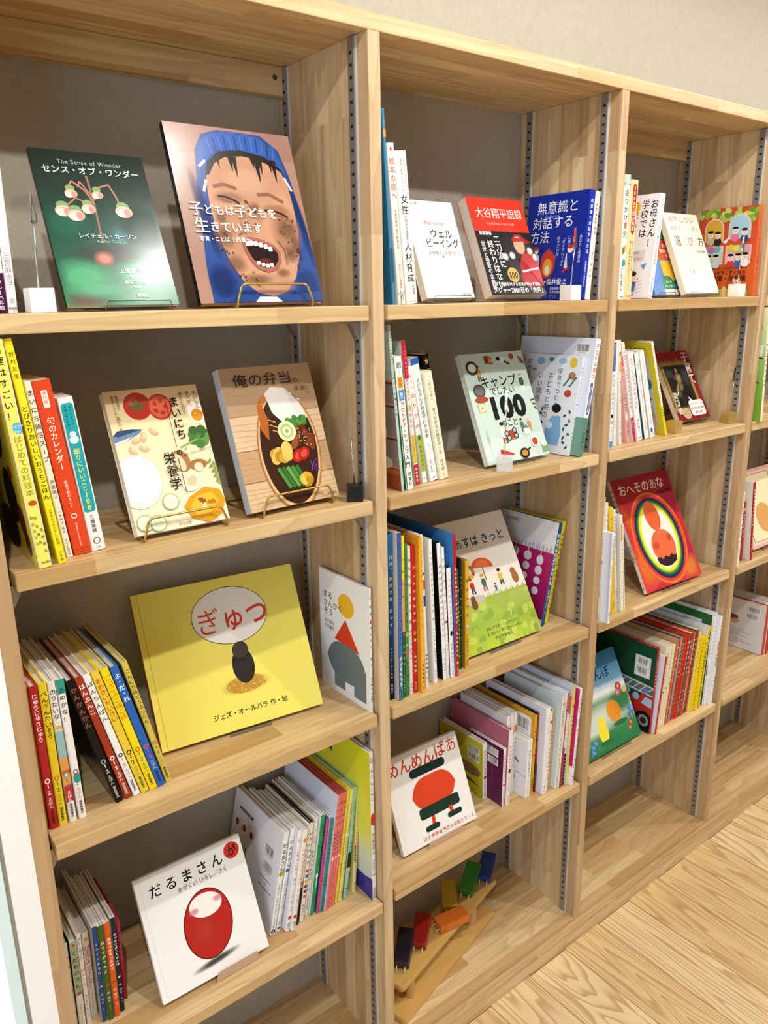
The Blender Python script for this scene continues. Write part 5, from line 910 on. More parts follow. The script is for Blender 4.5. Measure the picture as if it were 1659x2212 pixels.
# --- third shelf of the second bay
g = 'picture books standing at the left of the third shelf in the second bay'
bk('papa', 'deep blue sea coloured spine beside the upright, left end of the third shelf', '#1d3f74', S=lambda f: (f.G([(0, '#0f1620'), (.2, '#15283c'), (.45, '#1f4d86'), (.7, '#1c4a86'), (.9, '#2f76b8'), (1, '#2a6fb0')]), f.SP('パパ、', .88, .77, '#fff', .5, .75, .015), f.SP('お月さま', .76, .6, '#e8d85a', .5, .75, .015), f.SP('とって！', .57, .4, '#fff', .5, .75, .01), f.SP('エリック・カール作', .33, .13, '#cfe0f0', .5, .5), f.SP('偕成社', .1, .04, '#cfe0f0', .5, .5)), group=g)
bk('niji', 'blue fish spine with silver scales and a pale side', '#40609f', lf='#dcdad6', S=lambda f: (f.G([(0, '#3f7a70'), (.12, '#4a86a0'), (.4, '#4a6fb8'), (1, '#3f5a98')]), f.SP('世界の絵本', .95, .83, '#1a2440', .5, .5), f.SP('にじいろのさかな', .8, .58, '#141c38', .5, .6, .01), f.SP('谷川俊太郎 訳', .5, .34, '#141c38', .5, .5), [f.E(.5 + .1 * math.sin(k * 2), .1 + .032 * k, .28, .6, '#c9c4c6', 30 * math.sin(k)) for k in range(6)], f.SP('講談社', .07, .02, K, .5, .5)), group=g)
bk('shime', 'spine yellow above and dark green below', '#2a5a48', S=lambda f: (f.R(0, .74, 1, 1, '#f0e22a'), f.R(0, .42, 1, .74, '#e8a46a'), f.SP('しめしめ', .9, .6, K, .5, .85, .015), f.SP('す・丸山誠司', .42, .2, '#e6ece6', .5, .7), f.SP('光村教育図書', .15, .04, '#cfe0d6', .5, .5)), group=g)
bk('iika', 'leaf green spine with black title', '#4a8a3a', S=lambda f: (f.SP('いいから', .93, .72, K, .5, .85, .02), f.SP('いいから', .68, .48, K, .5, .85, .02), f.E(.5, .42, .42, .55, '#dca05a'), f.E(.5, .35, .4, .3, '#9ac8d8'), f.R(.1, .27, .9, .32, '#c9604a'), f.SP('長谷川義史', .24, .1, K, .5, .65), f.SP('絵本館', .07, .01, K, .5, .6)), group=g)
bk('omo', 'white spine with black and red brush title', '#efece6', S=lambda f: (f.SP('おもちの', .94, .72, K, .5, .95, .02), f.SP('きもち', .71, .55, Rd, .5, .95, .02), f.E(.5, .5, .36, .6, '#b39a78'), f.SP('かがくい ひろし', .45, .24, K, .5, .8), f.SP('講談社', .08, .01, K, .5, .5)), group=g)
bk('anton', 'bright red spine with white title in the third shelf row', '#cf2a24', S=lambda f: (f.SP('アントンせんせい', .88, .48, '#fff', .5, .74, .02), f.E(.5, .42, .3, .5, '#e89a3a'), f.E(.5, .37, .26, .3, '#f4e9dc'), f.SP('西村敏雄', .27, .14, '#fff', .5, .6), f.SP('講談社', .08, .02, '#f0b8b0', .5, .5)), group=g)
bk('tebu', 'golden orange spine protruding forward in the middle of the row', '#efb02e', lf='#e0922a', S=lambda f: (f.SP('ウクライナ民話', .93, .72, '#4a2c10', .5, .5), f.SP('てぶくろ', .62, .42, '#3a2008', .5, .6, .01), f.SP('福音館書店', .2, .06, K, .5, .6, .01), f.E(.5, .035, .25, .3, '#c98a1c')), group=g)
bk('fuku', 'white spine with blue and red patch, right of the golden orange one', '#eeece8', S=lambda f: (f.R(.3, .55, 1, .62, '#3a4a9a'), f.R(.4, .66, 1, .72, '#c94a3a'), f.E(.6, .76, .3, .4, '#3f7a3a'), f.SP('福音館書店', .24, .1, K, .5, .7, .01), f.E(.5, .07, .25, .3, '#b8b4ae')), group=g)
bk('guri', 'white spine with thin black title and grey white side', '#efefee', lf='#d9dad9', S=lambda f: (f.SP('ぐりとぐらのおきゃくさま', .93, .5, '#3a3a3a', .5, .72), f.E(.5, .46, .3, .4, '#b0b0ae'), f.SP('中川李枝子', .4, .27, K, .5, .55), f.SP('山脇百合子', .26, .15, K, .5, .5), f.SP('福音館', .1, .03, K, .5, .5)), group=g)
bk('bake', 'white spine with coloured title and a glossy black side', '#f0f0f0', lf='#0c0b0b', S=lambda f: (f.SP('ばけばけばけばけ', .86, .52, '#1a1a1a', .5, .8, .02), f.SP('ばけた', .52, .4, '#d8503a', .5, .8, .02), f.SP('くん', .4, .32, '#2f6ab0', .5, .8, .02), f.SP('さく・え 岩田明子', .24, .04, K, .5, .5)), group=g)
bk('temp', 'white spine with red title and a small ghost', '#f1f0f0', S=lambda f: (f.SP('おばけのてんぷら', .94, .52, '#c04a4a', .5, .8, .006), f.E(.5, .45, .42, .55, '#2a2440'), f.E(.5, .46, .36, .4, '#f2f0ee'), f.SP('作・絵 せなけいこ', .36, .14, '#6a6a6a', .5, .5), f.SP('ポプラ社', .1, .02, '#5a9ac8', .5, .6)), group=g)
bk('nante', 'shorter white spine with red title and a black figure', '#f0eff2', lf='#1a1a22', S=lambda f: (f.SP('おばけなんてないさ', .92, .48, '#c9706a', .5, .6, .004), f.E(.5, .41, .3, .55, '#121212'), f.SP('せな けいこ', .32, .14, K, .5, .62, .01), f.SP('ポプラ社', .1, .02, K, .5, .5)), group=g)
bk('kyo', 'large picture book with red spine and blue side, before the cream cover', '#c8202a', lf='#3f86c8', S=lambda f: (f.E(.5, .82, .4, .5, '#8a3a1c'), f.SP('きょうりゅうオーディション', .78, .38, '#fff', .5, .9, .02), f.SP('たしろちさと', .33, .14, '#fff', .5, .75, .015), f.E(.5, .1, .4, .4, '#f0b03a'), f.SP('小学館', .07, .01, '#f6d8d8', .5, .6)), group=g)
bk('grn', 'thin leaf green spine between the red and the navy ones', '#3a7a3a', S=lambda f: (f.E(.5, .8, .5, .6, '#e07a3a'), f.SP('~9', .7, .3, '#cfe6b0', .5, .8), f.E(.5, .14, .4, .5, '#e8c83a')), group=g)
bk('navy', 'navy spine with white title left of the mustard one', '#20262f', S=lambda f: (f.SP('はなび', .86, .72, '#e0a05a', .5, .8, .01), f.SP('ドーン', .68, .46, '#fff', .5, .8, .01), f.E(.5, .36, .36, .4, '#7a3a44'), f.SP('カズコ・G・ストーン', .3, .06, '#8a929c', .5, .7)), group=g)
bk('omen', 'mustard yellow spine with bold black title at the right end of the row', '#e3a92c', lf='#b08a2a', S=lambda f: (f.SP('おめんです', .86, .46, K, .5, .86, .02), f.E(.5, .4, .36, .36, '#d8cfc0'), f.E(.5, .38, .28, .2, '#8f98a0'), f.SP('いしかわこうじ', .33, .11, K, .5, .75, .015), f.SP('偕成社', .08, .02, K, .5, .5)), group=g)
g = 'books leaning at the right of the third shelf in the second bay'
def L_oimo(f):
    f.R(0, 0, 1, 1, '#dfdfe6'); f.R(0, .06, 1, .7, '#a31b5e'); f.G([(0, '#8f1752'), (1, '#b0206a')], 0, .06, 1, .7); rd = random.Random(2)
    f.T('福音館書店', .08, .93, .05, '#333')
    for i in range(4):
        for j in range(4): f.E(.14 + .22 * i, .64 - .1 * j - .01 * i, .05 + .02 * rd.random(), .05 + .018 * rd.random(), '#dcd6da'); f.L([(.14 + .22 * i, .7), (.14 + .22 * i, .58)], .01, '#dcd6da')
    for k in range(30): f.L([(k / 30, .7), (k / 30 + .02 * math.sin(k * 3), .75 + .015 * math.cos(k * 2))], .006, '#6a6a6a')
    f.R(.4, .12, .7, .16, '#d9cdd2'); f.R(.5, .2, .62, .23, '#c9a8b4')
bk('oimo', 'blue spined picture book with magenta side and rows of white circles', '#1f5a86', L=L_oimo, S=lambda f: (f.SP('おおきなおおきなおいも', .9, .4, '#fff', .5, .85, .02), f.SP('赤羽末吉 さく・え', .36, .12, '#cfe0ea', .5, .5)), group=g)
bk('oimo2', 'yellow picture book leaning behind the blue spined one', '#dcc62a', st=[('~9', .9, .45, '#2a3a1a', .5, .8, .01), ('~5', .36, .12, '#4a4a1a', .5, .55)], group=g)
# --- lowest shelf of the second bay
g = 'picture books at the right of the lowest shelf in the second bay'
def L_yada(f): f.R(0, 0, 1, 1, '#c9c22f'); f.T('やさいだいすき', .05, .87, .04, '#3a3a14'); f.T('やなぎはらよしえ', .05, .83, .045, '#2a2a10', 'l', .01); f.BC(.66, .76, .26, .12, 21); f.BC(.66, .62, .26, .12, 22); f.E(.72, .44, .23, .1, '#8a6a4a'); f.RR(.5, .36, .92, .52, .06, '#8a6a4a'); f.P([(.5, .3), (.95, .2), (.5, .22)], '#4a3320'); f.R(.6, .06, .9, .066, '#55551a'); f.R(.5, .1, .85, .106, '#55551a')
bk('yada', 'small white spine with yellow green side and barcodes on the lowest shelf', '#efece8', L=L_yada, S=lambda f: (f.SP('やさいだいすき', .88, .44, '#c9403a', .5, .62, .015), f.E(.5, .39, .3, .3, '#c9304a'), f.SP('~8', .33, .03, K, .5, .5)), group=g)
def L_kao(f): f.R(0, 0, 1, 1, '#5f1f4a'); f.BC(.5, .8, .36, .13, 23); f.BC(.5, .65, .36, .12, 24); f.k -= 1; f.R(.1, .1, .6, .11, '#7a3a64')
bk('kao', 'small white spine with dark purple side in front of the pink book', '#efecea', L=L_kao, S=lambda f: (f.SP('かおかおどんなかお', .9, .42, '#b0305a', .5, .62, .015), f.E(.5, .37, .3, .3, '#c9304a'), f.SP('~8', .31, .03, '#3a5a9a', .5, .5)), group=g)
bk('anan', 'dusty pink picture book with white spine and red title', '#f0e9e6', lf='#b96a80', S=lambda f: (f.SP('あなのなかの', .8, .5, '#c9403a', .5, .7, .015), f.E(.5, .46, .3, .5, '#3a1a1a'), f.SP('さいとうしのぶ', .38, .2, K, .5, .55), f.SP('ひさかた', .12, .02, '#b35a5a', .5, .5)), group=g)
def L_pan(f): f.R(0, 0, 1, 1, '#dfe1ea'); f.RR(.1, .3, .93, .87, .08, '#dca544'); f.T('パンだいすき', .5, .74, .1, '#5a1f14', 'c', .02); f.E(.3, .5, .12, .1, '#c9823a'); f.E(.6, .5, .12, .1, '#b3642a')
bk('wa', 'white book with orange square on its side, first of three alike', '#eeecec', L=L_pan, S=lambda f: f.R(0, .6, 1, .78, '#e0a04a'), group=g)
bk('wb', 'white spine with red blob, middle of three alike', '#eeecec', S=lambda f: f.E(.5, .76, .42, 1.0, '#d8403a'), group=g)
bk('wc', 'white spine with orange blob and black title, third of three alike', '#f0eeee', S=lambda f: (f.E(.5, .8, .45, 1.3, '#e0703a'), f.SP('~5', .7, .46, K, .5, .7, .02), f.SP('~6', .46, .3, '#3f8ac0', .5, .65, .02)), group=g)
def L_hara(f): f.R(0, 0, 1, 1, '#eceef2'); f.P([(.3, .3), (.5, .36), (.66, .5), (.64, .66), (.52, .76), (.36, .8), (.22, .6)], '#3f7a34'); f.P([(.2, .56), (.66, .62), (.3, .6)], '#28521f'); f.P([(.62, .62), (.8, .55), (.79, .58), (.64, .65)], '#3a2c1c'); f.BC(.3, .2, .42, .12, 25); f.BC(.3, .06, .42, .11, 26); f.T('ミニエディション', .62, .38, .05, '#444')
bk('hara', 'small thick white board book with a green leaf and barcodes', '#f4f2ef', lf='#eceef2', rnd=.002, L=L_hara, S=lambda f: (f.T('エリック', .5, .94, .16, K, 'c'), f.SP('はらぺこあおむし', .84, .36, '#222', .5, .44, .01), f.SP('エリック=カール作', .3, .1, '#444', .5, .26)), group=g)
def L_kutt(f): f.R(0, 0, 1, 1, '#d9a52a'); f.RR(.72, .42, .95, .96, .03, '#f2f0ec'); f.BC(.74, .74, .19, .19, 27); f.BC(.74, .5, .19, .19, 28)
bk('kutt', 'golden yellow picture book with barcodes behind the leaf board book', '#dfae2c', L=L_kutt, S=lambda f: (f.SP('~5', .86, .64, K, .5, .6, .01), f.E(.5, .5, .3, .3, '#c9482a'), f.SP('福音館書店', .2, .04, K, .5, .6, .01)), group=g)
bk('rb', 'thin red and black spine beside the golden yellow one', '#a3241c', lf='#1a1412', S=lambda f: (f.R(0, .1, 1, .35, '#2f5a2a'), f.SP('~7', .9, .5, '#e8c23a', .5, .8, .01)), group=g)
bk('wbig', 'larger white picture book with pale blue side in the middle of the row', '#f0f0f2', lf='#dfe2f0', st=[('~8', .92, .7, '#5a5a6a', .62, .35), ('~5', .5, .3, '#8a8aa0', .6, .3), ('童心社', .1, .02, K, .5, .3)], group=g)
bk('toma', 'white spine with teal and red title', '#f2efec', lf='#2f6f6a', S=lambda f: (f.E(.5, .87, .4, .5, '#d0302c'), f.SP('~4', .78, .58, '#3f8a8a', .5, .75, .015), f.SP('~3', .56, .4, '#d8603a', .5, .75, .01), f.SP('~5', .38, .14, '#d0302c', .5, .75, .015)), group=g)
bk('tan', 'tan spine between the white teal titled and the pale blue ones', '#d9b07c', lf='#e6e2cc', st=[('~8', .9, .5, '#c9703a', .5, .7), ('~4', .36, .12, '#6a5a3a', .5, .5)], group=g)
bk('pan', 'cream spine with small red dot and pale bluish side', '#e9e2cc', lf='#d3dfe4', S=lambda f: (f.E(.5, .92, .32, .4, '#d8703a'), f.SP('~6', .86, .68, '#5a4a34', .5, .65), f.SP('~5', .56, .3, '#4a4438', .5, .5), f.SP('偕成社', .12, .03, K, .5, .4)), group=g)
bk('rd', 'white spine with red top and red foot', '#f0efee', lf='#e6ecf2', S=lambda f: (f.R(0, .8, 1, 1, '#d03a44'), f.SP('のびのび', .97, .82, '#f4d8d8', .5, .6), f.R(0, 0, 1, .42, '#b8304a'), f.R(0, .42, .5, .8, '#d03a44'), f.SP('~6', .4, .05, '#4a1420', .5, .6)), group=g)
bk('bw', 'brown, white and black striped spine', '#eeeceb', S=lambda f: (f.R(0, .8, 1, 1, '#a8703a'), f.R(0, 0, 1, .36, '#1a1614'), f.SP('~8', .34, .03, '#e6e0d8', .5, .6), f.SP('~5', .74, .5, '#6a6a6a', .5, .6)), group=g)
bk('ye', 'yellow spine with bold black title and pale blue side', '#ecd14c', lf='#cfdbe8', S=lambda f: (f.E(.5, .8, .4, .5, '#e0702a'), f.SP('~5', .72, .5, K, .5, .75, .02), f.SP('~5', .46, .24, '#a86a1a', .5, .6), f.R(0, 0, 1, .14, '#e8df9a')), group=g)
bk('jaja', 'white spined picture book with magenta side, right end of the lowest shelf', '#f4f2f2', L=lambda f: (f.R(0, 0, 1, 1, '#c9287a'), f.P([(0, 0), (1, 0), (1, .2), (.7, .16), (.4, .22), (0, .18)], '#f0eff2')), S=lambda f: (f.SP('ジャジャーン！', .9, .62, '#2a4a9a', .5, .72, .01), f.SP('犬', .6, .55, '#d0302c', .5, .7, .01), f.SP('ひこひろみ ながのひでこ', .42, .14, K, .5, .5), f.SP('童心社', .1, .02, K, .5, .5)), group=g)
# --- top shelf of the third bay
g = 'books at the left of the top shelf in the third bay'
bk('katari', 'white paperback with bold black title beside the upright in the third bay', '#f1efe6', S=lambda f: (f.R(0, .93, 1, 1, '#bcd6c4'), f.T('0～4', .5, .925, .5, '#3a5a4a', 'c', .01), f.SP('語りかけ育児', .89, .5, K, .5, .72, .02), f.E(.6, .6, .14, .5, '#d84a5a'), f.P([(.2, .42), (.9, .45), (.7, .38), (.2, .36)], '#e8a03a'), f.E(.4, .4, .2, .35, '#5a8a3a'), f.E(.6, .3, .3, .4, '#4aa0a0'), f.SP('サリー・ウォード', .3, .1, K, .72, .28), f.SP('汐見稔幸監修 槙朝子訳', .3, .07, K, .36, .26), f.T('小学館', .5, .02, .22, K, 'c')), hard=False, name='paperback_book', group=g)
bk('kaku2', 'light orange paperback with a red title stripe, second in the third bay', '#eed19a', S=lambda f: (f.RR(.32, .56, .82, .965, .2, '#b52c22'), f.SP('3000万語の格差', .955, .58, '#f6e6d0', .57, .4, .008), f.P([(.5, .56), (.66, .56), (.58, .53)], '#b52c22'), f.SP('赤ちゃんの脳をつくる、', .5, .22, '#5a3a1a', .72, .22), f.SP('親と保育者の話しかけ', .5, .2, '#5a3a1a', .4, .26), f.SP('ダナ・サスキンド 著 掛札逸美 訳', .2, .06, '#5a3a1a', .5, .2), f.T('明石書店', .6, .025, .2, '#c9702a', 'c')), hard=False, name='paperback_book', group=g)
def L_oka(f):
    f.R(0, 0, 1, 1, '#e9e8f0'); f = Face(f.pr, f.o + f.u * (.55 * f.W), f.u, f.v, f.n, f.W * .45, f.H); f.k = 2
    f.V('お母さん！', .83, .95, .26, K, .014, 1.0); f.V('学校では', .54, .95, .26, K, .014, 1.0); f.E(.22, .88, .17, .17, '#e8c82a'); f.V('防犯も', .22, .94, .25, '#c9483a', .012); f.P([(.12, .46), (.72, .47), (.7, .36), (.14, .35)], '#d6d4da'); f.T('性犯罪が', .4, .44, .07, K, 'c'); f.T('ならない', .46, .385, .1, '#c03a5a', 'c', .02)
    f.E(.22, .28, .12, .1, '#c9a27c'); f.E(.2, .33, .13, .06, '#6a4a2c'); f.P([(.1, .2), (.34, .22), (.36, .1), (.12, .06)], '#b39a4a'); f.E(.4, .2, .12, .1, '#e6c4a4'); f.E(.4, .24, .12, .07, '#1f1b1a'); f.P([(.28, .16), (.54, .16), (.5, .06), (.3, .06)], '#3a70b8'); f.P([(.62, .32), (.82, .34), (.74, .27)], '#6a9ad0'); f.P([(.56, .19), (.6, .2), (.58, .16)], '#d84a4a'); f.E(.1, .05, .12, .12, '#7a6a4a')
    for k in range(4): f.L([(.3, .03 + .03 * k), (.75, .07 + .035 * k)], .006, '#9a8a8a')
    f.T('辰巳出版', .4, .03, .05, K, 'c')
bk('okasan', 'white comic style paperback with large black handwriting on its side', '#f3f1f3', L=L_oka, S=lambda f: (f.SP('防犯', .96, .86, '#d8486a', .5, .5, .01), f.SP('もSEXも避妊も', .86, .6, '#c9506a', .5, .36), f.SP('教えてくれませんよ！', .6, .3, K, .5, .42, .008), f.SP('のじまなみ', .2, .06, K, .5, .36), f.T('辰巳出版', .5, .02, .2, K, 'c')), hard=False, name='paperback_book', group=g, rnd=.002)
def L_oren(f):
    f.G([(0, '#d86a2c'), (.35, '#dd5f30'), (.8, '#cf4a2a'), (1, '#c9482a')]); rd = random.Random(4)
    for k in range(36): f.k -= .95; u, v = rd.random() * .9, .3 + .55 * rd.random(); f.R(u, v, u + .07, v + .006, '#a83a20')
    for k in range(48): f.k -= .95; u = rd.random(); f.E(u, 1 - .06 * rd.random() - (.1 if u > .35 else .04) * rd.random(), .06, .04, ('#8fae3a', '#b0c45a', '#6a9236', '#c9cf6a')[k % 4], rd.random() * 180, 9)
    f.k += 2
    def win(u, v, w, h, bg, arch):
        f.R(u - w - .02, v - .01, u + w + .02, v + h + .01, '#e9d2bc'); f.R(u - w, v, u + w, v + h, bg)
        if arch: f.E(u, v + h, w + .02, w + .02, '#e9d2bc', 0, 20, 0, 180); f.E(u, v + h, w, w, bg, 0, 20, 0, 180)
    def kid(u, v, s, top): f.E(u, v - s * .55, s * .5, s * .5, top); f.E(u, v, s * .4, s * .42, '#f6e4d2'); f.E(u, v + s * .24, s * .4, s * .16, '#221d1b'); f.E(u - s * .14, v, s * .05, s * .05, '#332a26'); f.E(u + s * .14, v, s * .05, s * .05, '#332a26'); f.E(u, v - s * .12, s * .1, s * .04, '#c9605a')
    win(.26, .64, .15, .13, '#d9a93a', True); win(.7, .66, .17, .13, '#a9cfe2', True); win(.24, .38, .18, .19, '#bcd8d6', False); win(.7, .38, .2, .19, '#f0b8b0', False)
    for u, v, t in ((.2, .71, '#c9b8a0'), (.33, .7, '#2a2a2a'), (.63, .74, '#e87aa0'), (.79, .72, '#2f4a8a'), (.18, .44, '#d8cfc4'), (.32, .44, '#d6e0e0'), (.58, .44, '#d8403a'), (.71, .445, '#4a6ab0'), (.83, .45, '#f0f0f0')): kid(u, v, .13, t)
    for u, v, c in ((.14, .55, '#b08ad0'), (.24, .54, '#d06aa0'), (.34, .55, '#7fb0b8'), (.58, .555, '#e8d23a'), (.67, .54, '#e0e060'), (.78, .555, '#7fb8e0'), (.86, .54, '#d9a0c8')): f.E(u, v, .055, .05, c)
    f.P([(.42, .62), (.5, .66), (.54, .7), (.53, .65), (.48, .6)], '#f4ece2'); f.T('食・安全の見方や選び方 付き合い方まで', .53, .325, .038, '#3a1408', 'c'); f.T('子どもがすくすく育つ', .5, .275, .072, '#2a0f08', 'c', .012); f.T('幼稚園・保育園', .52, .21, .1, '#2a0f08', 'c', .016); f.T('寺町東子', .3, .15, .055, '#2a0f08', 'c', .01)
    for k in range(14): u = .1 + .06 * k; f.E(u, .03 + .02 * math.sin(k * 2), .04, .1, ('#c9b83a', '#8fae4a', '#e8b04a', '#e8d8a0')[k % 4], 20 * math.sin(k))
    for k in range(12): f.E(.72 + .05 * math.cos(k * 2), .14 + .05 * math.sin(k * 3), .025, .03, ('#f6dcd0', '#f0c4b0')[k % 2], k * 40, 8)
bk('oren', 'orange brick patterned cover with children at four windows, right end of the top shelf', '#dd6234', L=L_oren, st=[('子どもがすくすく育つ幼稚園・保育園', .9, .36, '#3a140a', .5, .34), ('猪熊弘子 寺町東子', .32, .16, '#3a140a', .5, .26)], hard=False, name='paperback_book', rnd=.002)
# --- second shelf of the third bay
g = 'paperbacks on the second shelf of the third bay'
bk('bl', 'pale blue spine with dark blue top beside the upright in the third bay', '#eef1f4', lf='#dfeaf2', S=lambda f: (f.R(.1, .72, .9, .985, '#3a6ab0'), f.SP('花まる保護者シリーズ1', .97, .74, '#cfe0f4', .5, .4), f.SP('お父さんお母さん', .7, .36, '#3a7ab0', .5, .7, .01), f.E(.5, .3, .42, .42, '#1f2a34'), f.E(.5, .24, .4, .4, '#8fc8dc'), f.SP('中井むつみ', .2, .07, K, .5, .4), f.R(0, 0, 1, .06, '#5a9ad0')), hard=False, name='paperback_book', group=g)
bk('v2', 'cream spine with small black vertical title, second in the third bay', '#f0ede6', st=[('ピーステップ・メソッドで子育ての「軸」', .66, .36, K, .5, .34), ('高橋孝一', .25, .13, '#5a5a5a', .5, .32), ('合同出版', .1, .02, K, .5, .3)], hard=False, name='paperback_book', group=g)
bk('v3', 'cream spine with orange label near its top', '#f0ece4', S=lambda f: (f.E(.5, .86, .4, .4, '#c98a5a'), f.E(.5, .88, .4, .25, '#3a2a22'), f.RR(.15, .7, .85, .8, .2, '#e39a3a'), f.SP('0～6歳のあせらない子育て', .68, .4, K, .5, .55), f.SP('森田陽子 監修', .24, .08, K, .5, .4)), hard=False, name='paperback_book', group=g)
bk('pink', 'pale pink paperback leaning left with black title', '#ecaaa2', lf='#eeb0a8', S=lambda f: (f.RR(.2, .88, .8, .99, .2, '#d84a54'), f.SP('愛子さんの子育てお悩み相談室', .86, .36, '#3a1a1a', .5, .62, .015), f.R(0, .26, 1, .34, '#f0d8cc'), f.SP('小児科医 細谷愛子', .25, .06, '#3a1a1a', .5, .42, .008)), hard=False, name='paperback_book', group=g)
bk('four', 'white spine with red foot and red title, leaning behind the pink one', '#f1ecea', S=lambda f: (f.R(0, .0, 1, .25, '#c9344a'), f.SP('4つのサイン でわかる', .96, .6, '#c93a4a', .5, .75, .008), f.SP('学習力の発達', .58, .34, '#c93a4a', .5, .7), f.SP('田中昌人', .22, .1, '#f4d0d0', .5, .5)), hard=False, name='paperback_book', group=g)
bk('uchi', 'thick white paperback leaning, with red scattered title letters', '#f2f0ee', S=lambda f: (f.SP('頭のいい子が育つ', .94, .64, '#c9504a', .42, .42, .008), f.SP('子ども時代に大切なこと', .76, .4, K, .72, .3), f.SP('読書の習慣', .62, .36, '#c9504a', .42, .42), f.SP('内田伸子', .25, .1, K, .5, .4), f.T('風鳴舎', .5, .03, .22, K, 'c')), hard=False, name='paperback_book', group=g)
bk('v6', 'white leaning paperback with thin grey black title', '#f2f1ef', lf='#33566a', st=[('小児医療の', .94, .78, '#6a6a6a', .5, .36), ('ママひとりでがまんしなくていいんだよ', .74, .32, '#3a3a3a', .5, .42), ('新島悦子', .22, .1, '#6a6a6a', .5, .36), ('海竜社', .05, .01, K, .5, .3)], hard=False, name='paperback_book', group=g)
bk('v7', 'white leaning paperback with a blue mark at its foot', '#f2f0f0', S=lambda f: (f.SP('子育てのまえに知っておきたい子どものこころ', .94, .56, '#c9404a', .5, .4, .008), f.SP('岩立京子', .27, .14, K, .5, .3), f.R(.2, .06, .62, .11, '#2f6ac0'), f.T('NHK出版', .5, .035, .16, K, 'c')), hard=False, name='paperback_book', group=g)
def L_naka(f):
    f.R(0, 0, 1, 1, '#d9c82c'); f = Face(f.pr, f.o + f.u * (.42 * f.W), f.u, f.v, f.n, f.W * .58, f.H); f.k = 2; f.RR(.0, .06, .86, .86, .1, '#c9c9d2'); f.R(.2, .07, .84, .2, '#cfb0bc'); f.T('中野信子', .84, .92, .1, K, 'r', .02); f.E(.7, .56, .16, .16, '#2a78a0'); f.T('その', .7, .6, .07, '#fff', 'c'); f.T('コツを', .7, .54, .07, '#fff', 'c'); f.E(.66, .36, .12, .12, '#efd8c4'); f.E(.66, .4, .13, .08, '#5a3f30'); f.P([(.54, .32), (.8, .32), (.78, .24), (.56, .24)], '#8fa8a4'); f.P([(.56, .25), (.8, .25), (.82, .19), (.54, .19)], '#c9a83a'); f.L([(.62, .19), (.63, .12)], .03, '#efd8c4'); f.L([(.73, .19), (.73, .12)], .03, '#efd8c4'); f.E(.7, .78, .08, .08, '#3a3a3a')
bk('naka', 'yellow paperback with a small girl drawing on its side, leaning left', '#ecd92c', L=L_naka, S=lambda f: (f.R(.08, .32, .92, 1, '#f4f1ec'), f.SP('中野信子の', .97, .82, '#c9404a', .5, .6, .01), f.SP('こころのコンパス', .8, .55, '#c9404a', .5, .6, .01), f.SP('悩みのおうち', .53, .34, K, .5, .4), f.SP('中野信子', .29, .17, K, .5, .55, .01)), hard=False, name='paperback_book', group=g)
# --- third shelf of the third bay
g = 'slim books at the left of the third shelf in the third bay'
bk('ari', 'white spine with black title and a green leaf beside the upright', '#f1efec', S=lambda f: (f.SP('うまれてきてくれて', .92, .7, '#8a4a4a', .5, .6), f.SP('ありがとう', .68, .54, K, .5, .9, .02), f.E(.5, .49, .42, .5, '#4a7a3a'), f.SP('にしもとよう ぶん', .46, .28, '#6a6a6a', .5, .5), f.SP('黒井健 え', .26, .2, '#3a3a3a', .5, .5), f.SP('童心社', .06, .02, K, .5, .5)), group=g)
bk('taki', 'cream spine with faint green title, second on that shelf', '#efede0', st=[('~9', .92, .5, '#6a7a4a', .5, .7)], group=g)
def L_nige(f): f.R(0, 0, 1, 1, '#e6eaf4'); f.R(.8, 0, .9, 1, '#f6f6fa'); f.R(.96, 0, 1, 1, '#c9cdea'); f.BC(.7, .86, .13, .07, 31); f.BC(.7, .75, .13, .07, 32)
bk('nige', 'white book pulled forward over the shelf edge with barcodes on its side', '#f4f3f4', L=L_nige, S=lambda f: (f.SP('とにかくさけんで', .93, .7, '#3a78b0', .5, .75, .01), f.SP('にげるんだ', .66, .5, '#d8603a', .5, .75, .01), f.SP('わるい人から身をまもる本', .42, .22, '#7a7a8a', .5, .4), f.SP('岩崎書店', .13, .03, K, .5, .5)), group=g)
bk('ylw', 'bright yellow spine with black title in the slim group', '#ecc92c', st=[('だいじだいじどーこだ？', .92, .5, '#3a2f10', .5, .6, .01), ('はじめてのからだと性のえほん', .45, .18, '#4a3a10', .5, .36), ('大泉書店', .13, .05, '#6a4a10', .5, .36)], group=g)
bk('iit', 'white spine with bold black title right of the yellow one', '#f0eeea', S=lambda f: (f.SP('いいタッチ', .95, .78, K, .5, .86, .02), f.SP('わるいタッチ', .76, .58, K, .5, .86, .02), f.E(.5, .48, .36, .4, '#c9b84a'), f.SP('安藤由紀', .24, .12, K, .5, .6), f.SP('復刊ドットコム', .1, .01, K, .5, .4)), group=g)
bk('mamo', 'cream white book with brownish patch and blue title on its spine', '#f0ece0', lf='#d9d7cf', S=lambda f: (f.RR(.1, .74, .6, .92, .2, '#d9a85a'), f.SP('おしえて！くもくん', .9, .56, '#2f4a9a', .62, .62, .01), f.SP('じぶんをまもる', .74, .5, '#c96a5a', .28, .4), f.E(.5, .42, .24, .3, '#e0823a'), f.SP('小笠原和美 監修', .36, .1, '#5a5a5a', .5, .36)), group=g)
bk('wh2', 'thin white spine at the right end of the slim group', '#efece2', st=[('~8', .86, .4, '#3a4a7a', .5, .7)], group=g)
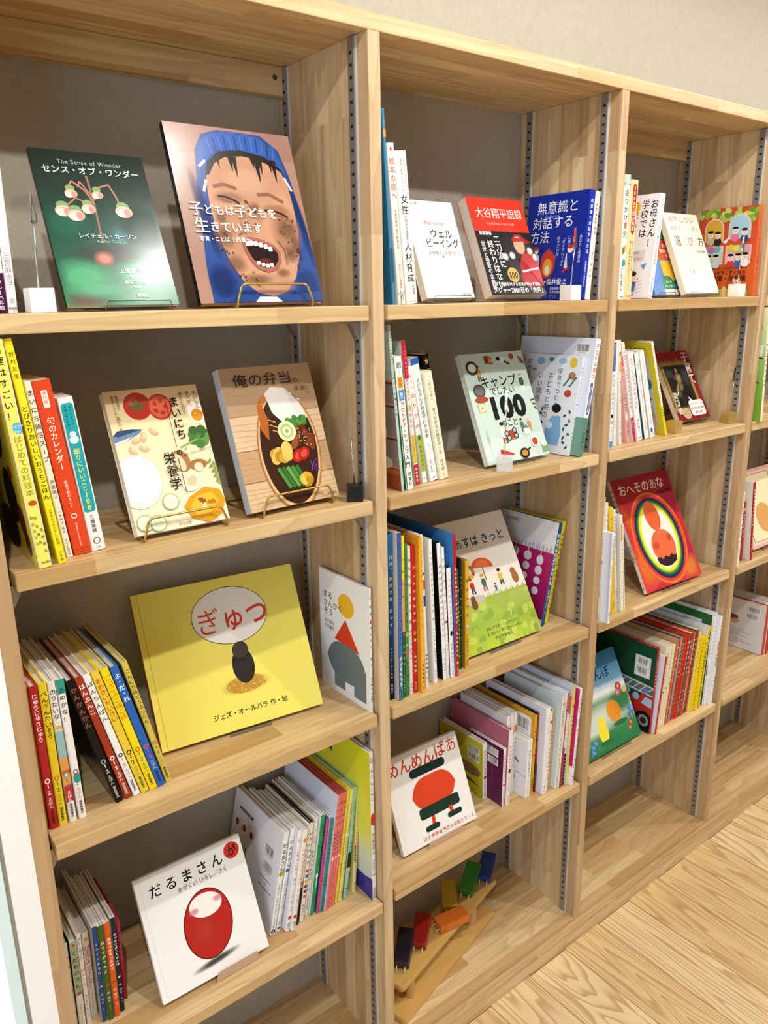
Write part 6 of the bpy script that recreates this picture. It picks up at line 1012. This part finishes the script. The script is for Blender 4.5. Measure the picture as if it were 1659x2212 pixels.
# --- lowest shelf of the third bay
g = 'picture books in the long row on the lowest shelf of the third bay'
LAY['fire'] = LAY['fire'][:6] + (.185,)
def L_fire(f):
    f.G([(0, '#10201c'), (.25, '#17322a'), (.4, '#1d4a30'), (1, '#174a2e')]); f.R(.7, .62, .93, .86, '#d9dde0'); f.BC(.73, .75, .17, .09, 41); f.BC(.73, .64, .17, .09, 42)
    f.P([(.3, .46), (1, .44), (1, .54), (.3, .58)], '#5f6a70'); f.L([(.3, .57), (1, .535)], .02, '#c9d0d4'); f.L([(.3, .47), (1, .44)], .02, '#c9d0d4')
    for k in range(7): f.L([(.3 + .1 * k, .47 - .004 * k), (.4 + .1 * k, .56 - .004 * k)], .014, '#c9d0d4')
    f.P([(.35, .22), (1, .16), (1, .42), (.86, .45), (.78, .36), (.35, .4)], '#b8302a'); f.P([(.84, .32), (1, .3), (1, .4), (.9, .41)], '#aac4dc'); f.R(.35, .3, .76, .31, '#7a1c1a'); f.E(.62, .41, .05, .05, '#8fb6e0'); f.E(.76, .38, .05, .05, '#8fb6e0'); f.E(.9, .48, .04, .03, '#5a86c0')
    for u in (.55, .9): f.E(u, .13, .13, .13, '#17171a'); f.E(u, .13, .08, .08, '#8a8f94'); f.E(u, .13, .045, .045, '#3a2022')
bk('fire', 'dark green picture book with a red fire engine on its side', '#b02a30', L=L_fire, st=[('~9', .86, .5, '#f0d0d0', .5, .6)], group=g)
bk('wr', 'white sided book with red spine, right of the fire engine book', '#c0302c', lf='#e4e9f2', st=[('~9', .9, .55, '#f4dcd8', .5, .6), ('~6', .3, .1, '#f4dcd8', .5, .5)], group=g)
for i, (id, w) in enumerate((('c1', 'leftmost'), ('c2', 'middle'), ('c3', 'rightmost'))):
    bk(id, 'cream spine with faint coloured letters, %s of three alike' % w, '#ebe2c8', S=lambda f, i=i: (f.SP(('~7', '~8', '~6')[i], .92, .56, ('#c98a6a', '#8aa06a', '#b0808a')[i], .5, .6, .01), f.E(.5, .44 + .04 * i, .3, .3, '#5a5a3a'), f.SP('~6', .34, .14, '#6a6a5a', .5, .4)), group=g)
def row(id, label, c, t, tc, lf=None, st2=None, extra=None): bk(id, label, c, lf=lf, S=lambda f: ((extra(f) if extra else 0), f.SP(t, .93, .5, tc, .5, .82, .012), f.SP(st2 or '~5', .34, .06, tc, .5, .6)), group=g)
row('ora', 'orange spine right of the three cream ones', '#cf6a26', '~7', '#f4dcc4', lf='#b89a6a')
row('blp', 'violet blue spine beside the orange one', '#3f3f86', '~5', '#e6c8a0')
row('pnk', 'rose pink spine between violet and green ones', '#d98a8a', '~10', '#3a5a3a')
row('gr1', 'dark green spine with yellow writing', '#3a6a2c', '~8', '#d6dca0', extra=lambda f: f.E(.5, .45, .3, .3, '#1a1a1a'))
row('re1', 'red spine, first of three reds after the dark green one', '#c2362a', '~9', '#f4d8d0', extra=lambda f: f.E(.5, .47, .3, .3, '#3a1010'))
row('re2', 'red spine, middle of three reds', '#cf3c2a', '~7', '#f6e0d8', extra=lambda f: f.E(.5, .46, .3, .3, '#5a1a14'))
row('re3', 'red spine, last of three reds before the grey one', '#c93428', '~7', '#f6e0d8')
row('gry', 'dark grey spine with white writing', '#5f574c', '~7', '#efeae0', lf='#e6e2da')
row('re4', 'orange red spine with white title between grey and green ones', '#d8503a', '~8', '#f8e6de', extra=lambda f: f.R(0, .1, 1, .5, '#df6a5a'))
row('gr2', 'deep green spine between two reds', '#2f5a28', '~7', '#e6e6c8')
row('re5', 'red spine with white title before the yellow ones', '#c2342a', '~6', '#f6dcd4', lf='#e6e6e0')
row('ly', 'pale yellow spine, first of the yellow ones', '#ecdf8a', '~8', '#4a4420')
row('yy1', 'strong yellow spine, second of the yellow ones', '#f2d70e', '~8', '#6a5a10')
row('yy2', 'yellow spine, third of the yellow ones', '#efd412', '~8', '#6a5a10')
row('yy3', 'tall yellow spine with bold black title and white side', '#f0d420', '~9', K, lf='#dfe4ee', extra=lambda f: f.R(0, 0, .2, .7, '#2a2414'))
def L_ww1(f):
    f.R(0, 0, 1, 1, '#2f6a34'); f.R(0, .1, .86, .92, '#dfe2ec'); f.L([(0, .74), (.98, .72)], .016, '#d8602a')
    for k in range(5): f.E(.2 + .16 * k, .76, .04, .03, '#c9402a', 20); f.L([(.22 + .16 * k, .78), (.25 + .16 * k, .81)], .012, '#c9402a')
bk('ww1', 'tall white spined book with green and white side near the right end', '#f0eff0', L=L_ww1, S=lambda f: (f.SP('~9', .92, .55, '#c9606a', .5, .7, .006), f.R(.2, .33, .8, .44, '#8a2a6a'), f.SP('福音館書店', .2, .05, K, .5, .5)), group=g)
bk('ww2', 'tallest white spine near the right end of the row', '#f1f1f2', lf='#e3e7f0', st=[('~10', .92, .5, '#4a4a5a', .5, .6), ('~4', .36, .12, '#5a5a6a', .5, .5)], group=g)
bk('ww3', 'white spine with orange giraffe like pattern at the right end of the row', '#f1eff0', lf='#e6e9f2', S=lambda f: ([f.E(.2 + .6 * ((k * 7) % 10) / 10, .47 + .03 * k, .3, .9, '#c9844a', k * 40, 7) for k in range(9)], f.SP('~6', .94, .75, '#c9604a', .5, .6), f.SP('~5', .34, .1, K, .5, .5)), group=g)
# --- fourth bay
def L_g4(f):
    f.R(0, 0, 1, 1, '#9cc45a'); f.G([(0, '#7fae36'), (.3, '#8aba48'), (.6, '#a8cf74'), (.72, '#c9dca0'), (1, '#f0ecc0')])
    f.E(.88, .84, .07, .07, '#c9604a'); f.E(.88, .84, .05, .05, '#f2e6d0'); f.E(.82, .68, .1, .1, '#e6b48c'); f.P([(.74, .66), (.98, .68), (.96, .58), (.76, .58)], '#f2f0ee'); f.L([(.7, .6), (.98, .56)], .014, K)
    f.E(.74, .5, .06, .05, '#7a4028'); f.P([(.68, .47), (.8, .47), (.8, .4), (.7, .4)], '#6a2a34'); f.L([(.8, .4), (.95, .34)], .012, K); f.E(.72, .27, .09, .06, '#f0c8b0'); f.E(.66, .29, .05, .06, '#8a4a30'); f.E(.72, .22, .07, .045, '#dc7ab0'); f.L([(.68, .19), (.68, .16)], .03, '#f2f2f2'); f.L([(.76, .2), (.8, .17)], .03, '#f2f2f2')
    f.E(.66, .105, .15, .13, '#f4f2f0'); f.E(.6, .1, .07, .09, '#8a5a48'); f.T('社 幸', .86, .045, .07, K, 'r', .01)
bk('g4', 'tall green cover with small drawn children, at the left of the fourth bay', '#efe9d0', L=L_g4, st=[('~9', .7, .3, K, .5, .7, .01)], hard=False, name='paperback_book')
LAY['g5'] = (LAY['g4'][0] + .0128, .012, LAY['g4'][2], LAY['g4'][3], .011, .255, .18)
bk('g5', 'cream pink book right behind the tall green cover in the fourth bay', '#f0d9c8', hard=False, name='paperback_book')
g = 'books at the left of the third shelf in the fourth bay'
bk('q1', 'thin white spine hard against the upright in the fourth bay', '#f2efea', st=[('~8', .9, .3, '#6a3a3a', .5, .8)], group=g)
LAY['q1b'] = (LAY['q1'][0] + .0165, .05, LAY['q1'][2], 0.0, .010, .212, .15)
LAY['q1c'] = (LAY['q1'][0] + .0275, .052, LAY['q1'][2], 0.0, .0055, .211, .15)
bk('q1b', 'dark red spine set back between the white and the red one', '#8a2028', group=g); bk('q1c', 'thin golden spine set back beside the dark red one', '#d9a83a', group=g)
bk('q2', 'small red spine with white title in the fourth bay', '#b02a2e', S=lambda f: (f.E(.5, .88, .4, .4, '#e6c83a'), f.SP('~8', .8, .4, '#f6e6e0', .5, .6, .01), f.SP('絵本館', .2, .05, '#5a1014', .5, .4)), group=g)
bk('q3', 'white sided book with crimson spine and white title in the fourth bay', '#a81f2e', lf='#e6ddd2', st=[('~11', .92, .44, '#fff', .5, .66, .012), ('~6', .36, .1, '#f0d0d0', .5, .55)], group=g)
z3 = ZB + .7143
FCE['cream'] = (1.2365, .03, z3, 0.0, .42, .20, .205, .012)
def a_cream(f): f.R(0, 0, 1, 1, '#e3b3a0'); f.R(.05, .04, .95, .96, '#efd2c4'); f.R(.09, .07, .91, .93, '#c9806a'); f.R(.11, .08, .89, .92, '#f0e4bc'); f.T('あ', .16, .84, .12, '#b03a3a', 'l', .015); f.T('わ', .16, .7, .12, '#b03a3a', 'l', .015); f.E(.5, .35, .2, .2, '#d8a060')
bk('cream', 'pink framed cream picture book facing out in the fourth bay', '#b04a52', '#e3b3a0', R=a_cream, front='R')
g = 'row of white books with red spines in the fourth bay'
LAY['fox'] = LAY['fox'][:3] + (.02, .0165, LAY['fox'][5], .155)
def L_fox(f):
    f.R(0, 0, 1, 1, '#e2dfe0'); f.BC(.66, .8, .24, .1, 51); f.BC(.64, .66, .24, .1, 52); f.T('きつねのおはなし C8793', .05, .86, .03, '#555')
    f.E(.36, .58, .14, .07, '#8a4a2c', 20); f.E(.2, .7, .05, .1, '#7a3f26', -20); f.E(.42, .53, .1, .05, '#c9a080', 10)
    for k in range(9): f.R(.05, .42 - .04 * k, .05 + .4 + .45 * ((k * 7) % 5) / 5, .428 - .04 * k, '#8a8a90')
bk('fox', 'white back cover with a brown animal shape and barcodes in the fourth bay', '#c9402a', L=L_fox, group=g)
fx = LAY['fox']
for i in range(4):
    k = 'fx%d' % i; LAY[k] = (fx[0] + .0172 * (i + 1), fx[1] - .004 + .008 * (i % 2), fx[2], .02, .0165, fx[5] * (.97 if i % 2 else 1.0), .15)
    bk(k, ('red spine next to the brown animal back cover', 'red spine, second to the right of the animal back cover', 'red spine, third to the right of the animal back cover', 'red spine, fourth to the right of the animal back cover')[i], ('#b8302a', '#c43a2c', '#b02a26', '#c9402a')[i], lf='#e6e2e0', group=g)
# ------------------------------------------------------------------ display stands
def acrylic(id, wfr, label, xo=.5, lip=.011, film=False):
    x, y, zs, ya, ti, w, h, th = FCE[id]; cx = x + math.cos(ya) * w * xo; cy = y + math.sin(ya) * w * xo; hw = w * wfr / 2
    e = empty('book_stand', Matrix.Translation((cx, cy, zs)) @ Matrix.Rotation(ya, 4, 'Z')); tag(e, label, 'book stand', 'clear acrylic book stands')
    t = .0019; yb = th / math.cos(ti) + .003; bl = h * .62
    prof = [(-.0042, lip), (-.0042, .0012), (yb, .0012), (yb + bl * math.sin(ti), .0012 + bl * math.cos(ti))]
    def sheet(a, b, h0, h1, name, m):
        bm = bmesh.new(); d = Vector((0, b[0] - a[0], b[1] - a[1])); n = Vector((0, -d.z, d.y)).normalized() * (t / 2); vs = []
        for xx in (-hw * h0, hw * h0): vs += [bm.verts.new(Vector((xx, a[0], a[1])) + n), bm.verts.new(Vector((xx, a[0], a[1])) - n)]
        for xx in (-hw * h1, hw * h1): vs += [bm.verts.new(Vector((xx, b[0], b[1])) + n), bm.verts.new(Vector((xx, b[0], b[1])) - n)]
        for f in ((0, 2, 6, 4), (1, 5, 7, 3), (0, 1, 3, 2), (4, 6, 7, 5), (0, 4, 5, 1), (2, 3, 7, 6)): bm.faces.new([vs[i] for i in f])
        bmesh.ops.recalc_face_normals(bm, faces=bm.faces); return from_bm(name, bm, m, e)
    sheet(prof[1], prof[0], 1, .9, 'lip', M_film if film else M_acr); sheet(prof[1], prof[2], 1, 1, 'base_plate', M_acr); sheet(prof[2], prof[3], 1, .8, 'back_rest', M_acr)
    bm = bmesh.new(); zt = lip + .0004
    tube(bm, [(-hw, -.0044, .002), (-hw * .9, -.0044, zt), (hw * .9, -.0044, zt), (hw, -.0044, .002)], .0007, seg=6); from_bm('lip_edge', bm, M_film if film else M_acredge, e)
for id, wf, lb, kw in (('sense', .62, 'clear acrylic stand under the dark green flower cover', dict(xo=.62)), ('daruma', .42, 'stand with brownish film lip under the round red figure book', dict(xo=.68, lip=.016, film=True)), ('gyu', .26, 'clear stand peeping out under the wide yellow picture book', dict(xo=.52, lip=.005)),
        ('well', .85, 'clear acrylic stand under the small cream paperback', {}), ('otani', .72, 'clear acrylic stand under the red paperback with black band', {}), ('camp', .6, 'clear acrylic stand under the mint green 100 cover', dict(lip=.006)), ('ashita', .4, 'dark edged clear stand under the umbrella picture book', dict(lip=.005)), ('men', .5, 'stand with brownish film lip under the orange shape book', dict(xo=.55, lip=.012, film=True)),
        ('koukai', .92, 'clear acrylic stand under the pale cream paperback', {}), ('nurse', .48, 'clear acrylic stand under the coloured block cover', dict(xo=.27)), ('koso', .6, 'clear stand under the gold framed painting cover', dict(lip=.005)), ('oheso', .5, 'clear stand under the red rainbow oval cover', dict(lip=.005)), ('hiyo', .55, 'dark edged clear stand under the chick picture book', dict(lip=.008)), ('cream', .6, 'clear stand under the pink framed cream picture book', {})):
    acrylic(id, wf, lb, **kw)
def wire_stand(id, wfr, label, xo=.5, hf=.030):
    x, y, zs, ya, ti, w, h, th = FCE[id]; cx = x + math.cos(ya) * w * xo; cy = y + math.sin(ya) * w * xo; hw = w * wfr / 2
    e = empty('wire_book_stand', Matrix.Translation((cx, cy, zs)) @ Matrix.Rotation(ya, 4, 'Z')); tag(e, label, 'book stand', 'brass wire book stands')
    r = .0016; yf = -.0045; yb = th / math.cos(ti) + .004; bl = h * .62; zb = r + .0002
    loop = [(-hw * .86, yf - .001, hf), (-hw, yf - .003, zb + .006), (-hw, yf - .001, zb), (-hw, yb, zb), (-hw * .9, yb + bl * math.sin(ti), bl * math.cos(ti)), (hw * .9, yb + bl * math.sin(ti), bl * math.cos(ti)), (hw, yb, zb), (hw, yf - .001, zb), (hw, yf - .003, zb + .006), (hw * .86, yf - .001, hf)]
    bm = bmesh.new(); tube(bm, fillet(loop, .007, True), r, True, 10); from_bm('wire_frame', bm, M_gold, e, True)
    bm = bmesh.new(); tube(bm, [(-hw * .97, yb * .99, zb + .004), (-hw * .97, yb + .085, zb), (hw * .97, yb + .085, zb), (hw * .97, yb * .99, zb + .004)], r * .9, False, 8); from_bm('rear_foot', bm, M_gold, e, True)
wire_stand('kodomo', .62, 'brass wire stand holding the laughing child cover', xo=.57); wire_stand('eiyo', .9, 'brass wire stand holding the cream vegetable cookbook', xo=.5); wire_stand('bento', .8, 'brass wire stand holding the lunch box cookbook', xo=.5)
# ------------------------------------------------------------------ cubes with wire clips
def clip_cube(x, y, row, size, rot, mat, label, hw, lean=(0, 0), z=None):
    zs = ZB + SHZ[row]; e = empty('card_holder', Matrix.Translation((x, y, zs)) @ Matrix.Rotation(math.radians(rot), 4, 'Z')); tag(e, label, 'card holder', 'cube card holders with wire clips')
    s = size / 2; bm = bmesh.new(); box(bm, -s, s, -s, s, .0002, size, bev=.0012); from_bm('cube', bm, mat, e)
    bm = bmesh.new(); lx, ly = lean; tube(bm, [(0, 0, size - .002), (lx * .5, ly * .5, size + hw * .4), (lx, ly, size + hw * .72)], .0009, False, 8); from_bm('wire', bm, M_wire, e, True)
    bm = bmesh.new(); zt = size + hw * .68
    for sg in (-1, 1):
        prism(bm, [(sg * .0006, zt), (sg * .0034, zt + .003), (sg * .0032, zt + .010), (sg * .0010, zt + .020), (sg * .0004, zt + .0335), (sg * .0002, zt + .020), (sg * .0018, zt + .0095), (sg * .0018, zt + .004)], -.0022 + ly, .0022 + ly, 'y')
    for v in bm.verts: v.co.x += lx
    from_bm('clip', bm, M_wire, e)
clip_cube(-.441, .0155, 1, .0262, 0, M_whitep, 'white cube card holder at the left of the top left shelf', .096, (.004, 0))
clip_cube(-.0235, .0225, 2, .0245, -35, M_blackp, 'black cube card holder beside the lunch box cookbook', .1, (-.004, 0))
clip_cube(.4445, .0145, 1, .0262, 0, M_whitep, 'white cube card holder before the deep blue paperback', .09, (.006, 0))
clip_cube(.2935, .0175, 2, .0265, 40.7, M_frost, 'frosted clear cube card holder before the mint green cover', .115, (-.003, 0))
clip_cube(.998, .0145, 1, .0262, 0, M_whitep, 'white cube card holder before the orange brick patterned cover', .094, (.008, 0))
clip_cube(.848, .044, 2, .0258, 0, M_goldcube, 'brass cube card holder before the gold framed painting cover', .095, (.006, 0))
clip_cube(1.0575, .0345, 2, .0258, -17, M_goldcube, 'brass cube card holder at the right end beside the upright', .1, (.004, 0))
# ------------------------------------------------------------------ tumbling block toy in the bottom of the second bay
ang = math.radians(14.9); toy = empty('tumbling_block_toy', Matrix.Translation((.0, 0, ZB))); tag(toy, 'wooden toy of two boards with six coloured blocks tied by cords', 'wooden toy')
def rboard(name, P, L, Wd, z0, z1, m):
    bm = bmesh.new(); c, s = math.cos(ang), math.sin(ang); r = .007; pts = []
    for cx, cy, a0 in ((L - r, Wd - r, 0), (r, Wd - r, 90), (r, r, 180), (L - r, r, 270)):
        for i in range(5):
            a = math.radians(a0 + 22.5 * i); u, v = cx + r * math.cos(a), cy + r * math.sin(a); pts.append((P[0] + u * c - v * s, P[1] + u * s + v * c))
    prism(bm, pts, z0, z1, 'z'); es = [e for e in bm.edges if abs(e.verts[0].co.z - e.verts[1].co.z) < 1e-6]
    bmesh.ops.bevel(bm, geom=es, offset=.0018, segments=2, affect='EDGES'); return from_bm(name, bm, m, toy)
rboard('lower_board', (.064, .0245), .352, .075, .0006, .0132, M_wy); rboard('upper_board', (.0765, .0465), .372, .066, .054, .065, M_wy)
for i, (x, y) in enumerate(((.1105, .0665), (.3390, .1235), (.2700, .1450), (.1000, .0900))[:2]):
    bm = bmesh.new(); bmesh.ops.create_cone(bm, cap_ends=True, segments=28, radius1=.0095, radius2=.0095, depth=.0412, matrix=Matrix.Translation((x, y, .0336))); o = from_bm('dowel_post', bm, M_dowel, toy)
for nm, c, A, yaw, Lb, pitch in (('purple', '#1e1528', (.102, .084), 41, .076, 14), ('red', '#9c1a14', (.160, .099), 40, .070, 14), ('orange', '#d9701f', (.2245, .117), -9, .072, 0), ('yellow', '#b08c1e', (.2805, .134), 53, .066, 14), ('green', '#2d7a28', (.338, .147), 30, .078, 14), ('blue', '#173a78', (.401, .153), 33, .068, 14)):
    bm = bmesh.new(); box(bm, .003, .003 + Lb, -.0165, .0165, .001, .0195, bev=.0018)
    Mx = Matrix.Translation((A[0], A[1], .0654)) @ Matrix.Rotation(math.radians(yaw), 4, 'Z') @ Matrix.Rotation(math.radians(-pitch), 4, 'Y')
    bmesh.ops.transform(bm, matrix=Mx, verts=bm.verts); b = from_bm('block', bm, simple('paint_' + nm, c, .35), toy); b['label'] = nm + ' painted block'
    for sy in (-.0085, .0085):
        bm = bmesh.new(); p = [Mx @ Vector(q) for q in ((.004, sy, .008), (.0005, sy, .0085), (-.0025, sy, .006))]; q = Vector((p[-1].x - .0025 * math.cos(math.radians(yaw)), p[-1].y - .0025 * math.sin(math.radians(yaw)), .0645)); tube(bm, p + [q], .0011, False, 7); from_bm('cord', bm, M_cord, b, True)
bpy.context.view_layer.update()
